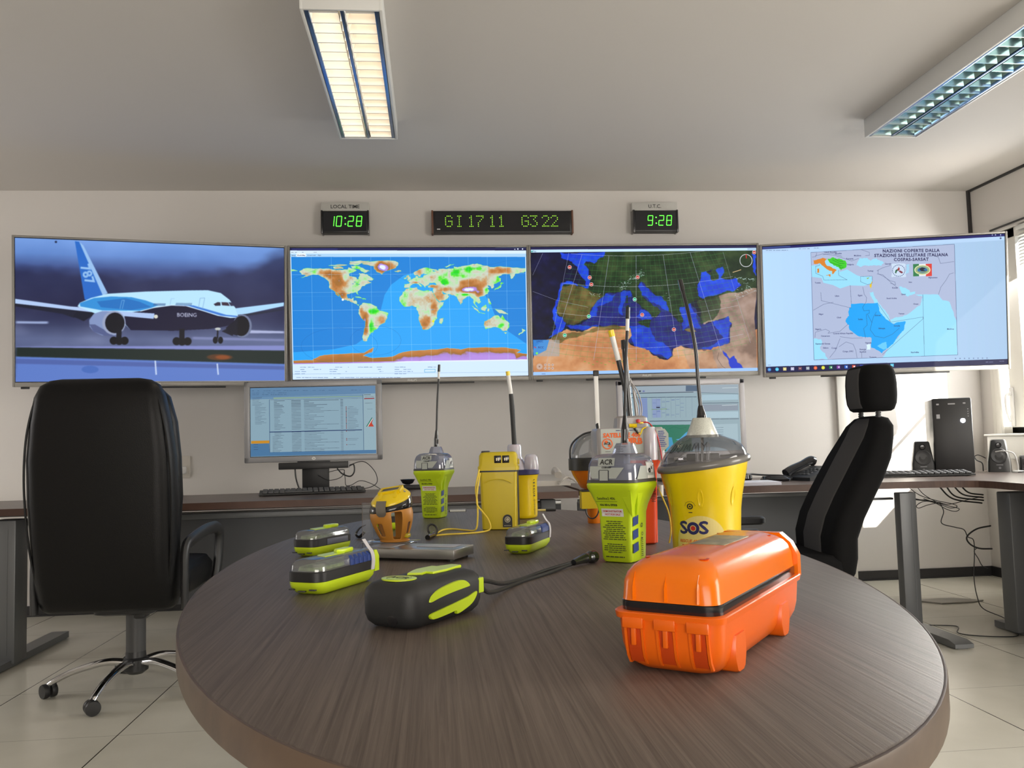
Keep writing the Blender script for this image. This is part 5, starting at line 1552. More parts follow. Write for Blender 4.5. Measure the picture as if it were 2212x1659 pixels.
#        z    hw     hd    ycen
for z_, hw, hd, yc in ((.378, .238, .045, -.235), (.392, .255, .062, -.238), (.43, .266, .075, -.248), (.52, .272, .082, -.266), (.66, .276, .085, -.290), (.82, .279, .082, -.312), (.98, .277, .076, -.332), (1.12, .262, .070, -.345), (1.22, .243, .062, -.352), (1.265, .222, .050, -.352), (1.285, .190, .034, -.35), (1.292, .150, .015, -.348)):
    rings.append(rrect(hw, hd, hd * .85, z_, 7, cx=-.018, cy=yc))
bk.loft(rings)
bk.build('backrest', M_LEATH, t, ang=60)
fb = MB()
rings = []
for z_, hw, yc in ((.50, .235, -.195), (.66, .255, -.215), (.82, .272, -.235), (.98, .272, -.255), (1.12, .262, -.270), (1.22, .240, -.290), (1.275, .19, -.305)):
    rings.append(rrect(hw, .045, .04, z_, 6, cx=-.014, cy=yc))
fb.loft(rings).build('back_cushion', M_LEATH, t, ang=60)
pp = MB()
for sx in (-1, 1):
    pp.tube([(-.018 + sx * .236, -.30, .42), (-.018 + sx * .262, -.345, .62), (-.018 + sx * .272, -.372, .82), (-.018 + sx * .268, -.388, .98), (-.018 + sx * .250, -.396, 1.12), (-.018 + sx * .215, -.392, 1.235), (-.018 + sx * .15, -.376, 1.274), (-.018, -.370, 1.287)], .0045, 8)
pp.build('piping', M_LEATH, t)
MB().loft([rrect(.235, .22, .06, .405, 6, cy=.02), rrect(.265, .245, .08, .43, 6, cy=.02), rrect(.27, .25, .09, .50, 6, cy=.02), rrect(.25, .23, .09, .535, 6, cy=.02)]).build('seat', M_LEATH, t, ang=60)
MB().loft([rrect(.10, .13, .03, .335), rrect(.12, .16, .03, .345), rrect(.13, .17, .03, .405)]).box((.05, -.08, .34), (.05, .07, .05), .01).build('tilt_mechanism', M_BLACK, t)
MB().lathe([(.0395, .155), (.0395, .335), (.034, .338), (.034, .36)], (0, 0, 0), 28).build('gas_lift_cover', M_DGREY, t)
for sx in (-1, 1):
    x_ = sx * .285 - .005
    P = [(x_, -.28, .38), (x_, -.285, .50), (x_, -.27, .615), (x_ + sx * .01, -.20, .645), (x_ + sx * .02, -.02, .665), (x_ + sx * .022, .14, .655), (x_ + sx * .02, .19, .60), (x_ + sx * .012, .17, .46), (x_, .11, .39), (x_ - sx * .02, -.05, .36)]
    MB().tube(P, [.020, .021, .024, .027, .027, .027, .027, .025, .022, .018], 12, per=5, flat=.7).build('armrest', M_BLACK, t)
star_base(t, math.radians(189), .335, M_CHROME)

t = thing('task_chair', 'high-backed dark fabric office chair with headrest and grey centre stripe', 'office chair', (1.645, 3.55, 0), math.radians(176))
prof = [(.36, .005, .105, .15), (.39, .005, .170, .045), (.44, .0, .215, .050), (.50, -.002, .232, .055), (.58, -.002, .238, .056), (.66, -.030, .240, .060), (.74, -.072, .240, .062), (.82, -.118, .236, .062), (.90, -.160, .226, .058), (.98, -.196, .195, .047), (1.03, -.215, .165, .043), (1.062, -.226, .115, .032), (1.072, -.229, .06, .014)]
rings = [rrect(hd, hw, hd * .8, z_, 6, cx=x_) for z_, x_, hw, hd in prof[1:]]
MB().loft(rings).build('backrest', M_FAB, t, ang=60)
ins = MB()
rings = []
for z_, x_, hw, hd in prof[2:-1]:
    rings.append(rrect(hd * .7, min(.105, hw * .6), .02, z_, 4, cx=x_ + hd * .38))
ins.loft(rings).build('centre_stripe', M_FABG, t, ang=60)
hr = MB()
rings = []
for z_, k in ((1.092, .45), (1.100, .72), (1.125, .93), (1.16, 1.0), (1.21, 1.0), (1.25, .93), (1.278, .74), (1.288, .45)):
    rings.append(rrect(.078 * (.35 + .65 * k), .135 * (.5 + .5 * k), .072 * k, z_, 7, cx=-.232))
hr.loft(rings).build('headrest', M_FAB, t, ang=60)
hi = MB()
rings = []
for z_, k in ((1.105, .6), (1.125, .9), (1.16, 1.0), (1.21, 1.0), (1.25, .9), (1.275, .6)):
    rings.append(rrect(.045 * (.35 + .65 * k), .072, .02, z_, 5, cx=-.232 + .0365))
hi.loft(rings).build('headrest_stripe', M_FABG, t, ang=60)
for sy in (-1, 1):
    pm = MB().tube([(-.215, sy * .085, 1.03), (-.225, sy * .085, 1.11)], .009, 10, smooth=False)
    for i in range(4): pm.lathe([(.012, -.003), (.012, .003)], (-.2215, sy * .085, 1.075 + i * .009), 12)
    pm.build('headrest_post', M_BLACK, t)
MB().loft([rrect(.21, .20, .06, .41, 6, cx=.22), rrect(.235, .235, .08, .43, 6, cx=.22), rrect(.24, .24, .09, .49, 6, cx=.22), rrect(.22, .22, .09, .515, 6, cx=.22)]).build('seat', M_FAB, t, ang=60)
for sy in (-1, 1):
    a_ = MB()
    ax_ = .33 if sy < 0 else .52
    a_.loft([rrect(.15, .034, .03, .600, 5, cx=ax_, cy=sy * .27), rrect(.16, .042, .035, .608, 5, cx=ax_, cy=sy * .27), rrect(.16, .042, .035, .628, 5, cx=ax_, cy=sy * .27), rrect(.15, .034, .03, .636, 5, cx=ax_, cy=sy * .27)])
    a_.tube([(.40, sy * .27, .61), (.42, sy * .28, .55), (.33, sy * .28, .46), (.26, sy * .22, .42)], .018, 10)
    a_.build('armrest', M_BLACK, t)
lv = MB().tube([(.05, .15, .42), (.03, .24, .43), (.035, .30, .442)], .007, 8)
lv.lathe([(.004, -.012), (.014, -.008), (.016, 0), (.014, .008), (.004, .012)], (.035, .305, .445), 14)
lv.build('tilt_lever', M_BLACKG, t)
MB().box((.18, 0, .385), (.24, .16, .05), .01).build('tilt_mechanism', M_BLACK, t)
m_ = MB().lathe([(.030, .16), (.030, .37)], (.18, 0, 0), 20)
m_.build('gas_lift_cover', M_BLACK, t)
sb_ = MB()
for i in range(5):
    a = .5 + i * 2 * PI / 5
    c, s_ = math.cos(a), math.sin(a)
    MB().tube([(.18 + c * .03, s_ * .03, .125), (.18 + c * .2, s_ * .2, .10), (.18 + c * .31, s_ * .31, .062)], [.022, .019, .015], 10).build('base_arm', M_BLACK, t)
    MB().lathe([(.012, -.022), (.028, -.020), (.029, 0), (.028, .020), (.012, .022)], (0, 0, 0), 20, M=Matrix.Translation((.18 + c * .32, s_ * .32, .0295)) @ Matrix.Rotation(PI / 2, 4, 'X')).build('caster', M_BLACK, t)
sb_.lathe([(.03, .08), (.045, .10), (.045, .14), (.032, .165)], (.18, 0, 0), 20)
sb_.build('hub', M_BLACK, t)

# ================================================================== things on the oval table
TZ = .75


def scribble(mb, x0, x1, z0, z1, rows, fn, m, seed=1, h=.45, centre=True):
    """block of tiny print: one ragged bar of words per line"""
    r = random.Random(seed)
    dz = (z1 - z0) / rows
    for i in range(rows):
        z = z1 - (i + .5) * dz
        w_ = (x1 - x0) * r.uniform(.55, 1.0)
        a = (x0 + x1 - w_) / 2 if centre else x0
        x = a
        while x < a + w_:
            l = min(r.uniform(.08, .22) * (x1 - x0), a + w_ - x)
            mb.patch(x, x + l * .86, z - dz * h / 2, z + dz * h / 2, fn, m)
            x += l


# ------------------------------------------------------------------ lime EPIRB-type beacons with clear lens and whip antenna
def lime_beacon(loc, rz, label):
    t = thing('emergency_beacon', label, 'emergency beacon', loc, rz, 'lime green beacons with clear lens and whip antenna')
    b_ = MB()
    b_.loft([rrect(.027, .029, .008, 0, 4), rrect(.032, .034, .010, .002, 4), rrect(.0345, .0365, .010, .008, 4), rrect(.0355, .0375, .007, .06, 4), rrect(.037, .038, .006, .100, 4), rrect(.041, .042, .008, .116, 4), rrect(.054, .055, .016, .146, 4), rrect(.058, .059, .020, .152, 4), rrect(.059, .060, .021, .159, 4), rrect(.057, .058, .020, .163, 4)])
    b_.build('body', M_LIME, t, ang=28)
    # gusset ribs standing on the flare
    for M_ in (Matrix(), Matrix.Rotation(PI / 2, 4, 'Z'), Matrix.Rotation(-PI / 2, 4, 'Z')):
        for x in (.037,) if M_ == Matrix() else (-.018,):
            top, bot = .147, .092
            A_ = [M_ @ V(x - .016, -.0535, top), M_ @ V(x + .010, -.0535, top), M_ @ V(x + .004, -.0385, bot)]
            B_ = [M_ @ V(x - .012, -.040, top), M_ @ V(x + .006, -.040, top), M_ @ V(x + .004, -.036, bot)]
            MB().loft([A_, B_]).build('gusset', M_LIME, t, ang=20)
    sh = MB()
    for (x, M_) in ((.021, Matrix()),):
        sh.loft([[V(.021, -.0538, .1465), V(.045, -.0538, .1465), V(.039, -.047, .1445), V(.027, -.047, .1445)], [V(.021, -.0552, .1472), V(.045, -.0552, .1472), V(.039, -.047, .1450), V(.027, -.047, .1450)]])
    sh.build('rib_slot', M_DGREY, t)
    # lens
    core = MB().loft([rrect(.044, .045, .014, .166, 4), rrect(.043, .044, .014, .186, 4), rrect(.034, .035, .014, .200, 4)])
    core.box((0, 0, .205), (.03, .03, .03), .004)
    core.build('inner_core', M_DOMED, t)
    MB().loft([rrect(.0585, .0595, .020, .1632, 4), rrect(.0575, .0585, .020, .169, 4)], (False, False)).build('seal', M_DGREY, t)
    L_ = MB()
    L_.loft([rrect(.057, .058, .020, .1635, 5), rrect(.0565, .0575, .020, .180, 5), rrect(.0545, .0555, .020, .200, 5), rrect(.050, .051, .020, .212, 5), rrect(.042, .043, .020, .219, 5), rrect(.030, .030, .016, .2215, 5)])
    L_.loft([rrect(.022, .020, .006, .221, 3, cx=.010), rrect(.018, .017, .006, .236, 3, cx=.010), rrect(.015, .014, .006, .243, 3, cx=.010)])
    L_.build('lens', M_CLEARB, t, ang=50)
    pl = MB()
    f1 = lambda x, z, l: V(x, -(.0590 - max(0, z - .180) * .10 - max(0, z - .2) * .2) - .0003, z)
    pl.bm.faces.new([pl.bm.verts.new(f1(x, z, 0)) for x, z in ((-.040, .176), (-.037, .172), (-.022, .172), (-.022, .192), (-.043, .192))])
    pl.bm.faces.new([pl.bm.verts.new(f1(x, z, 0)) for x, z in ((.002, .172), (.018, .172), (.036, .194), (.002, .194))])
    pl.patch(-.042, .002, .188, .197, f1, M_LABG)
    pl.patch(-.020, .0, .168, .188, lambda x, z, l: f1(x, z, l) + V(0, -.0004, 0))
    pl.patch(-.024, .014, .1975, .2135, f1)
    f2 = lambda y, z, l: V(.0580 - max(0, z - .180) * .10 - max(0, z - .2) * .2 + .0003, y, z)
    pl.bm.faces.new([pl.bm.verts.new(f2(y, z, 0)) for y, z in ((-.046, .170), (.035, .170), (.035, .196), (-.026, .196))])
    pl.patch(.0, .032, .176, .204, lambda x, z, l: f2(x, z, l) + V(.0004, 0, 0))
    pl.build('reflector_plate', M_LABG, t, normals=False)
    wl = MB()
    f2b = lambda y, z, l: f2(y, z, l) + V(.0007, 0, 0)
    wl.patch(.002, .030, .170, .202, f2b, M_LABW)
    wl.ringp(.012, .186, .0015, .005, lambda x, z, l: f2b(x, z, l) + V(.0004, 0, 0), M_INK)
    wl.patch(.020, .024, .188, .194, lambda x, z, l: f2b(x, z, l) + V(.0004, 0, 0), M_INK)
    wl.build('instruction_label', M_LABW, t, normals=False)
    lt = MB()
    f3 = lambda x, z, l: f1(x, z, l) + V(0, -.0012, 0)
    lt.text('ACR', .0145, lambda x, z, l: f3(x - .004, z + .205, l), M_INK, bold=.0003)
    lt.text('COBHAM', .0050, lambda x, z, l: f3(x - .004, z + .1945, l), M_INK, bold=.0002, shear=.3)
    for a, b, c, d in ((-.0205, -.0195, .168, .189), (.0, .001, .168, .189), (-.0205, .001, .1885, .1895)): lt.patch(a, b, c, d, lambda x, z, l: f1(x, z, l) + V(0, -.0009, 0), M_INK)
    lt.build('lens_lettering', M_INK, t, normals=False)
    # antenna
    an = MB()
    an.tube([(.010, 0, .243), (.010, 0, .252), (.011, 0, .27), (.0115, 0, .285), (.012, .001, .30)], [.0085, .0075, .0078, .0055, .0040], 12, m=M_BLACKG)
    an.tube([(.012, .001, .298), (.016, .004, .40), (.021, .008, .478)], .0033, 10, m=M_BLACK)
    an.tube([(.021, .008, .478), (.0222, .009, .504)], .0040, 10, m=M_LABW, smooth=False)
    an.tube([(.0222, .009, .503), (.0235, .010, .528)], [.0050, .0052, .0045], 10, m=M_BLACKG, smooth=False)
    an.build('antenna', M_BLACKG, t)
    # squares, print
    sq_ = MB()
    f4 = lambda y, z, l: V(.0362, y, z) if z < .06 else V(.0362 + (z - .06) * .04, y, z)
    for i, z in enumerate((.030, .057, .084)):
        sq_.bm.faces.new([sq_.bm.verts.new(f4(y, zz, 0) + V(.0006, 0, 0)) for y, zz in ((-.030, z - .010), (-.006, z - .006), (-.006, z + .012), (-.030, z + .008))])
    sq_.build('reflective_square', M_BLUE, t, normals=False)
    ff = lambda x, z, l: V(x, -(.0377 + max(0, z - .06) * .02 + max(0, z - .1) * .25 + max(0, z - .116) * .2) - .0006, z)
    lb = MB().patch(-.028, .022, .094, .100, ff, M_LABW).patch(-.028, .022, .100, .110, ff, M_LABW)
    lb.build('label', M_LABW, t, normals=False)
    tx = MB()
    fa = lambda x, z, l: ff(x, z, l) + V(0, -.0005, 0)
    tx.text('Satellite2 406', .0076, lambda x, z, l: fa(x - .011, z + .131, l), M_INKG, bold=.0001)
    tx.patch(-.036, .013, .1245, .1252, fa, M_INKG)
    tx.text('406 MHz EPIRB', .0062, lambda x, z, l: fa(x - .009, z + .1175, l), M_INKG, bold=.0002)
    tx.text('DEMONSTRATOR', .0054, lambda x, z, l: fa(x - .003, z + .1045, l), M_INKR, bold=.0001)
    tx.text('NOT FOR SALE', .0052, lambda x, z, l: fa(x - .003, z + .0980, l), M_INKR, bold=.0001)
    scribble(tx, -.028, .028, .046, .086, 10, fa, M_INKG, 3)
    scribble(tx, -.027, .027, .020, .040, 5, fa, M_INKG, 4)
    scribble(tx, -.026, .026, .010, .015, 1, fa, M_INKG, 5)
    fr_ = lambda y, z, l: V(.0369 + max(0, z - .06) * .04, y, z)
    tx.ringp(.010, .074, .0025, .0045, fr_, M_INKG); tx.ringp(.012, .056, .0022, .0038, fr_, M_INKG)
    scribble(tx, .004, .016, .010, .045, 9, fr_, M_INKG, 6)
    tx.patch(.007, .014, .0455, .049, fr_, M_INKG)
    tx.build('lettering', M_INKG, t, normals=False)
    return t


lime_beacon((.388, 1.77, TZ), -math.radians(40), 'large lime green beacon with clear grey lens, standing right behind the orange case')
lime_beacon((-.002, 2.99, TZ), -math.radians(22), 'lime green beacon with clear lens standing at the far end of the table')

# ------------------------------------------------------------------ tall yellow beacon
t = thing('emergency_beacon', 'big yellow SOS beacon with tilted grey rim and clear dome marked DUMMY', 'emergency beacon', (.567, 1.78, TZ), -math.radians(17.5))
TX, TY = .128, .035


def tl(x, y, z, k=1.0): return V(x, y, z + k * (TX * x + TY * y))


def ringt(r, z, k, n=56, ry=None): return [tl(r * math.cos(2 * PI * i / n), (ry or r) * math.sin(2 * PI * i / n), z, k) for i in range(n)]


PB = [(0, .058, 0), (.002, .066, 0), (.010, .0700, 0), (.06, .0715, .05), (.10, .0735, .15), (.125, .0770, .3), (.150, .0825, .55), (.170, .0875, .8), (.186, .0905, 1), (.192, .0910, 1)]


def sos_r(z):
    for (z0, r0, _), (z1, r1, _) in zip(PB, PB[1:]):
        if z0 <= z <= z1: return r0 + (r1 - r0) * (z - z0) / (z1 - z0)
    return PB[-1][1]


MB().loft([ringt(r, z, k) for z, r, k in PB]).build('body', M_YEL, t, ang=50)
MB().loft([ringt(r, z, 1) for r, z in ((.088, .187), (.0955, .189), (.0975, .194), (.0965, .200), (.092, .203), (.086, .203), (.086, .19))], (False, False)).build('rim', mat('rim_grey', (0.15, 0.145, 0.135), .3, coat=.3), t, ang=60)
MB().loft([ringt(r, z, 1) for r, z in ((.084, .192), (.084, .200), (.050, .201))]).build('inner_deck', mat('deck_grey', (0.11, 0.105, 0.11), .4), t)
dome = [(.0905, .201, 1), (.088, .212, 1), (.080, .226, .9), (.066, .239, .6), (.050, .248, .3), (.034, .256, .1)]
MB().loft([ringt(r, z, k) for r, z, k in dome], (False, False)).build('dome', M_SMOKE, t, ang=60)
li = MB()
for x, y in ((-.012, -.02), (.010, -.025)): li.lathe([(.004, .200), (.0045, .235), (.002, .240)], (x, y, 0), 12, m=M_ACRYL)
li.tube([(-.002, -.01, .20), (.0, -.005, .255)], .003, 8, m=M_CHROME)
li.box((-.05, -.03, .206), (.02, .012, .01), .002, m=M_CHROME); li.box((.0, .03, .208), (.07, .02, .016), .003, m=M_DGREY)
li.build('lamp_assembly', M_CHROME, t)
MB().lathe([(.034, .250), (.0345, .252), (.019, .291), (.017, .292)], (0, 0, 0), 36).build('tape_cone', M_TAPE, t, ang=50)
an = MB()
an.tube([(0, 0, .290), (0, 0, .297), (-.001, 0, .308), (-.001, 0, .318)], [.011, .010, .0075, .005], 14)
an.tube([(-.001, 0, .312), (-.004, .001, .37), (-.006, .002, .43), (-.012, .003, .48), (-.021, .004, .53), (-.030, .005, .574)], .0042, 10)
an.tube([(-.0290, .005, .568), (-.0335, .006, .592)], [.0055, .0058, .0052], 12, smooth=False)
an.build('antenna', M_BLACKG, t)
dp = MB()
for ang_ in (-.12, .80, -1.12):
    c_, s_ = math.sin(ang_), -math.cos(ang_)
    for k in range(1):
        rr = []
        n = 20
        for q, lift in ((1.0, .0008), (.82, .0012), (.6, .0002)):
            ring_ = []
            for i in range(n):
                a = 2 * PI * i / n
                z_ = .128 + .020 * math.sin(a) * q
                da = .075 * math.cos(a) * q
                R__ = sos_r(z_) + lift
                ring_.append(tl(R__ * math.sin(ang_ + da), -R__ * math.cos(ang_ + da), z_, .3))
            rr.append(ring_)
        dp.loft(rr, (False, True))
dp.build('grip_dimple', M_YEL, t, ang=30)


def sosf(lift=.0006, k=True):
    def fn(x, z, l):
        R_ = sos_r(z) + lift
        a = x / .072
        kk = 0
        for (z0, _, k0), (z1, _, k1) in zip(PB, PB[1:]):
            if z0 <= z <= z1: kk = k0 + (k1 - k0) * (z - z0) / (z1 - z0)
        return tl(R_ * math.sin(a), -R_ * math.cos(a), z, kk)
    return fn


fn = sosf()
lb = MB()
n = 26
pts = [(-.012 + .056 * math.cos(PI * i / n), .030 + .062 * math.sin(PI * i / n)) for i in range(n + 1)]
for (a, b), (c, d) in zip(pts, pts[1:]): lb.bm.faces.new([lb.bm.verts.new(fn(p, q, 0)) for p, q in ((a, b), (c, d), (c, .012), (a, .012))])
lb.build('label', M_LABY, t, normals=False)
f2 = sosf(.0012)
lt = MB()
for cx_ in (-.048, -.005):
    for k_, (dx_, dz_) in enumerate(((-.0014, 0), (.0014, 0), (0, -.0012), (0, .0012), (0, 0))):
        lt.text('S', .036, (lambda cx_, dx_, dz_, k_: lambda x, z, l: sosf(.0012 + .00003 * k_)(x * 1.22 + cx_ + dx_, z + .0665 + dz_, l))(cx_, dx_, dz_, k_), M_NAVY)
lt.ringp(-.0265, .0665, .0065, .0130, f2, M_NAVY)
lt.ringp(-.0265, .0665, .0001, .0050, f2, M_INKR)
lt.ringp(-.0265, .0665, .0008, .0030, sosf(.0014), M_INKR)
lt.text('RESCUE 406 EPIRB', .0085, lambda x, z, l: f2(x - .026, z + .040, l), M_INKO, bold=.0002, shear=.15)
lt.patch(-.054, -.012, .022, .033, f2, M_INKR, 10, 1)
lt.patch(-.052, -.040, .025, .030, sosf(.0018), M_LABY); lt.patch(-.036, -.018, .026, .029, sosf(.0018), M_LABY)
lt.ringp(-.030, .112, .004, .0062, f2, M_INK); lt.ringp(-.030, .112, .0001, .0020, f2, M_INK)
for i in range(12):
    a = .15 + i * (PI - .3) / 11
    lt.ringp(-.030 + .0105 * math.cos(a), .112 + .0105 * math.sin(a), .0001, .0008, f2, M_INK, 6)
lt.patch(-.034, -.026, .0985, .1, f2, M_INK)
lt.build('lettering', M_NAVY, t, normals=False)
dm = MB()


def domef(x, s_, l):
    # s_ from 0 (rim) to 1 (cone) up the dome
    q = max(0, min(.999, s_)) * (len(dome) - 1)
    i = int(q); u = q - i
    r_ = dome[i][0] + (dome[i + 1][0] - dome[i][0]) * u + .0012
    z_ = dome[i][1] + (dome[i + 1][1] - dome[i][1]) * u + .0012
    k_ = dome[i][2] + (dome[i + 1][2] - dome[i][2]) * u
    a = x
    return tl(r_ * math.sin(a), -r_ * math.cos(a), z_, k_)


strokes = {'D': [[(0, 0), (.1, 1), (.5, .95), (.75, .6), (.6, .1), (0, 0)]], 'U': [[(.1, 1), (.05, .2), (.4, 0), (.7, .25), (.75, 1)]], 'M': [[(0, 0), (.15, 1), (.4, .3), (.7, 1), (.8, 0)]], 'Y': [[(0, 1), (.35, .5), (.8, 1.0)], [(.38, .5), (.25, -.1)]]}
for i, ch in enumerate('DUMMY'):
    for st in strokes[ch]:
        P = [domef(-1.02 + i * .245 + p[0] * .22, .42 + p[1] * .20, 0) for p in st]
        dm.tube(P, .0007, 5, smooth=False)
dm.build('handwriting', M_INK, t)

# ------------------------------------------------------------------ yellow box beacon with lanyard
t = thing('emergency_beacon', 'square yellow box-shaped beacon with black seal and looped yellow cord', 'emergency beacon', (.187, 2.512, TZ), -math.radians(9))
MB().loft([rrect(.046, .024, .008, 0, 5), rrect(.050, .029, .009, .003, 5), rrect(.0545, .0325, .009, .167, 5)]).build('body', M_YELM, t)
MB().loft([rrect(.0560, .0335, .009, .1665, 5), rrect(.0560, .0335, .009, .1715, 5)]).build('seal', M_BLACK, t)
MB().loft([rrect(.0585, .0350, .009, .171, 5), rrect(.0590, .0350, .010, .182, 5), rrect(.0560, .0345, .011, .186, 5), rrect(.0550, .0335, .012, .214, 5), rrect(.0500, .0300, .012, .2225, 5), rrect(.0440, .0250, .010, .2245, 5)]).build('cap', M_YELM, t)
w_ = MB()
for x in (.0, .0235): w_.box((x, -.0335, .203), (.0205, .003, .022), .002)
w_.build('lens_window', M_BLACKG, t)
w_ = MB()
for x in (-.003, .003, .0205, .0265): w_.patch(x - .0015, x + .0015, .199, .207, front(0, -.0353, 0), M_FOIL)
w_.build('window_emblem', M_FOIL, t, normals=False)
MB().box((-.036, -.014, .2235), (.024, .024, .009), .002).build('top_switch', M_BLACK, t)
MB().loft([[V(.0535, a, z) for a, z in ((-.013, .004), (-.007, .004), (-.007, .17), (-.013, .17))], [V(.0575, a, z) for a, z in ((-.013, .004), (-.007, .004), (-.007, .17), (-.013, .17))]]).build('side_strip', M_BLACK, t)
MB().box((.0585, 0, .195), (.004, .010, .016), .001).build('cap_latch', M_YELM, t)
bd = MB()
fn = lambda x, z, l: V(x, -.0300 - (z - .0) * .022 - .0006, z)
n = 16
P = [(.0135 * math.cos(PI * i / n), .0135 * math.sin(PI * i / n) + .031) for i in range(n + 1)] + [(-.0135, .008), (.0135, .008)]
bd.bm.faces.new([bd.bm.verts.new(fn(x + .024, z, 0)) for x, z in P])
bd.build('badge', M_BLACK, t, normals=False)
bd = MB()
f3 = lambda x, z, l: fn(x, z, 0) + V(0, -.0006, 0)
bd.ringp(.024, .030, .0062, .0085, f3); bd.ringp(.024, .030, .0001, .0045, f3); bd.patch(.014, .034, .012, .0135, f3)
bd.build('badge_emblem', M_FOIL, t, normals=False)
ar = MB().tube([V(x, fn(x, z, 0).y, z) for x, z in ((-.040, .136), (-.025, .143), (-.008, .1455), (.010, .1450), (.026, .141), (.038, .134))], .0012, 6)
ar.build('moulded_arch', M_YELM, t)
t2 = thing('lanyard', 'looped yellow cord with black cord lock lying in front of the yellow box beacon', 'cord', (.12, 2.45, TZ))
o_ = V(.12, 2.45, TZ)
for P in ([(.128, 2.482, .925), (.116, 2.462, .873), (.119, 2.46, .835), (.119, 2.455, .79), (.112, 2.450, .757), (.085, 2.49, .753), (.05, 2.535, .753), (.022, 2.52, .753), (.002, 2.43, .753)],
          [(.130, 2.480, .915), (.120, 2.455, .867), (.118, 2.45, .829), (.133, 2.44, .807), (.148, 2.43, .785), (.152, 2.43, .760), (.125, 2.42, .753), (.068, 2.395, .753), (.03, 2.39, .753), (.002, 2.375, .753)]):
    MB().tube([V(*q) - o_ for q in P], .0024, 8, per=8).build('cord', M_YELC, t2)
lk = MB()
for i in range(16): pass
M_ = Matrix.Translation((-.009 - .12, 2.39 - 2.45, .017)) @ Matrix.Rotation(math.radians(70), 4, 'X') @ Matrix.Rotation(.4, 4, 'Z')
pts = [M_ @ V(.012 * math.cos(a), .016 * math.sin(a), 0) for a in [2 * PI * i / 18 for i in range(19)]]
lk.tube(pts, .0028, 8, smooth=False)
lk.tube([(-.128, -.08, .006), (-.142, -.15, .006)], [.008, .010, .007], 10)
lk.build('cord_lock', M_BLACKG, t2)

# ------------------------------------------------------------------ yellow cylinder beacon with milky domes
t = thing('emergency_beacon', 'yellow cylindrical beacon with milky white domes, half hidden behind the yellow box beacon', 'emergency beacon', (.285, 2.86, TZ))
MB().lathe([(.046, 0), (.052, .004), (.0535, .012), (.0545, .125), (.058, .138), (.060, .1445)], (0, 0, 0), 44).build('body', M_YEL, t, ang=50)
MB().lathe([(.060, .143), (.0625, .145), (.0625, .158), (.058, .160)], (0, 0, 0), 44).build('seal_ring', M_NAVY, t)
MB().lathe([(.0205, 0), (.0215, .008), (.0185, .042), (.014, .050), (.006, .052)], (.035, -.018, .158), 28, sx=1.15).build('dome', M_MILK, t, ang=60)
MB().lathe([(.056, .158), (.054, .164), (.040, .188), (.030, .205), (.029, .236), (.026, .243), (.010, .245)], (-.018, .005, 0), 32, sx=.8, sy=.8).build('antenna_base', M_MILK, t, ang=60)
an = MB()
an.tube([(-.018, 0, .243), (-.020, 0, .30), (-.022, 0, .36), (-.025, 0, .413)], [.0082, .0078, .0085, .0072], 12, m=M_RUBBER)
an.tube([(-.025, 0, .413), (-.0325, 0, .476)], .0068, 12, m=M_LABW, smooth=False)
an.tube([(-.0323, 0, .475), (-.0337, 0, .489)], .0074, 12, m=M_YEL, smooth=False)
an.build('antenna', M_RUBBER, t)
tx = MB()
cf = lambda x, z, l: V(.0552 * math.sin(x / .055), -.0552 * math.cos(x / .055), z)
for i, ch in enumerate('RESCUE'): tx.text(ch, .012, (lambda i: lambda x, z, l: cf(.044 + z, .127 - i * .0105 - x, l))(i), M_INK, bold=.0004)
scribble(tx, .040, .050, .012, .064, 13, cf, M_INK, 8)
tx.build('lettering', M_INK, t, normals=False)

# ------------------------------------------------------------------ amber beacon with clear dome and white antenna
t = thing('emergency_beacon', 'amber orange funnel-shaped beacon with black collar, clear dome and white antenna', 'emergency beacon', (.482, 2.60, TZ))
MB().lathe([(.020, 0), (.0215, .003), (.0225, .10), (.040, .108), (.050, .125), (.062, .145), (.069, .163)], (0, 0, 0), 44).build('body', M_ORDK, t, ang=50)
MB().lathe([(.066, .160), (.074, .161), (.0745, .196), (.068, .199)], (0, 0, 0), 44).build('collar', M_BLACK, t)
MB().lathe([(.068, .196), (.066, .215), (.058, .240), (.040, .262), (.018, .274), (.008, .276)], (0, 0, 0), 40, caps=(False, True)).build('dome', M_CLEAR, t, ang=60)
ic = MB().lathe([(.045, .194), (.04, .205), (.012, .215), (.010, .25), (.004, .255)], (0, 0, 0), 24)
ic.build('lamp_assembly', M_SILV, t)
sp = MB().tube([(-.072, -.012, .195), (-.071, -.014, .225), (-.060, -.018, .248), (-.030, -.022, .270), (.010, -.022, .281), (.015, -.01, .30)], .006, 10, flat=.45)
sp.build('retaining_strap', M_BLACKG, t)
an = MB()
an.box((.018, 0, .365), (.0135, .009, .18), .002, m=M_LABW)
an.box((.0188, 0, .456), (.017, .012, .018), .002, m=M_BLACK)
an.build('antenna', M_LABW, t)
bp = MB().loft([[V(x, y, z) for x, z in ((-.048, .098), (.000, .098), (.016, .056), (.012, .048), (-.048, .048))] for y in (-.060, -.024)])
bp.build('clip_block', M_YELM, t)
MB().box((-.020, -.042, .101), (.058, .040, .006), .002).build('clip_seal', M_BLACK, t)
MB().tube([(.020 * math.cos(a) - .016, -.052, .048 + .030 * math.sin(a)) for a in [PI + PI * i / 14 for i in range(15)]], .0022, 7, smooth=False).build('carry_ring', M_BLACK, t)

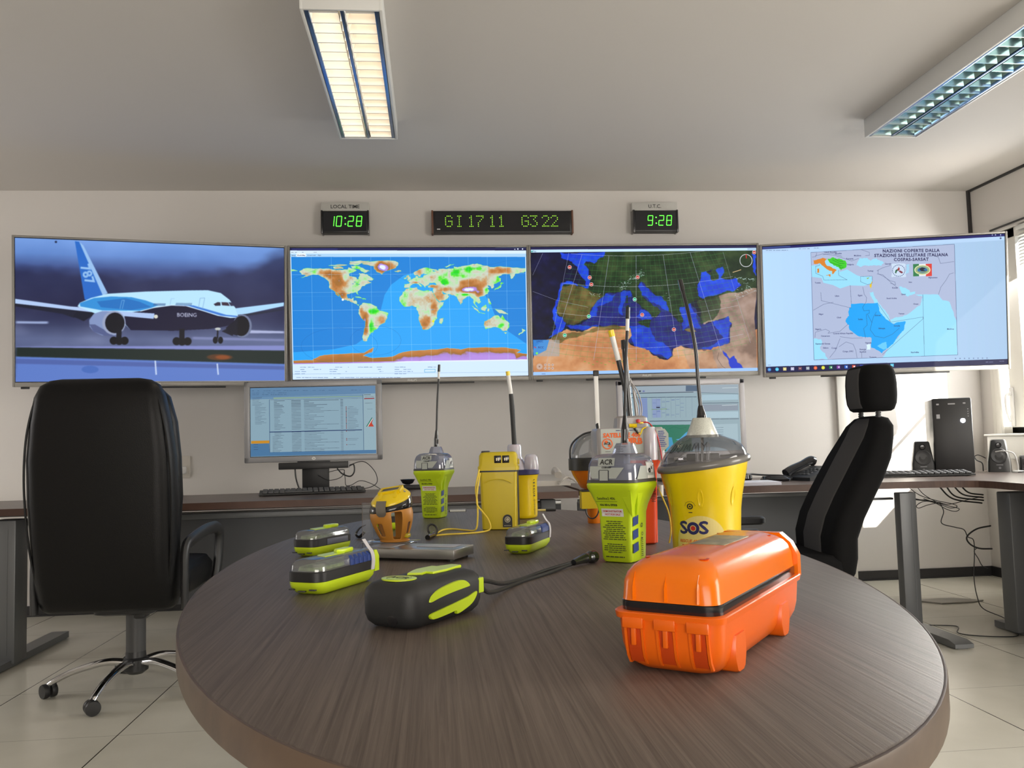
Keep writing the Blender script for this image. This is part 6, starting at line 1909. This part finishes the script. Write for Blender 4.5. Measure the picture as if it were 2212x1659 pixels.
# ------------------------------------------------------------------ grey-topped beacon with wires
t = thing('emergency_beacon', 'red-bodied beacon with pearl grey top labelled SATELLITE 406 EPIRB, behind the large lime one', 'emergency beacon', (.470, 2.06, TZ))
MB().loft([rrect(.052, .034, .012, 0, 5), rrect(.058, .040, .014, .004, 5), rrect(.061, .042, .014, .175, 5), rrect(.072, .046, .014, .200, 5)]).build('body', M_REDOR, t)
MB().loft([rrect(.082, .044, .010, .198, 5, cx=-.002), rrect(.0825, .044, .010, .27, 5, cx=-.002), rrect(.079, .040, .010, .278, 5, cx=-.002)]).build('upper_housing', M_PEARL, t, ang=50)
MB().loft([rrect(.039, .026, .008, .277, 4, cx=.008), rrect(.037, .025, .010, .302, 4, cx=.008), rrect(.030, .018, .010, .307, 4, cx=.008)]).build('lamp_housing', M_PEARL, t)
MB().lathe([(.016, .200), (.0165, .206), (.0165, .262), (.013, .270), (.011, .279)], (.045, -.040, 0), 28).build('side_tube', M_MILK, t)
lb = MB()
fn = front(0, -.0446, 0)
lb.patch(-.075, .027, .218, .276, fn, M_LABG); 
lb.bm.faces.new([lb.bm.verts.new(fn(x, z, 0)) for x, z in ((.060, .222), (.078, .222), (.089, .232), (.089, .262), (.080, .274), (.060, .274))])
for f in lb.bm.faces[-1:] if False else []: pass
lb.build('label', M_LABW, t, normals=False)
lt = MB()
f3 = front(0, -.0452, 0)
lt.text('SATELLITE 406', .0142, lambda x, z, l: f3(x - .0245, z + .2605, l), M_INKO, bold=.0007)
lt.text('EPIRB', .0205, lambda x, z, l: f3(x - .0005, z + .2455, l), M_INKO, bold=.0011)
lt.ringp(-.060, .241, .0105, .0130, f3, M_INKO); lt.ringp(-.0625, .2455, .0001, .004, f3, M_INKO); lt.ringp(-.0555, .2365, .0001, .003, f3, M_INKO)
lt.text('ACR', .008, lambda x, z, l: f3(x - .060, z + .2415, l) + V(0, -.0003, 0), M_INK, bold=.0003)
scribble(lt, -.039, .016, .270, .274, 1, f3, M_NAVY, 2); scribble(lt, -.038, -.010, .220, .236, 3, f3, M_INK, 5, centre=False); scribble(lt, -.066, -.052, .2215, .2235, 1, f3, M_INK, 6)
scribble(lt, .064, .084, .230, .270, 9, f3, M_INKB, 7, centre=False)
f5 = front(0, -.0425, 0)
scribble(lt, .040, .056, .10, .13, 8, f5, M_INK, 9)
lt.build('lettering', M_INKO, t, normals=False)
a1 = MB()
a1.tube([(.012, .02, .30), (.006, .02, .355), (-.012, .02, .446)], .0062, 12, m=M_BLACK)
a1.tube([(-.012, .02, .446), (-.0255, .02, .506)], .0066, 12, m=M_LABW, smooth=False)
a1.tube([(-.0253, .02, .505), (-.0290, .02, .521)], .0078, 12, m=M_YEL, smooth=False)
a1.build('yellow_tipped_antenna', M_BLACKG, t)
a1 = MB()
a1.tube([(.012, .015, .30), (.009, .015, .355), (.003, .015, .476)], .0064, 12)
a1.tube([(.003, .015, .474), (.0, .015, .496)], [.0078, .008, .0055], 12, smooth=False)
a1.build('black_antenna', M_BLACKG, t)
a1 = MB()
for k, (dx, dy) in enumerate(((0, 0), (.006, .004), (.011, -.003))):
    a1.tube([(.014 + dx * .3, .01 + dy, .40 - k * .006), (.021 + dx, .01 + dy, .363), (.029 + dx, .01, .329), (.031 + dx * .6, .01, .302)], .0016, 6)
a1.tube([(.022, .012, .37), (.027, .012, .30)], .0035, 8, m=M_PEARL)
a1.build('coiled_wire', M_BLACK, t)
c_ = MB().tube([(.020, -.040, .290), (.042, -.046, .288), (.058, -.046, .264), (.065, -.046, .242), (.070, -.048, .203), (.0715, -.052, .15)], .0018, 6)
c_.build('red_wire', M_RED, t)
c_ = MB().tube([(.004, -.040, .282), (.014, -.046, .268), (.020, -.047, .262), (.027, -.046, .275), (.040, -.044, .279)], .0016, 6)
c_.build('yellow_wire', M_YEL, t)
c_ = MB()
c_.tube([(-.004, -.038, .283), (.014, -.042, .283)], .0048, 8, m=M_YEL, smooth=False)
c_.lathe([(.0001, -.005), (.0055, -.003), (.0055, .003), (.0001, .005)], (.017, -.042, .2935), 12, m=M_RED)
c_.lathe([(.0001, -.003), (.007, -.001), (.007, .002), (.0001, .003)], (.024, -.040, .2885), 12, m=M_YEL)
c_.tube([(.006, -.046, .277), (.015, -.047, .264)], .0028, 6, m=M_BLACK, smooth=False)
c_.build('wire_connector', M_YEL, t)
c_ = MB().tube([(.058, -.05, .135), (.066, -.056, .11), (.078, -.06, .075), (.082, -.06, .035), (.078, -.055, .004)], .0018, 6)
c_.build('yellow_cord', M_YELC, t)
MB().tube([(.064, -.048, .140), (.064, -.048, .115)], .0065, 10, smooth=False).build('cord_plug', M_WHITEP, t)


# ------------------------------------------------------------------ small personal beacons with clear tops
def plb(loc, rz, L, W_, label, blue, strap, clip, side_label, group=None):
    t = thing('personal_beacon', label, 'locator beacon', loc, rz, group)
    hx, hy = L / 2, W_ / 2
    b_ = MB()
    b_.loft([rrect(hx - .020, hy - .012, .012, 0, 5), rrect(hx - .012, hy - .007, .014, .003, 5), rrect(hx - .003, hy - .001, .018, .012, 5), rrect(hx, hy, .020, .018, 5), rrect(hx, hy, .020, .0225, 5)])
    b_.build('lower_shell', M_LIMEB, t, ang=30)
    MB().loft([rrect(hx - .0005, hy - .0005, .020, .0222, 5), rrect(hx + .0008, hy + .0008, .021, .0235, 5), rrect(hx + .0008, hy + .0008, .021, .0385, 5), rrect(hx - .001, hy - .001, .020, .040, 5)]).build('middle_band', M_BLACK, t, ang=30)
    MB().loft([rrect(hx - .012, hy - .012, .012, .0395, 4), rrect(hx - .014, hy - .014, .012, .046, 4)]).build('inner_board', mat('inner_green', (0.20, 0.27, 0.12), .5, vary=(90, .5)), t)
    c_ = MB().loft([rrect(hx - .0015, hy - .0015, .020, .0395, 5), rrect(hx - .002, hy - .002, .020, .050, 5), rrect(hx - .007, hy - .007, .018, .057, 5), rrect(hx - .016, hy - .016, .014, .059, 5)])
    c_.build('clear_cover', M_CLEAR, t, ang=50)
    k_ = MB()
    k_.prism([(-.045, -.012), (.01, -.016), (.03, -.006), (.03, .010), (-.03, .014)], .0592, .0605)
    k_.prism([(.004, -.004), (.014, -.012), (.046, -.012), (.050, -.002), (.046, .006), (.010, .006)], .0592, .066, bev=.002)
    k_.build('top_key', M_LIMEB, t)
    if blue:
        for i in range(5 if blue == 5 else 1):
            w0 = .013 if blue == 5 else .055
            x0 = .0 + i * .0145 if blue == 5 else .012
            MB().loft([rrect(w0 / 2, .008, .002, .0395, 2, cx=x0 + w0 / 2, cy=-hy + .0072), rrect(w0 / 2, .008, .002, .050, 2, cx=x0 + w0 / 2, cy=-hy + .0075), rrect(w0 / 2 - .002, .005, .002, .0565, 2, cx=x0 + w0 / 2, cy=-hy + .0105)]).build('grip_segment', M_BLUE, t)
    if strap:
        x0 = hx - .022
        s_ = MB()
        P = [(x0, -hy - .0018, .022), (x0 + .001, -hy - .003, .040), (x0 - .001, -hy - .001, .055), (x0 - .002, -hy + .006, .064), (x0 - .008, -hy + .012, .078)]
        P = smooth_path(P, 5)
        s_.loft([[p + V(-.0055, 0, 0), p + V(.0055, 0, 0), p + V(.0055, .0014, .0006), p + V(-.0055, .0014, .0006)] for p in P])
        s_.build('strap', mat('strap_white', (0.62, 0.60, 0.62), .7), t)
    if clip:
        MB().loft([[V(hx - .006 + a, -hy - .002 + b, z) for a, b in ((-.009, 0), (.006, 0), (.006, .006), (-.009, .006))] for z in (.018, .045)] + [[V(hx - .006 + a, -hy + .001 + b, .056) for a, b in ((-.006, 0), (.003, 0), (.003, .004), (-.006, .004))]]).build('side_clip', M_LIME, t)
    if side_label:
        MB().box((.012, -hy - .0012, .031), (L * .52, .0016, .013), .0006).build('side_label', mat('label_slate', (0.13, 0.14, 0.19), .5), t)
    s_ = MB()
    for y, w0 in ((-.018, .012), (.004, .014), (.024, .010)): s_.box((-hx + .0035, y, .010 if y != .004 else .007), (.006, w0, .0024), .0005)
    s_.build('end_slot', M_DGREY, t)
    return t


plb((-.184, 1.585, TZ), math.radians(63), .188, .072, 'lime and black personal beacon with blue ribs and white strap, front left', 5, True, True, False)
plb((-.268, 2.095, TZ), math.radians(60), .155, .066, 'smaller lime and black personal beacon with grey side label, behind the front left one', 0, False, False, True)
plb((.214, 2.005, TZ), math.radians(66), .180, .062, 'lime and black personal beacon with one blue panel, in the middle of the table', 1, True, False, False)
plb((-.135, 2.62, TZ), math.radians(20), .10, .055, 'lime and black personal beacon mostly hidden behind the amber wrist beacon', 0, False, False, False)
hk = thing('wrist_strap', 'curled black strap end lying left of the clear acrylic stand', 'strap', (-.203, 2.40, TZ))
MB().tube([(.012, 0, .036), (-.004, -.004, .028), (-.014, -.006, .012), (-.004, -.01, .005), (.010, -.012, .018)], [.003, .006, .008, .007, .005], 8, flat=.4).build('strap', M_BLACKG, hk)

# ------------------------------------------------------------------ black and lime rubber-clad beacon
t = thing('rubber_beacon', 'black rubber-clad beacon with lime inlays and an oval ACR badge, front centre', 'locator beacon', (-.018, 1.266, TZ), math.radians(53))
HX, HY = .089, .048
rings = []
for z_, kx, ky, r_ in ((0, .022, .018, .014), (.003, .011, .010, .018), (.010, .003, .004, .021), (.020, 0, .001, .022), (.046, 0, 0, .022), (.054, .0025, .0025, .021), (.060, .008, .008, .019), (.0635, .018, .017, .016), (.0645, .030, .028, .012)):
    rings.append(rrect(HX - kx, HY - ky, r_, z_, 8))
MB().loft(rings).build('rubber_shell', M_RUBBER, t, ang=50)


def leaf(mb, outline, y, th, bev=.0012):
    """outline in (x, z) laid on the right flank"""
    M_ = Matrix(((1, 0, 0, 0), (0, 0, 1, y), (0, 1, 0, 0), (0, 0, 0, 1)))
    if len(outline) > 5:
        q_ = smooth_path([V(a, b, 0) for a, b in outline] + [V(*outline[0], 0)], 3)[:-1]
        outline = [(v.x, v.y) for v in q_]
    mb.prism(outline, -th, .004, M=M_, bev=bev)


lf = MB()
leaf(lf, [(-.052, .0375), (-.046, .044), (-.030, .0495), (.0, .0535), (.022, .0545), (.036, .0515), (.046, .0440), (.036, .0425), (.0, .0405), (-.030, .0375), (-.050, .0345)], -HY - .0002, .0012)
leaf(lf, [(-.052, .0165), (-.045, .0195), (.0, .0240), (.040, .0285), (.062, .0330), (.062, .0270), (.050, .0175), (.030, .0115), (.012, .0085), (.010, .0135), (-.015, .0120), (-.045, .0110)], -HY - .0002, .0012)
leaf(lf, [(.070, .028), (.083, .028), (.083, .050), (.070, .050)], -HY + .006, .0060)
lf.build('side_inlay', M_LIME, t)
tp = MB()
n = 28
tp.loft([[V(-.052 + .021 * k * math.cos(2 * PI * i / n), .004 + .027 * k * math.sin(2 * PI * i / n), z_) for i in range(n)] for k, z_ in ((1, .0635), (1, .0652), (.93, .0656))])
tp.prism([(-.024, .012), (-.014, -.006), (.0, -.004), (.0, -.016), (.030, -.018), (.076, -.012), (.078, .006), (.05, .014), (.05, .024), (.015, .026), (.0, .022)], .0630, .0676, bev=.0015)
tp.build('top_inlay', M_LIMEB, t)
lt = MB()
lt.text('ACR', .017, lambda x, y, l: V(-.052 + y, .004 - x, .0660), M_INKG, bold=.0005)
lt.ringp(-.052, .004, .017, .0176, lambda x, y, l: V(x, y, .0659), M_INKG)
lt.build('badge_lettering', M_INKG, t, normals=False)
w_ = MB().lathe([(.004, 0), (.009, .001), (.0095, .003), (.006, .004)], (0, 0, 0), 18, M=Matrix.Translation((-HX + .004, -.012, .016)) @ Matrix.Rotation(-PI / 2, 4, 'Y'))
w_.build('end_button', M_BLACKG, t)
t2 = thing('lanyard', 'black cord with round black toggle trailing back from the black and lime beacon', 'cord', (.09, 1.40, TZ))
o_ = V(.09, 1.40, TZ)
for P in ([(.066, 1.338, .790), (.082, 1.39, .780), (.110, 1.46, .764), (.152, 1.55, .756), (.20, 1.63, .756), (.25, 1.69, .758), (.300, 1.735, .762)],
          [(.068, 1.334, .781), (.080, 1.37, .766), (.105, 1.44, .757), (.150, 1.54, .753), (.215, 1.63, .754), (.262, 1.70, .756), (.302, 1.740, .758)]):
    MB().tube([V(*q) - o_ for q in P], .0030, 8, flat=1.2).build('cord', M_RUBBER, t2)
MB().tube([V(*q) - o_ for q in [(.270, 1.70, .760), (.288, 1.722, .762), (.300, 1.735, .763), (.306, 1.741, .763), (.312, 1.748, .763), (.322, 1.758, .763), (.328, 1.764, .763)]], [.006, .0085, .0105, .0085, .0125, .0125, .008], 14).build('toggle', M_BLACKG, t2)

# ------------------------------------------------------------------ orange case
t = thing('rescue_case', 'bright orange hard plastic case with black seal strip, nearest thing on the table', 'case', (.3396, 1.0343, TZ), math.radians(53))
HX, HY = .170, .0600
lo = MB()
rings = []
for z_, kx, ky in ((.0, .034, .024), (.003, .022, .016), (.009, .013, .0095), (.018, .007, .005), (.030, .004, .0025), (.045, .0025, .0015), (.0575, .001, .001), (.058, -.0015, -.002), (.0645, -.0025, -.003), (.0655, -.0015, -.002)):
    rings.append(rrect(HX - kx, HY - ky, max(.012, .020), z_, 6))
lo.loft(rings)
lo.build('lower_shell', M_ORANGE, t, ang=40)
for x in (-.108, .078):
    for sy in (-1, 1):
        ft = MB()
        y0, y1 = (-HY - .001, -HY + .028) if sy < 0 else (HY - .028, HY + .001)
        fr_ = []
        o_l = [(-.016, .040), (-.020, .030), (-.020, .016), (-.014, .003), (-.008, 0), (.008, 0), (.014, .003), (.020, .016), (.020, .030), (.016, .040)]
        ft.loft([[V(x + a * .9, y0 if sy < 0 else y1, z_ * .97 + .001) for a, z_ in o_l]] + [[V(x + a, (y0 + .003) if sy < 0 else (y1 - .003), z_) for a, z_ in o_l], [V(x + a, y1 if sy < 0 else y0, z_) for a, z_ in o_l]])
        ft.build('foot', M_ORANGE, t, ang=35)

# front slots with latches
for y in (-.036, .0, .036):
    fr_ = MB()
    for s_ in (-1, 1):
        fr_.loft([[V(-HX + x + .0035, y + s_ * .0095 + d, z_) for d in (-.0014, .0014)] + [V(-HX + x - .0012, y + s_ * .0095 + d, z_) for d in (.0014, -.0014)] for x, z_ in ((.001, .052), (.002, .044), (.0040, .030), (.007, .018), (.0135, .009))])
    fr_.box((-HX + .0005, y, .0545), (.0065, .024, .012), .0015)
    fr_.box((-HX + .0008, y, .0405), (.0036, .0055, .020), .001)
    lt_ = fr_.build('latch', M_ORANGE, t)
    MB().loft([[V(-HX + x + .003, y - .0072, z_), V(-HX + x - .0002, y - .0072, z_), V(-HX + x - .0002, y + .0072, z_), V(-HX + x + .003, y + .0072, z_)] for x, z_ in ((.0016, .050), (.0020, .044), (.0038, .030), (.0064, .019), (.0105, .0115))]).build('latch_slot', mat('orange_recess_shade', (0.55, 0.055, 0.005), .4), lt_)  # slot filled with darker orange in place of recess shade
# black strip
MB().loft([rrect(HX - .006, HY - .0035, .019, .0645, 6), rrect(HX - .0055, HY - .003, .019, .066, 6), rrect(HX - .0055, HY - .003, .019, .0755, 6), rrect(HX - .008, HY - .006, .018, .0775, 6)]).build('seal_strip', M_BLACKG, t)
li = MB()
rings = []
for z_, kx, ky, r_ in ((.0765, .0045, .0045, .018), (.079, .005, .005, .018), (.096, .0055, .006, .019), (.105, .008, .0085, .021), (.112, .013, .013, .023), (.117, .020, .020, .023), (.1205, .030, .029, .021), (.1220, .042, .038, .018)):
    rings.append(rrect(HX - kx, HY - ky, r_, z_, 8))
li.loft(rings)
li.build('lid', M_ORANGEL, t, ang=50)
# end flange around lid at the far end, ribs at the front
fl = MB()
fl.loft([[V(HX - .017 + d, y, z_) for y, z_ in ((-HY - .0005, .062), (-HY - .0005, .090), (-HY + .008, .107), (-HY + .022, .119), (HY - .022, .119), (HY - .008, .107), (HY + .0005, .090), (HY + .0005, .062))] for d in (0, .016)])
fl.build('end_flange', M_ORANGEL, t)
rb = MB()
for y in (-.036, .0, .036):
    rb.loft([[V(-HX + a, y + b, z_) for a, b in ((x - .003, 0), (x + .006, -w0), (x + .006, w0))] for x, z_, w0 in ((.0035, .078, .0042), (.0045, .092, .0042), (.0065, .097, .0052), (.012, .107, .001))])
rb.build('lid_rib', M_ORANGEL, t)
MB().box((.022, .001, .1222), (.098, .044, .0010), .0005).build('metal_label', M_FOIL, t)
h_ = MB()
for x, y in ((-.128, -.030), (.118, -.030), (-.128, .030), (.118, .030)): h_.lathe([(.0055, 0), (.0065, .0012), (.004, .0014), (.003, .0002)], (x, y, .1185), 16, sx=1.3)
h_.build('screw_well', mat('orange_recess_shade', (0.55, 0.055, 0.005), .4), t)  # darker orange stands for the shade inside each well


# ------------------------------------------------------------------ wrist beacon on its stand
t = thing('display_stand', 'flat brushed metal display base with clear acrylic upright', 'display stand', (-.03, 1.93, TZ), -math.radians(26))
b_ = MB()
b_.box((-.012, .0, .016), (.225, .105, .020), .0015)
b_.build('base_plate', M_STEEL, t)
b_ = MB()
b_.box((-.085, -.004, .0268), (.055, .075, .0012), .0004, m=M_SILV); b_.box((.035, .012, .0268), (.09, .045, .0012), .0004, m=M_SILVL)
b_.build('inlay', M_SILVL, t)
for x in (-.10, .085):
    for y in (-.035, .035): MB().lathe([(.008, 0), (.008, .0065)], (x, y, 0), 14).build('rubber_foot', M_BLACK, t)
ac = MB()
ac.box((-.162, .040, .060), (.028, .004, .118), .0015)
ac.box((-.115, .066, .0275), (.120, .075, .003), .001)
for y_ in (.034, .098): ac.box((-.115, y_, .0135), (.10, .003, .026), .001)
ac.build('acrylic_upright', M_ACRYL, t)

t = thing('wrist_beacon', 'amber and yellow wrist beacon with black collar, standing upright on its open strap', 'locator beacon', (-.103, 2.035, TZ + .0265), math.radians(-14))
TL = .14    # the head leans


def wr(r, th): return V(r * math.cos(th), r * math.sin(th), 0)


# strap: tapered open basket with windows
st_ = MB()
NT, NZ = 48, 12


def radius(u): return .029 + .021 * math.sin(min(1, u * 1.02) * PI / 2) - .003 * max(0, u - .8) * 5


win_ = lambda th, u: False
vv = [[None] * NT for _ in range(NZ + 1)]
for j in range(NZ + 1):
    u = j / NZ
    for i in range(NT):
        th = 2 * PI * i / NT
        r_ = radius(u)
        vv[j][i] = st_.bm.verts.new(V(r_ * math.cos(th) * 1.0 + .006 * (1 - u), r_ * .92 * math.sin(th), .004 + u * .072 + .12 * r_ * math.cos(th) * (u - .25)))
for j in range(NZ):
    u = (j + .5) / NZ
    for i in range(NT):
        deg = (360 * (i + .5) / NT) % 360
        # angle measured so that 270 faces the viewer
        d = min(abs(deg - q) for q in (245, 345, 60, 165))
        hole = .14 < u < .60 and d < 10
        gap = (min(abs(deg - 300), abs(deg - 112)) < 17 and .08 < u < .92)
        if hole or gap: continue
        st_.bm.faces.new((vv[j][i], vv[j][(i + 1) % NT], vv[j + 1][(i + 1) % NT], vv[j + 1][i]))
for v in [v for v in st_.bm.verts if not v.link_faces]: st_.bm.verts.remove(v)
so = st_.build('strap', M_BANDO, t, ang=60)
md = so.modifiers.new('thickness', 'SOLIDIFY'); md.thickness = .0030; md.offset = 0
md = so.modifiers.new('smooth', 'SUBSURF'); md.levels = 1; md.render_levels = 2
MB().tube([V(.031 * math.cos(a) + .008, .027 * math.sin(a), .0045) for a in [2 * PI * i / 24 for i in range(25)]], .0040, 8, smooth=False, flat=.7).build('lower_band', M_BANDO, t)
MB().box((.040, -.006, .016), (.012, .02, .010), .003).build('strap_tip', M_YELM, t)
hd = MB()
rg = []
for z_, r_ in ((.074, .0485), (.078, .0500), (.090, .0490), (.098, .0460)):
    rg.append([V(r_ * math.cos(2 * PI * i / 44), r_ * .92 * math.sin(2 * PI * i / 44), z_ + TL * r_ * math.cos(2 * PI * i / 44) + (z_ - .066) / .032 * .30 * r_ * math.sin(2 * PI * i / 44)) for i in range(44)])
hd.loft(rg).build('collar', M_BLACKG, t, ang=50)
cap = MB()
rg = []
for z_, r_ in ((.097, .0455), (.1015, .0465), (.1045, .0445), (.1130, .036), (.1185, .026), (.1200, .018)):
    rg.append([V(r_ * math.cos(2 * PI * i / 44), r_ * .92 * math.sin(2 * PI * i / 44), z_ + TL * r_ * math.cos(2 * PI * i / 44) + .30 * r_ * math.sin(2 * PI * i / 44)) for i in range(44)])
cap.loft(rg).build('cap', M_YEL, t, ang=50)
rt = Matrix.Translation((0, 0, .1205)) @ Matrix.Rotation(math.atan(.30), 4, 'X') @ Matrix.Rotation(-math.atan(TL), 4, 'Y')
fm = MB()
for y in (-.014, .014): fm.loft([[rt @ V(x, y + d, z_) for d, z_ in ((-.003, -.006), (.003, -.006), (.003, .003), (-.003, .003))] for x in (-.026, .026)])
for x in (-.024, .024): fm.loft([[rt @ V(x + d, y, z_) for d, z_ in ((-.003, -.006), (.003, -.006), (.003, .003), (-.003, .003))] for y in (-.016, .016)])
fm.loft([[rt @ V(x, y, z_) for x, z_ in ((-.012, -.012), (.012, -.012), (.014, -.016), (-.014, -.016))] for y in (-.040, -.014)])
for x in (-.017, .017): fm.loft([[rt @ V(x + a, y, z_) for a, z_ in ((-.003, zz - .004), (.003, zz - .004), (.003, zz + .003), (-.003, zz + .003))] for y, zz in ((-.034, -.010), (-.014, .0))])
fm.build('cap_frame', M_YEL, t)
MB().box((0, 0, 0), (.040, .020, .004), .001, rot=rt).build('top_window', M_DGREY, t)
MB().lathe([(.0001, 0), (.0035, 0), (.003, .0015), (.0001, .002)], (0, 0, 0), 14, M=Matrix.Translation((.034, -.004, .1170)) @ Matrix.Rotation(.5, 4, 'Y')).build('cap_screw', M_CHROME, t)
bk_ = MB()
P = smooth_path([V(-.010, -.0400, .0975), V(-.010, -.0465, .086), V(-.009, -.0480, .074), V(-.008, -.0470, .062)], 5)
bk_.loft([[p + V(-.0115 * k, 0, 0), p + V(.0115 * k, 0, 0), p + V(.0115 * k, -.0022, 0), p + V(-.0115 * k, -.0022, 0)] for p, k in zip(P, [1] * 11 + [1.0, .97, .9, .75, .5])])
bk_.build('buckle', mat('buckle_metal', (0.24, 0.22, 0.19), .3, metal=.7), t)

# small printed plate at the far edge
o = thing('name_strip', 'small dark strip with a pale printed label near the far edge of the table', 'label strip', (.082, 3.22, TZ), -.05)
MB().box((0, 0, .004), (.065, .03, .008), .001).build('strip', M_DGREY, o)
q = MB()
q.patch(-.028, .030, -.010, .006, lambda x, y, l: V(x, y, .0084), M_LABW)
q.patch(-.028, .030, .001, .0072, front(0, -.0155, 0), M_LABW)
q.build('printed_label', M_LABW, o, normals=False)
o = thing('pen', 'thin dark marker lying at the far table edge right of the yellow beacons', 'pen', (.385, 3.10, TZ + .004), -.10)
MB().tube([(-.05, 0, 0), (.015, 0, 0)], .0035, 8, smooth=False, m=M_LABY).tube([(.012, 0, 0), (.048, 0, 0)], .0042, 8, smooth=False, m=M_BLACK).build('barrel', M_BLACK, o)
